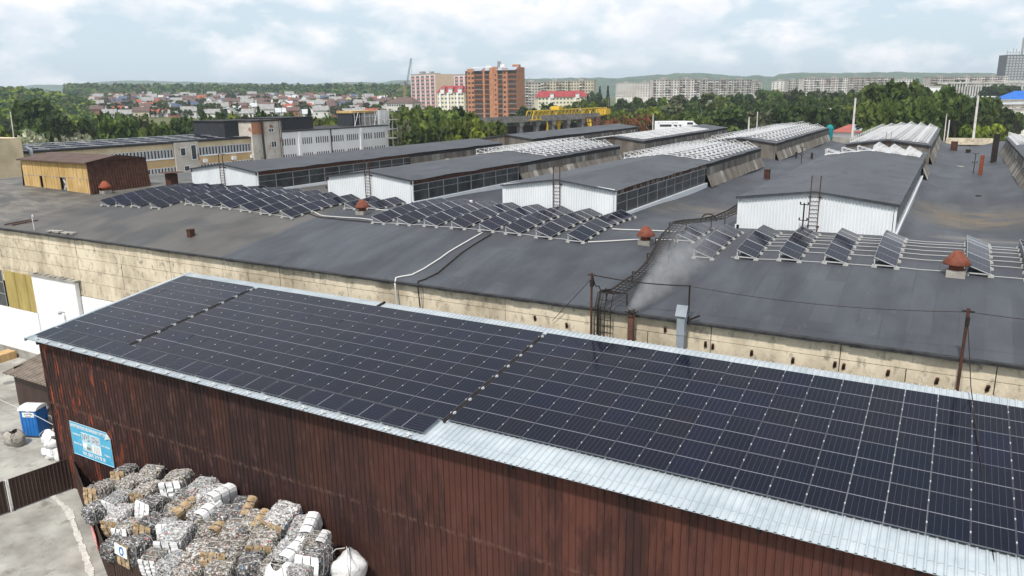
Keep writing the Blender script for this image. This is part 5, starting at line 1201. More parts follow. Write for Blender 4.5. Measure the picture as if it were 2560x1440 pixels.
for px, y, d, k, w_ in ((800, 288, 215, 'rm', 60), (835, 280, 225, 'rm', 60), (865, 276, 235, 'rd', 60), (895, 272, 245, 'rd', 50), (812, 300, 205, 'rb', 40), (930, 276, 250, 'rd', 60), (960, 274, 255, 'rm', 60), (760, 292, 220, 'rm', 50), (990, 272, 250, 'rm', 60)): tree(px, y, d, k, w_, 'behind the white building', 'trees behind the white building')
for px, y, d, k, w_ in ((1014, 268, 190, 'tg', 40), (1040, 274, 185, 'ai', 70), (1062, 272, 195, 'rd', 80), (1105, 262, 200, 'rm', 100), (1148, 266, 205, 'rd', 90), (1190, 278, 190, 'rb', 80), (1215, 284, 185, 'rb', 70), (1085, 290, 175, 'rm', 80), (1130, 292, 172, 'rm', 90), (1170, 300, 170, 'rb', 70), (1060, 300, 165, 'rd', 60), (1225, 300, 175, 'rm', 50), (1022, 300, 165, 'tg', 40), (1208, 312, 165, 'rb', 60), (1030, 262, 260, 'rm', 50), (1075, 268, 250, 'ai', 50), (1140, 268, 245, 'tg', 44), (1165, 266, 245, 'tg', 44)): tree(px, y, d, k, w_, 'in the clump before the towers', 'tree clump before the apartment towers')
for px, y, d, k, w_ in ((1290, 280, 330, 'rd', 50), (1318, 262, 340, 'rd', 44), (1345, 266, 335, 'rd', 50), (1372, 252, 350, 'rd', 50), (1400, 258, 340, 'rm', 60), (1430, 262, 340, 'tg', 40), (1452, 246, 360, 'rm', 50), (1478, 252, 350, 'rb', 56), (1500, 240, 380, 'rd', 50), (1520, 262, 320, 'rm', 60), (1548, 268, 310, 'rb', 60), (1470, 232, 560, 'co', 14), (1500, 214, 620, 'co', 12), (1520, 212, 640, 'co', 12), (1490, 225, 600, 'rd', 30)): tree(px, y, d, k, w_, 'behind the yellow gantry crane', 'trees behind the yellow crane')
G2 = 'green belt behind the factory hall'
ks = ['rd', 'rm', 'rd', 'ai', 'rm', 'tg', 'rd', 'rb', 'tm']
def belt(px0, px1, prof, dep, stp, wr, where, hj=5, kk=ks):
    px = px0
    while px < px1:
        y = np.interp(px, [p[0] for p in prof], [p[1] for p in prof]) + rt.uniform(-hj, hj * .5); k = kk[rt.randrange(len(kk))]; tree(px, y, dep * rt.uniform(.94, 1.06), k, rt.uniform(*wr), where, G2); px += stp * rt.uniform(.75, 1.25)
belt(1560, 2200, [(1560, 246), (1650, 243), (1750, 240), (1850, 232), (2000, 224), (2100, 222), (2200, 224)], 430, 27, (36, 58), 'in the back tree row behind the hall')
belt(1590, 2190, [(1590, 262), (1700, 262), (1800, 258), (1900, 250), (2050, 240), (2190, 236)], 330, 30, (48, 74), 'in the middle tree row behind the hall')
belt(1640, 2200, [(1640, 282), (1750, 280), (1900, 272), (2050, 262), (2200, 250)], 262, 34, (60, 90), 'in the front tree row behind the hall')
belt(2200, 2500, [(2200, 212), (2235, 204), (2280, 210), (2330, 214), (2390, 224), (2450, 240), (2500, 262)], 245, 26, (64, 92), 'in the tall right-hand group', 4, ['rd', 'ai', 'ai', 'rd', 'tm'])
belt(2190, 2490, [(2190, 245), (2300, 240), (2400, 245), (2490, 280)], 212, 34, (60, 84), 'low in the right-hand group', 5, ['ai', 'rd', 'rm'])
for px, y, d, k, w_ in ((2470, 300, 190, 'rb', 70), (2430, 308, 188, 'rb', 60), (2500, 318, 186, 'rb', 40), (2494, 205, 560, 'rd', 40), (2475, 212, 540, 'rd', 44), (2520, 208, 560, 'rd', 44), (2548, 214, 540, 'co', 30), (2400, 196, 760, 'rd', 30), (2290, 198, 800, 'tm', 20), (2350, 208, 700, 'rm', 30), (2545, 275, 300, 'rm', 40), (1905, 222, 700, 'rd', 30), (1925, 224, 690, 'rm', 30), (1860, 232, 680, 'rd', 30)): tree(px, y, d, k, w_, 'near the right picture edge', 'trees at the right end')

def wood(name, spots, leafm_list, ls, label, per=42):
    """far-off wood: many crowns merged into one mass, one object"""
    rg = np.random.default_rng(3); PP = []; MI = []
    for (px, y, dep, wpx) in spots:
        p = at(px, y, dep); g = gz(p.x, p.y); h = max(6, p.z - g); wd = wpx * dep / FPX / 2; mi = rg.integers(len(leafm_list)); n = 0
        for _ in range(5):
            a = rg.uniform(0, 6.28); s = wd * rg.uniform(.45, .75); c = (p.x + wd * .5 * math.cos(a), p.y + wd * .5 * math.sin(a), p.z - s * rg.uniform(.8, 2.2)); d = rg.normal(0, 1, (per, 3)); d /= np.linalg.norm(d, axis=1)[:, None]
            q = np.array(c) + d * np.array([s, s, s * 1.0]) * rg.uniform(.75, 1.05, (per, 1)); an = d + rg.normal(0, .6, (per, 3)); an /= np.linalg.norm(an, axis=1)[:, None]; u = np.cross(an, rg.normal(0, 1, (per, 3))); u /= np.linalg.norm(u, axis=1)[:, None]; v = np.cross(an, u); sz = rg.uniform(.6, 1.3, (per, 1)) * ls
            PP.append(np.stack([q - u * sz - v * sz, q + u * sz - v * sz, q + u * sz + v * sz, q - u * sz + v * sz], 1).reshape(-1, 3)); n += per
        # understorey column down to the ground
        k = 26; q = np.column_stack([p.x + rg.normal(0, wd * .5, k), p.y + rg.normal(0, wd * .5, k), rg.uniform(g, max(g + 1, p.z - wd), k)]); u = rg.normal(0, 1, (k, 3)); u /= np.linalg.norm(u, axis=1)[:, None]; v = np.cross(u, rg.normal(0, 1, (k, 3))); v /= np.linalg.norm(v, axis=1)[:, None]
        PP.append(np.stack([q - u * ls * 1.6 - v * ls * 1.6, q + u * ls * 1.6 - v * ls * 1.6, q + u * ls * 1.6 + v * ls * 1.6, q - u * ls * 1.6 + v * ls * 1.6], 1).reshape(-1, 3)); MI += [mi] * (n + k)
    P = np.concatenate(PP); F = np.arange(len(P)).reshape(-1, 4); me = quadmesh(name, P, F, leafm_list, MI); o = obj(name, me); return tag(o, label, 'wood', kind='stuff')
W_a = mat('far_leaves_green', (.034, .075, .014), (.105, .175, .034), .12, .9, detail=4); W_b = mat('far_leaves_dark', (.018, .048, .016), (.050, .105, .028), .12, .9, detail=4); W_c = mat('far_leaves_olive', (.060, .085, .022), (.140, .165, .050), .12, .9, detail=4); W_d = mat('near_hill_leaves', (.080, .135, .012), (.215, .280, .030), .15, .9, detail=4)
sp_ = []
for rr, (dy, dep) in enumerate(((0, 1200), (9, 1130), (18, 1060), (26, 1000))):
    px = 170
    while px < 1030: sp_.append((px, 210 + dy + rt.uniform(-3, 2), dep * rt.uniform(.98, 1.02), rt.uniform(16, 26))); px += rt.uniform(9, 14)
wood('distant_wood', sp_, [W_a, W_b, W_a, W_c], 1.15, 'distant band of green wood along the skyline behind the village')
sp_ = []
for rr in range(9):
    dep = 640 - rr * 30; px = -30
    while px < 262 - rr * 2:
        y = np.interp(px, [-30, 0, 60, 120, 200, 235, 262], [211, 214, 217, 224, 240, 258, 285]) + rr * 8.5 + rt.uniform(-3, 3); sp_.append((px, y, dep * rt.uniform(.98, 1.02), rt.uniform(20, 32))); px += rt.uniform(11, 17)
wood('hillside_wood', sp_, [W_d, W_a, W_d, W_c, W_b], .62, 'sunlit bright green wood on the near hillside at the left edge', 60)

# ================================================================== VILLAGE
WALLS = [mat('house_white', (.66, .66, .64)), mat('house_cream', (.56, .49, .38)), mat('house_brick', (.30, .14, .09)), mat('house_grey', (.38, .37, .35))]
ROOFS = [('grey', mat('roof_grey', (.20, .20, .20), (.30, .30, .29), .5)), ('silvery', mat('roof_silver', (.38, .40, .42), (.50, .51, .52), .5, .5)), ('red', mat('roof_red', (.26, .06, .04), (.34, .10, .06), .5)), ('dark brown', mat('roof_brown', (.09, .06, .055), (.14, .09, .08), .5)), ('blue-grey', mat('roof_blue', (.07, .09, .14)))]
WN = ['white', 'cream', 'brick', 'grey']
def gable_mesh(L, Wd, h, rh, ov=.5):
    b = MB(); z = h
    b.add([(-L / 2 - ov, -Wd / 2 - ov, z - .3), (L / 2 + ov, -Wd / 2 - ov, z - .3), (L / 2 + ov, 0, z + rh), (-L / 2 - ov, 0, z + rh), (L / 2 + ov, Wd / 2 + ov, z - .3), (-L / 2 - ov, Wd / 2 + ov, z - .3),
           (-L / 2 - ov, -Wd / 2 - ov, z - .45), (L / 2 + ov, -Wd / 2 - ov, z - .45), (L / 2 + ov, 0, z + rh - .15), (-L / 2 - ov, 0, z + rh - .15), (L / 2 + ov, Wd / 2 + ov, z - .45), (-L / 2 - ov, Wd / 2 + ov, z - .45)],
          [(0, 1, 2, 3), (3, 2, 4, 5), (7, 6, 9, 8), (8, 9, 11, 10), (0, 6, 7, 1), (1, 7, 8, 2), (2, 8, 10, 4), (3, 9, 6, 0), (5, 11, 9, 3), (4, 10, 11, 5)]); return b
HPROTO = []
rh_ = random.Random(8)
for i in range(16):
    L, Wd, h, rr = rh_.uniform(7.5, 11.5), rh_.uniform(6.5, 8), rh_.choice([2.9, 3.1, 5.2]), rh_.uniform(2.2, 3.8); wi, ri = [0, 1, 0, 2, 3, 0][i % 6], [0, 3, 1, 0, 2, 3, 0, 4][i % 8]
    b = MB(); b.box((-L / 2, -Wd / 2, -3), (L / 2, Wd / 2, h - .35)); b.add([(-L / 2, -Wd / 2, h - .35), (-L / 2, Wd / 2, h - .35), (-L / 2, 0, h + rr - .2), (L / 2, -Wd / 2, h - .35), (L / 2, Wd / 2, h - .35), (L / 2, 0, h + rr - .2)], [(0, 2, 1), (3, 4, 5)]); wm = b.mesh('wall', WALLS[wi])
    rm = gable_mesh(L, Wd, h, rr).mesh('roof', ROOFS[ri][1]); c = MB(); c.box((L * .2, -.4, h + rr * .5), (L * .2 + .6, .3, h + rr + .9)); cm = c.mesh('chimney', WALLS[2])
    v = MB(); v.box((-.6, -.05, -.65), (.6, .05, .65)); HPROTO.append((wm, rm, cm, L, Wd, h, wi, ri))
v = MB(); v.box((-.6, -.05, -.65), (.6, .05, .65)); HWIN = v.mesh('window', M_brickd)
def house(px, py, i, rz, where):
    r = ray(px, py); d = None
    for dep in range(380, 1250, 8):
        p = CAM + r * dep / FPX
        if p[2] <= gz(p[0], p[1]): d = dep; break
    if d is None: return
    p = CAM + r * d / FPX; wm, rm, cm, L, Wd, h, wi, ri = HPROTO[i]
    t = thing('village_house', '%s house, %s roof, %s' % (WN[wi], ROOFS[ri][0], where), 'house', (p[0], p[1], gz(p[0], p[1])), rz, 'village houses')
    obj('wall', wm, t); obj('roof', rm, t); obj('chimney', cm, t)
    if d < 800:
        for sx in (-.28, .28): obj('window', HWIN, t, (sx * L, -Wd / 2 - .03, h * .5))
        obj('window', HWIN, t, (L / 2 + .03, 0, h * .5), (0, 0, math.pi / 2)); obj('window', HWIN, t, (-L / 2 - .03, 0, h * .5), (0, 0, math.pi / 2))
rows_ = [(248, 10, 'in the farthest village row'), (253, 13, 'far in the village'), (259, 15, 'far in the village'), (266, 18, 'mid village'), (274, 21, 'mid village'), (283, 26, 'in the near village'), (293, 34, 'by the dark trees')]
ci = 0
for (yy, st, wh) in rows_:
    px = 236 if yy < 270 else 245
    while px < 1012:
        house(px, yy + rt.uniform(-3, 3), (ci * 7 + rt.randrange(3)) % 16, rt.choice([.6, .75, .9, 2.2, .68]) + rt.uniform(-.1, .1), wh + (' on the left' if px < 480 else ' in the centre' if px < 760 else ' on the right'))
        ci += 1; px += st * rt.uniform(.75, 1.35)
for k in range(190):
    px = rt.uniform(232, 1010); yb = rt.uniform(248, 298); r = ray(px, yb)
    for dep in range(380, 1250, 10):
        p = CAM + r * dep / FPX
        if p[2] <= gz(p[0], p[1]): break
    hh_ = rt.uniform(5, 11); yt = yb - hh_ * FPX / dep; kd = rt.choice(['rm', 'tg', 'rd', 'tg', 'co', 'ai']); tree(px, yt, dep, kd, rt.uniform(5, 9) * FPX / dep * (0.5 if kd == 'co' else 1), 'in the %s %s village gardens' % ('far' if yb < 262 else 'middle' if yb < 278 else 'near', 'leftmost' if px < 380 else 'left' if px < 540 else 'central' if px < 690 else 'right' if px < 850 else 'rightmost'), 'garden trees in the village')

# ================================================================== BUILDINGS
def atx(px, py, X): r = ray(px, py); return Vector(CAM + r * X / r[0])
def stuff_rest(name, rects, parent, m, yy, th=.12, limit=100, frame=None):
    """first 100 openings as parts, any further ones as one merged part"""
    cache = {}; rest = MB()
    for i, (x0, x1, z0, z1) in enumerate(rects):
        if i < limit:
            key = (round(x1 - x0, 2), round(z1 - z0, 2))
            if key not in cache:
                b = MB(); b.box((0, -th, 0), (key[0], 0, key[1]), 0)
                if frame:
                    fw = .09
                    for (a, c, d_, e) in ((0, fw, 0, key[1]), (key[0] - fw, key[0], 0, key[1]), (fw, key[0] - fw, 0, fw), (fw, key[0] - fw, key[1] - fw, key[1])): b.box((a, -th - .04, d_), (c, -th - .001, e), 1)
                    if key[0] > 1.2: b.box((key[0] / 2 - fw / 2, -th - .04, fw), (key[0] / 2 + fw / 2, -th - .001, key[1] - fw), 1)
                cache[key] = b.mesh(name, [m, frame] if frame else m)
            obj(name, cache[key], parent, (x0, yy, z0))
        else: rest.box((x0, yy - th, z0), (x1, yy, z1))
    if rest.v: tag(rest.build(name, m, parent, loc=(0, 0, 0)), kind='stuff')
class Bld:
    def __init__(s, name, label, cat, pL, pR, ytop, depth, group=None):
        (xl, dl), (xr, dr) = pL, pR; a = at(xl, ytop, dl); b = at(xr, ytop, dr); s.ztop = a.z; s.g = min(gz(a.x, a.y), gz(b.x, b.y)) - 1.0
        v = Vector((b.x - a.x, b.y - a.y, 0)); s.L = v.length; s.W = depth; s.H = s.ztop - s.g
        s.t = thing(name, label, cat, (a.x, a.y, s.g), math.atan2(v.y, v.x), group)
    def body(s, m, name='wall', x0=0, x1=None, y0=0, y1=None, z0=0, z1=None):
        b = MB(); b.box((x0, y0, z0), (s.L if x1 is None else x1, s.W if y1 is None else y1, s.H if z1 is None else z1)); return b.build(name, m, s.t)
    def part(s, name, boxes, m):
        b = MB(); [b.box(p, q) for p, q in boxes]; return b.build(name, m, s.t)
def panel_block(name, label, pL, pR, ytop, depth, floors, bays, wm, group, balc=True, stripe=None, floor_h=2.85, seed=0, roofm=None):
    B = Bld(name, label, 'apartment block', pL, pR, ytop, depth, group); r = random.Random(seed); B.body(wm)
    B.part('roof_parapet', [((-.2, -.2, B.H), (B.L + .2, .15, B.H + .5)), ((-.2, .15, B.H), (.15, B.W, B.H + .5)), ((B.L - .15, .15, B.H), (B.L + .2, B.W, B.H + .5))], M_conc2)
    for k in range(max(1, int(B.L / 22))): u = (k + .5) / max(1, int(B.L / 22)) * B.L; B.part('roof_hut', [((u - 2.5, B.W * .3, B.H), (u + 2.5, B.W * .7, B.H + 2.4))], M_conc2)
    bw = B.L / bays; rects = []; bal = []
    for f in range(floors):
        z = B.H - (f + 1) * floor_h + .75
        if z < 1: break
        for k in range(bays):
            x = k * bw
            if balc and (k + seed) % 5 in (1, 2, (seed * 3) % 5): rects.append((x + .1 * bw, x + .9 * bw, z, z + 1.6)); r.random() < .75 and bal.append(((x + .06 * bw, -1.0, z - .75), (x + .94 * bw, -.13, z + .15)))
            else: rects.append((x + bw / 2 - .75, x + bw / 2 + .75, z, z + 1.45))
    stuff_rest('window', rects, B.t, M_win, .02, .10)
    if bal:
        for q in range(0, len(bal)):
            if q < 100: B.part('balcony', [bal[q]], r.choice([M_white, wm, M_conc2, M_pan3, M_brs, wm]))
        if len(bal) > 100: tag(B.part('balcony', bal[100:], wm), kind='stuff')
    if stripe: 
        for k in range(0, bays, 3): B.part('wall_stripe', [((k * bw - .5, -.16, 0), (k * bw + .5, -.001, B.H))], stripe)
    # end wall windows
    return B
M_pan1 = mat('panel_block_grey', (.38, .35, .31), (.58, .54, .49), .06, .9, detail=8, c3=(.30, .26, .23), s3=.2, p3=(.5, .6)); M_pan2 = mat('panel_block_white', (.50, .47, .44), (.72, .70, .67), .06, .9, detail=8, c3=(.42, .35, .32), s3=.2, p3=(.52, .6)); M_pan3 = mat('panel_block_beige', (.42, .38, .28), (.52, .47, .36), .1, .9)
M_pink = mat('pink_stripe', (.50, .27, .26)); M_brs = mat('brown_stripe', (.30, .20, .17)); M_cream = mat('cream_plaster', (.68, .62, .44), (.76, .70, .54), .2, .9); M_redr = mat('red_tin_roof', (.24, .03, .035), (.32, .05, .05), .4, .5)
GA = 'apartment blocks on the skyline'
panel_block('apartment_block', 'long grey-white panel block, first on the skyline right of the beige one', (1540, 930), (1634, 915), 208, 14, 6, 14, M_pan2, GA, False, seed=1)
panel_block('apartment_block', 'tall pale block with brown vertical stripes on the skyline', (1634, 900), (1750, 905), 199, 14, 8, 16, M_pan2, GA, True, M_brs, seed=2)
panel_block('apartment_block', 'pale block with grey and reddish balconies right of the brown-striped one', (1750, 925), (1880, 950), 200, 13, 7, 20, M_pan1, GA, True, None, seed=3)
panel_block('apartment_block', 'small far grey block just behind the end of the long pale one', (1880, 1060), (1905, 1065), 203, 13, 6, 5, M_pan1, GA, True, seed=4)
panel_block('apartment_block', 'pale beige block end standing lower, left of the right-hand row', (1930, 960), (1960, 950), 203, 16, 6, 3, M_pan2, GA, False, seed=5)
panel_block('apartment_block', 'low grey-white block between the beige end and the tall right row', (1960, 965), (2012, 965), 201, 13, 6, 9, M_pan1, GA, True, seed=6)
panel_block('apartment_block', 'long brown-striped block in the middle of the right row', (2012, 930), (2120, 940), 196, 13, 8, 18, M_pan2, GA, True, M_brs, seed=7)
panel_block('apartment_block', 'long pale block right of the striped one with shadowy balconies', (2120, 945), (2236, 955), 194, 13, 8, 20, M_pan1, GA, True, M_brs, seed=8)
panel_block('apartment_block', 'small white block half hidden by the tall dark trees', (2240, 1000), (2292, 1000), 198, 13, 5, 8, M_pan2, GA, False, seed=9)
panel_block('apartment_block', 'grey block with brown stripes left of the concrete frame building', (2328, 900), (2392, 905), 193, 14, 8, 11, M_pan1, GA, True, M_brs, seed=10)
panel_block('apartment_block', 'long faded block with a reddish parapet behind the concrete frame', (2392, 960), (2520, 960), 192, 14, 8, 20, M_pan2, GA, True, M_pink, seed=11)
# beige nine-storey pair
for i, (a, c, y, lb) in enumerate((((1305, 800), (1352, 800), 206, 'grey-beige block directly right of the brick tower'), ((1352, 790), (1420, 785), 204, 'olive-beige panel block behind the red-roofed cream house, left half'), ((1420, 788), (1484, 780), 203, 'olive-beige panel block behind the red-roofed cream house, right half'))):
    panel_block('apartment_block', lb, a, c, y, 14, 8, 6 if i == 0 else 9, M_pan3 if i else M_pan1, 'beige blocks behind the brick tower', True, seed=20 + i, floor_h=2.9)

# orange brick tower
B = Bld('brick_tower', 'tall orange brick apartment tower with blue-grey tin canopies on its roof', 'apartment tower', (1163, 486), (1291, 474), 176, 15)
B.body(M_brick); L, Hh = B.L, B.H; fh = 3.0
U = lambda z: (z - 920) / 590.0 * L
B.part('brick_pier', [((U(a), -.9, 0), (U(c), -.001, Hh + e)) for a, c, e in ((945, 1028, .8), (1128, 1150, .4), (1205, 1250, 1.2), (1252, 1300, 1.6), (1358, 1412, .6))], M_brick)
rw, rb_, slabs = [], [], []
for f in range(11):
    z = Hh - 2.6 - f * fh
    for a, c in ((960, 982), (1000, 1026)): rw.append((U(a), U(c), z, z + 1.35))
    for a in (1368,): rw.append((U(a), U(a + 26), z, z + 1.35))
    rw.append((U(1268), U(1284), z - 1.4, z - .2))
    for a, c in ((921, 944), (1031, 1124), (1152, 1202), (1303, 1356), (1416, 1508)): rb_.append((U(a), U(c), z - .2, z + 1.6)); slabs.append(((U(a), -.75, z - .55), (U(c), -.13, z - .22)))
stuff_rest('window', rw, B.t, M_brickd, -.90, .05)
stuff_rest('balcony_opening', rb_, B.t, M_brickd, .02, .10)
for q in slabs: B.part('balcony_rail', [q], M_conc2 if random.random() < .4 else M_brick)
mt_ = mat('tin_canopy', (.22, .27, .33), (.34, .38, .44), 1, .45)
for a, c in ((915, 955), (1015, 1120), (1150, 1210), (1290, 1350), (1340, 1412), (1412, 1510)):
    b = MB(); b.add([(U(a), -1.6, Hh - .4), (U(c), -1.6, Hh - .4), (U(c), 3, Hh + 1.5), (U(a), 3, Hh + 1.5), (U(a), -1.6, Hh - .6), (U(c), -1.6, Hh - .6), (U(c), 3, Hh + 1.2), (U(a), 3, Hh + 1.2)], [(0, 1, 2, 3), (5, 4, 7, 6), (0, 4, 5, 1), (1, 5, 6, 2), (3, 7, 4, 0)]); b.build('tin_canopy', mt_, B.t)
B.part('roof_parapet', [((0, 3, Hh), (L, 3.3, Hh + 1.0)), ((L - .3, 3.3, Hh), (L, B.W, Hh + 1.4)), ((0, B.W - .3, Hh), (L - .3, B.W, Hh + 1.0))], M_brick)
B.part('white_parapet', [((U(985), 4, Hh), (U(1110), 5, Hh + 2.0)), ((U(1130), 4, Hh), (U(1200), 5, Hh + 2.6)), ((U(1300), 4, Hh), (U(1352), 5, Hh + 3.2))], M_white)
B.part('gable_wall', [((L + .001, 1, Hh - 1), (L + .3, B.W - 2, Hh + 1.2)), ((L - 5, 6, Hh), (L - .5, 9, Hh + 3))], M_brick)
bt = B.t
def lattice(b, p, q, wd, m=0, n=8, r=.12):
    p, q = Vector(p), Vector(q); d = (q - p); s = d.cross(Vector((0, 1, 0))); s = (s if s.length > .1 else d.cross(Vector((1, 0, 0)))).normalized() * wd / 2; u = d.cross(s).normalized() * wd / 2
    C = [p + s + u, p - s + u, p - s - u, p + s - u]
    for c in C: b.bar(c, c + d, r)
    for k in range(n):
        for j in range(4):
            a, e = C[j], C[(j + 1) % 4]; b.bar(a + d * k / n, e + d * (k + 1) / n, r * .7)
M_cgrey = mat('crane_grey', (.22, .24, .26))
pc = at(1248, 170, 486); t = thing('roof_crane', 'small dark derrick crane standing on the brick tower roof', 'crane', (pc.x, pc.y, pc.z - 2)); k = 486 / FPX
b = MB(); lattice(b, (0, 0, 0), (0, 0, 24 * k), 1.4, n=6, r=.22); b.build('mast', M_cgrey, t)
dx = Vector((RM[0][0], RM[1][0], 0)).normalized()
b = MB(); b.bar(dx * 0 + Vector((0, 0, 10 * k)), dx * 20 * k + Vector((0, 0, 6 * k)), .35); b.bar(Vector((0, 0, 22 * k)), dx * 20 * k + Vector((0, 0, 6 * k)), .12); b.bar(dx * 2 + Vector((0, 0, 4 * k)), dx * 21 * k + Vector((0, 0, 4 * k)), .9, .5); b.build('jib', M_cgrey, t)
# far luffing tower crane left of the pink block
pc = at(1013, 262, 640); t = thing('tower_crane', 'thin luffing tower crane with yellow mast left of the pink apartment tower', 'crane', (pc.x, pc.y, gz(pc.x, pc.y))); k = 640 / FPX; zt = at(1013, 207, 640).z - gz(pc.x, pc.y)
b = MB(); lattice(b, (0, 0, 0), (0, 0, zt), 1.8, n=10, r=.25); b.build('mast', mat('mast_ochre', (.38, .30, .15)), t)
b = MB(); lattice(b, Vector((0, 0, zt - 2)) + dx * 2, Vector((0, 0, zt + 58 * k)) + dx * 20 * k, 1.0, n=12, r=.16); b.build('jib', M_cgrey, t)
b = MB(); q = Vector((0, 0, zt + 58 * k)) + dx * 20 * k; b.bar(q, q - Vector((0, 0, 40 * k)), .12); b.box((-3, -1.2, zt - 2), (1, 1.2, zt + 1)); b.build('counterweight', M_cgrey, t)

# pink tower group
def stripes(B, n, cols_, floors, fh, wm, sm, gap=.0):
    bw = B.L / n; rects = []
    for f in range(floors):
        z = B.H - 2.4 - f * fh
        for k in range(n): rects.append((k * bw + bw * .18, k * bw + bw * .82, z, z + 1.7))
    stuff_rest('window', rects, B.t, M_win, .02, .10, frame=M_pvc)
    for k in range(n):
        for f in range(floors): z = B.H - 2.4 - f * fh; B.part('pink_spandrel', [((k * bw + bw * .15, -.25, z - 1.15), (k * bw + bw * .85, -.001, z - .06))], sm)
M_pw = mat('pale_pink_wall', (.66, .50, .47), (.74, .60, .57), .3); M_be = mat('peach_end_wall', (.60, .44, .32), (.66, .50, .38), .2)
B = Bld('pink_tower', 'pink and white striped apartment tower with peach end wall', 'apartment tower', (1026, 652), (1087, 628), 189, 20); B.body(M_pw); B.body(M_be, 'end_wall', B.L, B.L + .3, 0, B.W, 0, B.H + .4)
stripes(B, 5, None, 10, 3.05, M_pw, M_pink); B.part('attic', [((0, 0, B.H), (B.L, 6, B.H + 1.0)), ((B.L * .3, 2, B.H + 1), (B.L * .45, 5, B.H + 3)), ((B.L * .7, 2, B.H + 1), (B.L * .8, 5, B.H + 2.6))], M_conc2)
B = Bld('pink_tower', 'rear wing of the pink tower, half hidden by the brick tower', 'apartment tower', (1123, 668), (1172, 655), 190, 14); B.body(M_pw); stripes(B, 4, None, 9, 3.05, M_pw, M_pink); B.part('attic', [((0, 0, B.H), (B.L, 6, B.H + 1.2))], M_conc2)
# cream houses with red roofs
def redhouse(label, pL, pR, ytop, depth, floors, n, gables, rise):
    B = Bld('red_roofed_building', label, 'apartment house', pL, pR, ytop, depth); B.body(M_cream); bw = B.L / n; rects = []
    for f in range(floors):
        for k in range(n): z = B.H - 2.2 - f * 3.0; rects.append((k * bw + bw / 2 - .8, k * bw + bw / 2 + .8, z, z + 1.5))
    stuff_rest('window', rects, B.t, M_win, .02, .08, frame=M_pvc)
    b = MB(); o = .7; r = rise; b.add([(-o, -o, B.H), (B.L + o, -o, B.H), (B.L - 2, B.W / 2, B.H + r), (2, B.W / 2, B.H + r), (B.L + o, B.W + o, B.H), (-o, B.W + o, B.H)], [(0, 1, 2, 3), (3, 2, 4, 5), (0, 3, 5), (1, 4, 2)]); rf = b.build('roof', M_redr, B.t)
    for u in gables: x = u * B.L; q = MB(); q.box((x - 1.5, -.6, B.H - 1), (x + 1.5, 1.5, B.H + rise * .6)); q.build('dormer', M_white, B.t); q = MB(); q.add([(x - 2.4, -1.0, B.H + rise * .55), (x + 2.4, -1.0, B.H + rise * .55), (x + 1.2, B.W / 2 - 1, B.H + rise * 1.1), (x - 1.2, B.W / 2 - 1, B.H + rise * 1.1)], [(0, 1, 2, 3)]); q.build('dormer_roof', M_redr, B.t)
    B.part('light_bay', [((B.L * u - 2.6, -.9, 0), (B.L * u - 1.2, -.001, B.H - .3)) for u in gables], M_white); return B
redhouse('cream building with dark red hipped roof between the pink and brick towers', (1093, 565), (1160, 560), 231, 14, 5, 8, (.2, .5, .85), 4.5)
redhouse('long cream building with dark red roof before the beige blocks', (1345, 605), (1468, 610), 243, 13, 4, 14, (.28, .8), 4.6)
B = Bld('village_building', 'low brown-roofed hall with white storey left of the pink tower', 'building', (965, 600), (1030, 590), 258, 14); B.body(M_pan2); rects = [(1 + k * 2.2, 2.4 + k * 2.2, B.H - 2.4, B.H - 1) for k in range(8)]; stuff_rest('window', rects, B.t, M_win, .02, .08)
b = MB(); b.add([(-.6, -.6, B.H), (B.L + .6, -.6, B.H), (B.L * .8, 7, B.H + 4.5), (B.L * .3, 7, B.H + 4.5), (B.L + .6, 14.6, B.H), (-.6, 14.6, B.H)], [(0, 1, 2, 3), (3, 2, 4, 5), (1, 4, 2), (0, 3, 5)]); b.build('roof', MATS['roof_brown'], B.t)
# unfinished office tower and concrete frame at the right
B = Bld('office_tower', 'unfinished dark office tower with antennas cut by the right edge', 'tower block', (2519, 1010), (2600, 1010), 137, 18); B.body(mat('tower_dark', (.10, .105, .115)), z0=B.H * .42); rects = []
for f in range(9):
    for k in range(10): z = B.H - 3.6 - f * 3.4; rects.append((k * 4.2 + .6, k * 4.2 + 3.4, z, z + 1.9))
stuff_rest('window', rects, B.t, MATS['roof_silver'], -.02, .08)
B.part('floor_band', [((-.3, -.35, B.H - 4.2 - f * 3.4), (B.L, -.001, B.H - 3.9 - f * 3.4)) for f in range(9)], M_pan2)
B.part('lower_frame', [((k * 7.0, 0, 0), (k * 7.0 + 1.2, 1.2, B.H * .42)) for k in range(7)] + [((-.5, 0, B.H * .42 - 3), (B.L, 1.0, B.H * .42 - 1.8))], M_pan2)
b = MB(); [b.bar((x, 3, B.H), (x, 3, B.H + h), .5) for x, h in ((1, 6), (5, 4), (9, 9), (13, 8), (17, 5), (33, 22))]; b.bar((0, 3, B.H + 3), (30, 3, B.H + 3), .4); lattice(b, (22, 5, B.H), (22, 5, B.H + 22), 1.6, n=8, r=.35); b.build('antennas', M_conc2, B.t)
B = Bld('frame_building', 'long unfinished concrete frame building of bare columns below the office tower', 'building frame', (2380, 640), (2600, 700), 205, 12)
for k in range(34):
    x = k * B.L / 34; B.part('column', [((x, 0, 0), (x + .8, .8, B.H - 1.3))], M_pan2)
B.part('beam', [((-1, -.2, B.H - 1.3), (B.L, 1.2, B.H)), ((-1, 11, B.H - 1.3), (B.L, 12, B.H)), ((B.L * .3, -.1, B.H * .45), (B.L, 1.0, B.H * .45 + .8))], M_pan2)
B.part('rear_wall', [((0, 10, 0), (B.L, 10.4, B.H * .8))], MATS['tower_dark'])
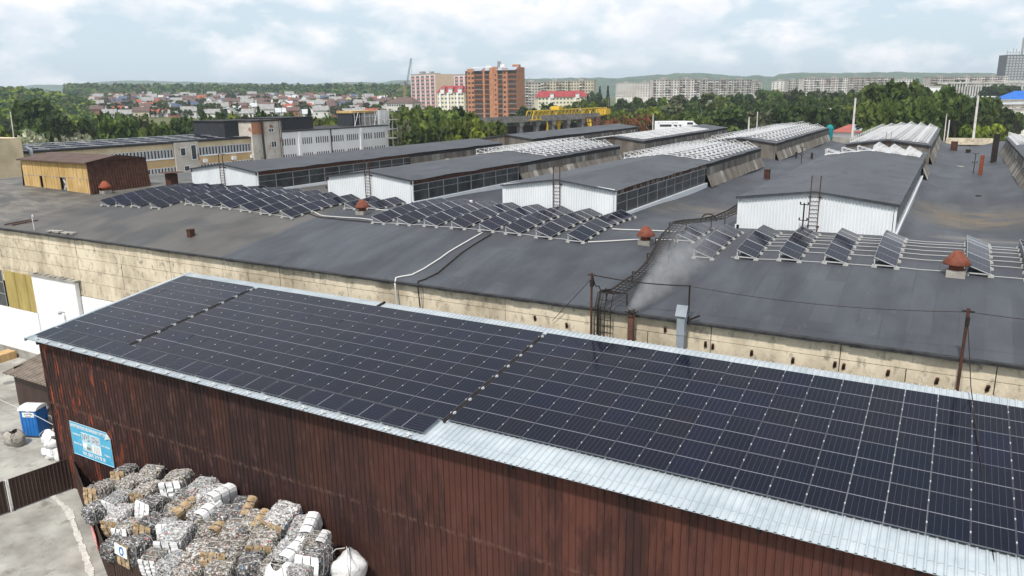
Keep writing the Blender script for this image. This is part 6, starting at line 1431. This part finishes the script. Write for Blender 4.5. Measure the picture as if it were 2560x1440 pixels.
B = Bld('white_hall', 'low white industrial hall behind the tall dark trees', 'hall', (2290, 560), (2352, 560), 217, 20); B.body(M_white); B.part('roof_slab', [((-.5, -.5, B.H), (B.L + .5, 20.5, B.H + .4))], M_pan2)
B = Bld('white_hall', 'white office block glimpsed through the trunks right of the racks', 'hall', (1905, 330), (1990, 330), 276, 14); B.body(M_white); stuff_rest('window', [(2 + k * 3, 4 + k * 3, B.H - 3, B.H - 1.4) for k in range(4)], B.t, M_win, .02, .06)
B = Bld('white_hall', 'white shed glimpsed through the tall dark trees', 'hall', (2060, 330), (2300, 320), 272, 14); B.body(M_pan2); stuff_rest('window', [(2 + k * 4, 4 + k * 4, B.H - 3, B.H - 1.4) for k in range(9)], B.t, M_win, .02, .06)
B = Bld('blue_roofed_hall', 'white hall with bright blue hipped roof at the right picture edge', 'hall', (2530, 420), (2640, 420), 249, 16); B.body(M_white)
b = MB(); b.add([(-1, -1, B.H), (B.L + 1, -1, B.H), (B.L - 6, 8, B.H + 4.6), (6, 8, B.H + 4.6), (B.L + 1, 17, B.H), (-1, 17, B.H)], [(0, 1, 2, 3), (3, 2, 4, 5), (0, 3, 5), (1, 4, 2)]); b.build('roof', mat('blue_tin', (.01, .10, .42), (.015, .14, .50), .3, .5), B.t)
for i, (xl, xr, y, dep, m, lb) in enumerate(((2496, 2580, 252, 400, MATS['roof_grey'], 'grey flat workshop before the blue-roofed hall'), (2505, 2590, 262, 370, M_galv, 'pale-roofed long store below the grey workshop'), (2512, 2590, 275, 340, MATS['roof_grey'], 'low grey store nearest the sandy road'), (2464, 2490, 243, 450, M_white, 'small white box building behind the right trees'))):
    B = Bld('workshop', lb, 'workshop', (xl, dep), (xr, dep), y, 14, 'workshops at the right edge'); B.body(M_pan1 if i % 2 else M_white); B.part('roof_slab', [((-.6, -.6, B.H), (B.L + .6, 14.6, B.H + .5))], m); stuff_rest('window', [(1 + k * 4, 3 + k * 4, B.H - 2.8, B.H - 1.3) for k in range(int(B.L / 4))], B.t, M_win, .02, .06)

# small red-roofed gatehouse and teal thing beyond the third lantern
B = Bld('gatehouse', 'small white gatehouse with a low brick-red hipped roof behind the hall', 'building', (2082, 205), (2170, 200), 330, 9); B.H = max(B.H, 6); B.body(M_white)
b = MB(); b.add([(-.8, -.8, B.H), (B.L + .8, -.8, B.H), (B.L - 3, 4.5, B.H + 1.9), (3, 4.5, B.H + 1.9), (B.L + .8, 9.8, B.H), (-.8, 9.8, B.H)], [(0, 1, 2, 3), (3, 2, 4, 5), (0, 3, 5), (1, 4, 2)]); b.build('roof', mat('brick_red_roof', (.26, .075, .06), (.34, .11, .09), .5), B.t)
b = MB(); b.add([(B.L * .52, .2, B.H + .5), (B.L * .86, .2, B.H + .45), (B.L * .80, 3.6, B.H + 1.9), (B.L * .50, 3.6, B.H + 1.9)], [(0, 1, 2, 3)]); b.build('roof_patch', M_galv, B.t)
p = aty(2075, 318, 158); t = thing('bin', 'teal plastic cover at the end of the third far lantern', 'cover', (p.x, 157.9, 13.9)); b = MB(); b.lathe([(.6, 0), (.7, 2.0), (.5, 2.5), (0, 2.7)], n=10); b.build('cover', mat('teal', (.01, .22, .25)), t)

# ---- left-hand works buildings (their fronts face +x)
def xplane(name, label, X, ya, yb, zt, dep, m, cat='building', zb=0):
    t = thing(name, label, cat, (X, ya, zb), math.pi / 2); L = yb - ya; Hh = zt - zb
    b = MB(); b.box((0, 0, 0), (L, dep, Hh)); b.build('wall', m, t); return t, L, Hh
X = -120.0
yv = lambda px, py: atx(px, py, X).y
zv = lambda px, py: atx(px, py, X).z
ya, yb = yv(60, 385), yv(652, 347)
zt = zv(500, 354)
t, L, Hh = xplane('works_building', 'long beige two-storey works building with strip windows and dark panelled roof', X, ya, yb, zt, 15, M_plaster)
def xr(px0, px1, py0, py1, ref=None): c = (px0 + px1) / 2; return (yv(px0, py0) - ya, yv(px1, py0) - ya, zv(c, py1), zv(c, py0))
def strip(px0, px1, z0, z1, n, gap=.10, t_=None, y_=None, every=4):
    t_ = t_ or t; a = yv(px0, 380) - ya if y_ is None else px0; c = yv(px1, 380) - ya if y_ is None else px1; w_ = (c - a) / n
    rects = [(a + k * w_ + .06, a + (k + 1) * w_ - .06, z0, z1) for k in range(n)]
    stuff_rest('window', rects, t_, M_win, .02, .08, frame=M_pvc)
    b = MB(); b.box((a - .1, -.20, z0 - .16), (c + .1, -.001, z0 - .001)); b.build('window_sill', M_pvc, t_)
z1 = Hh - .95; z0 = z1 - 1.55
strip(236, 432, z0, z1, 22); strip(300, 436, z0 - 3.1, z1 - 3.1, 16); strip(496, 648, z0, z1, 20); strip(496, 648, z0 - 3.1, z1 - 3.1, 20)
b = MB(); b.box((yv(434, 380) - ya, -.35, 0), (yv(494, 380) - ya, -.001, Hh + .1)); b.build('stair_bay', M_plaster2, t)
stuff_rest('window', [(yv(447, 380) - ya, yv(461, 380) - ya, z0 + .2, z1 + .1), (yv(452, 380) - ya, yv(466, 380) - ya, z0 - 3.0, z1 - 3.1), (yv(474, 380) - ya, yv(488, 380) - ya, z0 - .6, z1 + .5)], t, M_win, -.36, .06, frame=M_pvc)
b = MB()
for c, e in ((236, 432), (496, 648)): b.box((yv(c, 380) - ya, -.05, z0 - 1.75), (yv(e, 380) - ya, -.002, z0 - .2))
b.build('ochre_band', mat('ochre_plaster', (.56, .38, .18), (.64, .46, .25), .4, .9, c3=(.42, .30, .18), s3=2), t)
b = MB(); b.box((-.3, -.3, Hh), (L + .3, 15.3, Hh + .28)); b.build('roof_slab', M_seal, t)
b = MB(); b.tube([(yv(72, 380) - ya, -.5, Hh - 2.5), (yv(72, 380) - ya, -.5, Hh + .6), (yv(70, 380) - ya - .5, -.2, Hh + .9)], .28, 10); b.build('flue', M_galv, t, True)
for px in (505, 578, 625): b = MB(); u = yv(px, 400) - ya; b.box((u, -.5, z0 - 1.3), (u + .9, -.06, z0 - .7)); b.build('air_conditioner', M_white, t)
b = MB(); Ob = Vector((0, 0, 0)); n = 44
for k in range(n):
    for j in range(4): x0_ = k * L / n + .1; b.box((x0_, .6 + j * 3.2, Hh + .34 + j * .12), (x0_ + L / n - .22, .6 + j * 3.2 + 2.9, Hh + .38 + j * .12), 0); b.box((x0_ - .1, .6 + j * 3.2, Hh + .34 + j * .12), (x0_ - .03, .6 + j * 3.2 + 2.9, Hh + .42 + j * .12), 1) if (k * 5 + j * 3) % 4 == 0 else None
o = b.mesh('solar_field', [mat('far_panels', (.012, .015, .032), rough=.3), M_aluw]); o = obj('solar_field', o, None, (X, ya, 0), (0, 0, math.pi / 2)); tag(o, 'dark solar panels covering the roof of the long beige building', 'solar panels', kind='stuff')
# leftmost building with brick-topped stack
t2, L2, H2_ = xplane('works_building', 'shabby building with brick chimney stub at the far left edge', X + 1, yv(-60, 400), yv(52, 400), zv(20, 345), 12, M_plaster)
b = MB(); b.box((L2 - 9, -.1, H2_), (L2 - 3.2, 4, H2_ + 1.3)); b.build('brick_stub', M_brick, t2); b = MB(); b.box((L2 - 9.3, -.4, H2_ + 1.3), (L2 - 2.9, 4.3, H2_ + 1.6)); b.build('cap_slab', M_conc2, t2)
stuff_rest('window', [(L2 - 7, L2 - 4.2, H2_ - 3.3, H2_ - 1.6), (L2 - 9, L2 - 3.4, H2_ - 7.4, H2_ - 6.0)], t2, M_win, .02, .06, frame=M_pvc)
# stair tower with flaking plaster and brick patch
za_ = zv(680, 302); t3, L3, H3 = xplane('stair_tower', 'flaking plaster stair tower with exposed orange brick beside the white building', X - .2 + .9, yv(626, 360), yv(701, 360), za_, 12, M_plaster2)
b = MB(); b.box((.05, -.06, zv(640, 335)), (L3 * .42, -.001, H3 - .1)); b.build('brick_patch', M_brick, t3)
stuff_rest('window', [(L3 * .55, L3 * .72, zv(680, 330), zv(680, 320)), (L3 * .60, L3 * .78, zv(680, 368), zv(680, 352))], t3, M_win, .02, .06, frame=M_pvc)
b = MB(); b.tube([(L3 * .30, -.6, 6), (L3 * .27, -.6, H3 + .4)], .22, 8); b.build('downpipe', M_seal, t3); b = MB(); b.box((-.2, -.2, H3), (L3 + .2, 12.2, H3 + .25)); b.build('roof_slab', M_seal, t3)
b = MB(); b.bar((L3 * .9, -.3, 5), (L3 * .88, -.3, H3 + .5), .08); b.bar((L3 * .96, -.3, 5), (L3 * .94, -.3, H3 + .5), .08); b.build('ladder', M_rust, t3)
# dark sheet-clad roof annexes
for (pa, pb, pt_, zb_, dep, lb) in ((562, 626, 302, 14.0, 9, 'dark grey sheet-clad roof annexe left of the stair tower'), (700, 784, 294, 14.0, 10, 'dark grey sheet-clad roof annexe on the white building')):
    xx = X - 3; a_, b2 = atx(pa, 330, xx).y, atx(pb, 330, xx).y; z_ = atx((pa + pb) / 2, pt_ + 1, xx).z; t4 = thing('roof_annexe', lb, 'annexe', (xx, a_, 10), math.pi / 2, 'dark roof annexes')
    b = MB(); b.corr((0, 0, 0), (1, 0, 0), (0, 0, 1), (0, -1, 0), b2 - a_, z_ - 10, .5, .05); b.box((0, .01, 0), (b2 - a_, dep, z_ - 10 - .02)); b.build('cladding', M_dark, t4); b = MB(); b.box((-.2, -.2, z_ - 10), (b2 - a_ + .2, dep + .2, z_ - 9.8)); b.build('roof_edge', M_seal, t4)
# white building with slit windows
zt_ = zv(835, 322.5); t5, L5, H5 = xplane('white_building', 'plain white building with rows of dark slit windows', X, yv(701.5, 350), yv(971, 340), zt_, 14, mat('clean_render', (.80, .80, .80), (.86, .86, .86), .3, .8)); y5 = yv(701.5, 350)
b = MB(); b.box((-.1, -.2, H5), (L5 + .1, 14.1, H5 + .18)); b.build('roof_edge', M_seal, t5)
zz1, zz0 = zv(712, 347.5), zv(712, 364); rects = []
for g0, g1, n in ((705, 740, 6), (750, 782, 6), (789, 823, 6), (829, 861, 6), (867, 898, 6), (903, 932, 5), (936, 964, 5)):
    ua, ub = yv(g0, 350) - y5, yv(g1, 350) - y5
    for k in range(n): u = ua + (ub - ua) * (k + .15) / n; rects += [(u, u + (ub - ua) / n * .42, zz0, zz1), (u, u + (ub - ua) / n * .42, zz0 - 3.2, zz1 - 3.2)]
stuff_rest('slit_window', rects, t5, M_brickd, .02, .05)
b = MB()
for px in (745, 900): u = yv(px, 350) - y5; b.box((u, -.25, 0), (u + .7, -.001, H5 - .1))
b.build('pilaster', M_white, t5); b = MB(); u = yv(827, 350) - y5; b.tube([(u, -.2, 0), (u, -.2, H5)], .12, 6); b.build('downpipe', M_seal, t5)
# roof-top core under construction with scaffolding
xx = X - 5; a_, b2 = atx(884, 310, xx).y, atx(970, 310, xx).y; z_ = atx(930, 277, xx).z
t6 = thing('lift_core', 'unfinished grey and white roof-top core above the white building', 'building core', (xx, a_, 14), math.pi / 2); w6 = b2 - a_
b = MB(); b.box((0, .3, 0), (w6 * .24, 5, z_ - 14.4)); b.build('dark_bay', M_dark, t6); b = MB(); b.box((w6 * .24, 0, 0), (w6 * .70, 5, z_ - 14.6)); b.build('grey_wall', M_conc2, t6); b = MB(); b.box((w6 * .70, -.5, 0), (w6, 5, z_ - 14)); b.build('white_wall', M_white, t6)
b = MB(); b.box((-.2, -.1, z_ - 14.4), (w6 * .7, 5, z_ - 13.9)); b.build('timber_top', M_yel, t6)
t7 = thing('scaffolding', 'grey tube scaffolding round the roof core and the white building end', 'scaffold', (X + .8, yv(968, 350), 0), math.pi / 2)
b = MB(); 
for ix in range(3):
    for iy in range(3): b.tube([(.4 + ix * 2.0, -.6 + iy * 3.0, 0), (.4 + ix * 2.0, -.6 + iy * 3.0, 20 if iy else 16.5)], .06, 5)
for z in np.arange(2, 20.5, 2.2):
    for iy in range(3): b.bar((0, -.6 + iy * 3, z), (5.2, -.6 + iy * 3, z), .08); 
    for ix in range(3): b.bar((.4 + ix * 2, -.6, z), (.4 + ix * 2, 5.4, z), .08)
b.build('tubes', M_frameg, t7); b = MB()
for z in np.arange(4.2, 20, 4.4): b.box((0, -.5, z + .05), (4.8, .6, z + .12))
b.build('planks', M_pan1, t7)
t8 = thing('scaffolding', 'thin scaffold tubes in front of the roof-top core', 'scaffold', (X - 4, atx(882, 310, X - 4).y, 14.8), math.pi / 2); b = MB(); zz = z_ - 15
for k in range(8): x = k * w6 / 7; b.tube([(x, -.6, .4), (x, -.6, zz * (.9 if k % 2 else 1))], .05, 4)
for z in (1.5, 3.5, 5.2):
    if z < zz: b.bar((0, -.6, z), (w6, -.6, z), .07)
b.bar((-.8, -.8, .3), (1.2, -.8, zz), .09); b.bar((w6 * .5, -.8, .3), (w6 * .62, -.8, zz), .09); b.build('tubes', M_whitem, t8)

# ---- crane track, gantry crane, scrap frames
M_cdk = mat('stained_concrete', (.13, .125, .12), (.24, .23, .215), .6, .9, c3=(.06, .055, .05), s3=2)
pA, pB = at(1238, 300, 225), at(1500, 296, 262); v = Vector((pB.x - pA.x, pB.y - pA.y, 0)); Lc = v.length; zt = pA.z
t = thing('crane_trestle', 'long dark concrete crane trestle behind the lanterns', 'trestle', (pA.x, pA.y, 0), math.atan2(v.y, v.x))
b = MB(); b.box((-14, 0, zt - 1.0), (Lc, 2.2, zt)); b.box((-14, 7, zt - 1.0), (Lc, 9, zt)); b.box((-14, .2, zt), (Lc, .4, zt + .8)); b.build('beam', M_cdk, t)
for k in range(9):
    x = -12 + k * (Lc + 10) / 8; b = MB(); b.box((x, .3, 0), (x + 1.3, 1.7, zt - 2.2)); b.box((x, 7.3, 0), (x + 1.3, 8.7, zt - 2.2)); b.add([(x - .6, .1, zt - 1.0), (x + 1.9, .1, zt - 1.0), (x + 1.3, .1, zt - 2.4), (x, .1, zt - 2.4), (x - .6, 2, zt - 1.0), (x + 1.9, 2, zt - 1.0), (x + 1.3, 2, zt - 2.4), (x, 2, zt - 2.4)], [(0, 3, 2, 1), (0, 4, 7, 3), (1, 2, 6, 5), (3, 7, 6, 2)]); b.build('column', M_cdk, t)
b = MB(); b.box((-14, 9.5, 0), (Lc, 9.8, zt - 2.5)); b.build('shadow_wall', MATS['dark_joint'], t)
pA, pB = at(1330, 300, 235), at(1520, 276, 285); v = Vector((pB.x - pA.x, pB.y - pA.y, 0)); Lg = v.length
t = thing('gantry_crane', 'yellow lattice gantry crane with slanting legs behind the lanterns', 'crane', (pA.x, pA.y, 0), math.atan2(v.y, v.x)); z0, z1_ = pA.z, pB.z; zm = lambda u: z0 + .0 * u
zb1 = at(1330, 299, 235).z; zt1 = at(1330, 277, 235).z; hg = (zt1 - zb1) * 1.0
b = MB()
for yy in (0, 2.4):
    b.bar((0, yy, z0), (Lg, yy, z0), .32); b.bar((1.5, yy, z0 + hg), (Lg - 1.5, yy, z0 + hg), .28); n = 22
    for k in range(n): x = k * Lg / n; b.bar((x, yy, z0), (x + Lg / n / 2, yy, z0 + hg), .16); b.bar((x + Lg / n / 2, yy, z0 + hg), (x + Lg / n, yy, z0), .16)
for k in range(n + 1): x = k * Lg / n; b.bar((x, 0, z0), (x, 2.4, z0), .12)
b.build('girder', M_crane, t)
for (x, lean) in ((Lg * .27, 1), (Lg * .72, -1)):
    for yy, dy in ((0, -2.4), (2.4, 2.4)):
        b = MB(); b.bar((x, yy, z0 + hg * .8), (x + 1.5 * lean, yy + dy, .5), .55); b.bar((x + 3 * lean, yy, z0), (x - 2.2 * lean, yy + dy, .5), .45); b.build('leg', M_crane, t)
    b = MB(); b.bar((x + 1.5 * lean, -2.6, .5), (x + 1.5 * lean, 5, .5), .6); b.bar((x, -.9, z0 * .5), (x, 3.3, z0 * .5), .3); b.build('cross_beam', M_crane, t)
b = MB(); b.box((Lg * .26, -1.2, z0 - 2.3), (Lg * .26 + 2.2, .4, z0 - .3)); b.build('cab', M_crane, t); b = MB(); b.box((Lg - 4, -.8, z0 + .2), (Lg + .5, 3.2, z0 + 2.2)); b.build('drive_unit', M_crane, t); b = MB(); b.box((Lg * .3, -.3, z0 + hg), (Lg * .3 + 3, 2.7, z0 + hg + 1.2)); b.build('trolley', M_crane, t)
b = MB()
for k in range(7): x = Lg * .42 + k * Lg * .045; b.tube([(x + Lg * .045 * u, 2.8, z0 - 3.2 * 4 * u * (1 - u)) for u in np.linspace(0, 1, 7)], .07, 4)
b.build('festoon_cable', M_black, t)
pA, pB = at(1480, 320, 205), at(1630, 318, 228); v = Vector((pB.x - pA.x, pB.y - pA.y, 0)); Ls = v.length; r_ = random.Random(12)
t = thing('scrap_stack', 'stack of rusty tangled steel trusses behind the lanterns', 'scrap', (pA.x, pA.y, 0), math.atan2(v.y, v.x)); zt = at(1560, 289, 216).z
b = MB()
for k in range(150):
    x = r_.uniform(0, Ls); z = r_.uniform(zt - 5.0, zt - .4) - (1 - x / Ls) * .8; b.bar((x, r_.uniform(-1, 2), z), (x + r_.uniform(-1.6, 1.6), r_.uniform(-1, 2), min(zt, z + r_.uniform(-1.8, 2.0))), .14)
b.build('trusses', M_rustor, t); b = MB()
for z in np.arange(zt - 5, zt, 1.2): b.bar((0, 2, z), (Ls, 2, z + .3), .2)
for x in np.linspace(0, Ls, 8): b.bar((x, 2, 0), (x, 2, zt), .25)
b.build('posts', M_rust, t)
# vans and bus
M_tyre = mat('tyre', (.02, .02, .02)); M_vw = mat('vehicle_white', (.74, .75, .76), rough=.35)
def van(px, py, dep, L_, h_, lb, name='van', rz=.3):
    p = at(px, py, dep); t = thing(name, lb, name, (p.x, p.y, max(0, p.z - h_)), rz, 'white vehicles behind the lanterns'); w_ = 2.0
    b = MB(); n = [(0, .4), (0, h_ * .92), (L_ * .06, h_), (L_ * .72, h_), (L_ * .88, h_ * .62), (L_, h_ * .52), (L_, .4)] if name == 'van' else [(0, .4), (0, h_), (L_ * .97, h_), (L_, h_ * .9), (L_, .4)]
    b.add([(x, 0, z) for x, z in n] + [(x, w_, z) for x, z in n], [tuple(range(len(n)))[::-1], tuple(range(len(n), 2 * len(n)))] + [(i, (i + 1) % len(n), (i + 1) % len(n) + len(n), i + len(n)) for i in range(len(n))]); b.build('body', M_vw, t)
    b = MB(); b.box((L_ * .1, -.01, h_ * .6), (L_ * .72, -.004, h_ * .86)); b.box((L_ * .1, w_ + .004, h_ * .6), (L_ * .72, w_ + .01, h_ * .86)); b.build('side_window', M_win, t)
    b = MB(); b.bar((L_ * .74, w_ / 2, h_ * .97), (L_ * .87, w_ / 2, h_ * .66), w_ * .9, .02); b.build('windscreen', M_win, t)
    for x in (L_ * .18, L_ * .8):
        for y in (-.02, w_ - .18): b = MB(); b.tube([(x, y, .36), (x, y + .2, .36)], .36, 12); b.build('wheel', M_tyre, t)
van(1637, 303, 215, 9, 3.0, 'white bus with dark windows right of the rusty trusses', 'bus'); van(1645, 308, 205, 5, 2.4, 'white van parked in front of the white bus'); van(1660, 309, 210, 5, 2.3, 'second white van, right of the one before the bus'); van(1674, 309, 212, 4.5, 2.2, 'white van furthest right in the tight group'); van(1697, 303, 215, 5.5, 2.4, 'white van standing alone at the right of the vehicles')
# poles
def cpole(px, pt_, pb_, dep, lb, r=.22, m=M_pan2, arm=False):
    a = at(px[0], pb_, dep); c = at(px[1], pt_, dep); t = thing('concrete_pole', lb, 'pole', (a.x, a.y, gz(a.x, a.y)), 0, 'poles behind the hall'); b = MB(); b.tube([(0, 0, 0), (c.x - a.x, c.y - a.y, c.z - gz(a.x, a.y))], [r * 1.25, r * .75], 8); b.build('shaft', m, t)
    if arm: b = MB(); z = c.z - gz(a.x, a.y) - .5; b.bar((-1, 0, z), (1, 0, z), .12); b.build('cross_arm', M_cdk, t)
cpole((2135, 2139), 245, 306, 168, 'tall thick pale pole before the tall dark trees', .26); cpole((2436, 2446), 240, 338, 162, 'tall thick pale pole at the end of the right roof valley', .27)
cpole((1873, 1873), 292, 330, 175, 'thin pale pole left of the far racks'); cpole((1894, 1894), 279, 330, 175, 'taller thin pole next to the far racks', .14); cpole((2370, 2374), 300, 340, 170, 'grey pole right of the last far lantern', .16); cpole((2366, 2367), 284, 320, 172, 'thin grey pole just behind the last far lantern', .12)
cpole((1632, 1633), 285, 320, 200, 'pale pole at the right end of the rusty trusses', .16); cpole((1327, 1327), 256, 300, 250, 'thin lamp pole left of the yellow crane', .12, M_cdk); cpole((1413, 1413), 262, 280, 300, 'thin pole above the middle of the yellow crane', .12, M_cdk); cpole((1446, 1446), 250, 275, 300, 'thin pole above the right part of the yellow crane', .12, M_cdk); cpole((1521, 1521), 240, 280, 320, 'thin pole right of the yellow crane', .13, M_cdk)
cpole((1754, 1754), 272, 300, 260, 'thin pole standing among the green belt', .13, M_cdk); cpole((28, 26), 280, 350, 150, 'tall pale pole at the far left before the trees', .12); cpole((1256, 1257), 244, 300, 240, 'thin grey pole before the brick tower', .12, M_cdk); cpole((2186, 2187), 224, 240, 300, 'pale pole with cross arm above the dark trees', .2, M_pan2, True)
cpole((702, 703), 268, 290, 300, 'thin pole above the roof annexe', .12, M_cdk); cpole((846, 846), 275, 300, 250, 'thin pole behind the white building', .1, M_cdk)

# ================================================================== SMOKE AND AIR
def vol_mat(name, dens, noise, color, shape):
    m = D.materials.new(name); m.use_nodes = True; nt = m.node_tree; nt.nodes.clear(); lk = nt.links; out = N(nt, 'ShaderNodeOutputMaterial'); v = N(nt, 'ShaderNodeVolumePrincipled'); v.inputs['Color'].default_value = rgb(color); v.inputs['Density'].default_value = dens; v.inputs['Anisotropy'].default_value = .2
    lk.new(v.outputs[0], out.inputs['Volume'])
    if noise:
        t = N(nt, 'ShaderNodeTexCoord'); no = N(nt, 'ShaderNodeTexNoise', i_Scale=1.5, i_Detail=5, i_Roughness=.65); lk.new(t.outputs['Object'], no.inputs['Vector'])
        mr = N(nt, 'ShaderNodeMapRange', i_1=.36, i_2=.64, i_3=0, i_4=dens); lk.new(no.outputs[0], mr.inputs[0])
        # thins out away from the plume axis (line x,z as a function of y) and along its length
        sp = N(nt, 'ShaderNodeSeparateXYZ'); lk.new(t.outputs['Object'], sp.inputs[0])
        def mth(op, a, bb=None):
            n = N(nt, 'ShaderNodeMath', operation=op)
            for i, q in enumerate((a, bb)):
                if q is None: continue
                if isinstance(q, (int, float)): n.inputs[i].default_value = q
                else: lk.new(q, n.inputs[i])
            return n.outputs[0]
        X_, Y_, Z_ = sp.outputs[0], sp.outputs[1], sp.outputs[2]
        ax = mth('MULTIPLY', Y_, shape[0]); az_ = mth('MULTIPLY', Y_, shape[1])
        rr = mth('SQRT', mth('ADD', mth('POWER', mth('SUBTRACT', X_, ax), 2.0), mth('POWER', mth('SUBTRACT', Z_, az_), 2.0)))
        rad = mth('ADD', mth('MULTIPLY', Y_, shape[2]), .28)
        fall = N(nt, 'ShaderNodeMapRange', i_1=1.0, i_2=0, i_3=0, i_4=1); lk.new(mth('DIVIDE', rr, rad), fall.inputs[0])
        ln = N(nt, 'ShaderNodeMapRange', i_1=shape[3], i_2=0, i_3=0, i_4=1); lk.new(Y_, ln.inputs[0])
        lk.new(mth('MULTIPLY', mth('MULTIPLY', mr.outputs[0], fall.outputs[0]), mth('POWER', ln.outputs[0], 1.5)), v.inputs['Density'])
    return m
b = MB(); n = 8; b.tube([(.15 * u * 8.5, u * 8.5, .31 * u * 8.5) for u in np.linspace(-.02, 1, n)], [.32 + .25 * u * 8.5 for u in np.linspace(0, 1, n)], 14)
o = b.build('smoke_plume', vol_mat('smoke', 3.6, True, (.93, .94, .96), (.15, .31, .24, 8.5)), None, True, (-12.97, 34.15, 12.35)); bpy_fix(o.data); tag(o, 'pale grey smoke drifting up over the roof from the rusty exhaust pipe', 'smoke', kind='stuff')
b = MB(); b.box((-5200, -300, -14), (1900, 4800, 135)); o = b.build('haze', vol_mat('air', .00016, False, (.78, .89, 1.0), None)); tag(o, 'thin bluish summer air between the factory and the far hills', 'haze', kind='stuff')

# ================================================================== LABELS: tell look-alikes apart by their order in the picture
byl = {}
for o in col.objects:
    if o.parent is None and o.get('label') and o.get('category'): byl.setdefault(o['label'], []).append(o)
for lb, os_ in byl.items():
    if len(os_) < 2: continue
    def sx(o): q = RM.T @ (np.array(o.location) - CAM); return -q[0] / q[2]
    os_.sort(key=sx)
    if len(os_) <= 23:
        for i, o in enumerate(os_):
            s = '%s, %s from left' % (lb, ORD[i + 1])
            if len(s.split()) <= 16: o['label'] = s
        for o in os_:
            if len(o['label'].split()) > 16: print('LONG', o['label'])
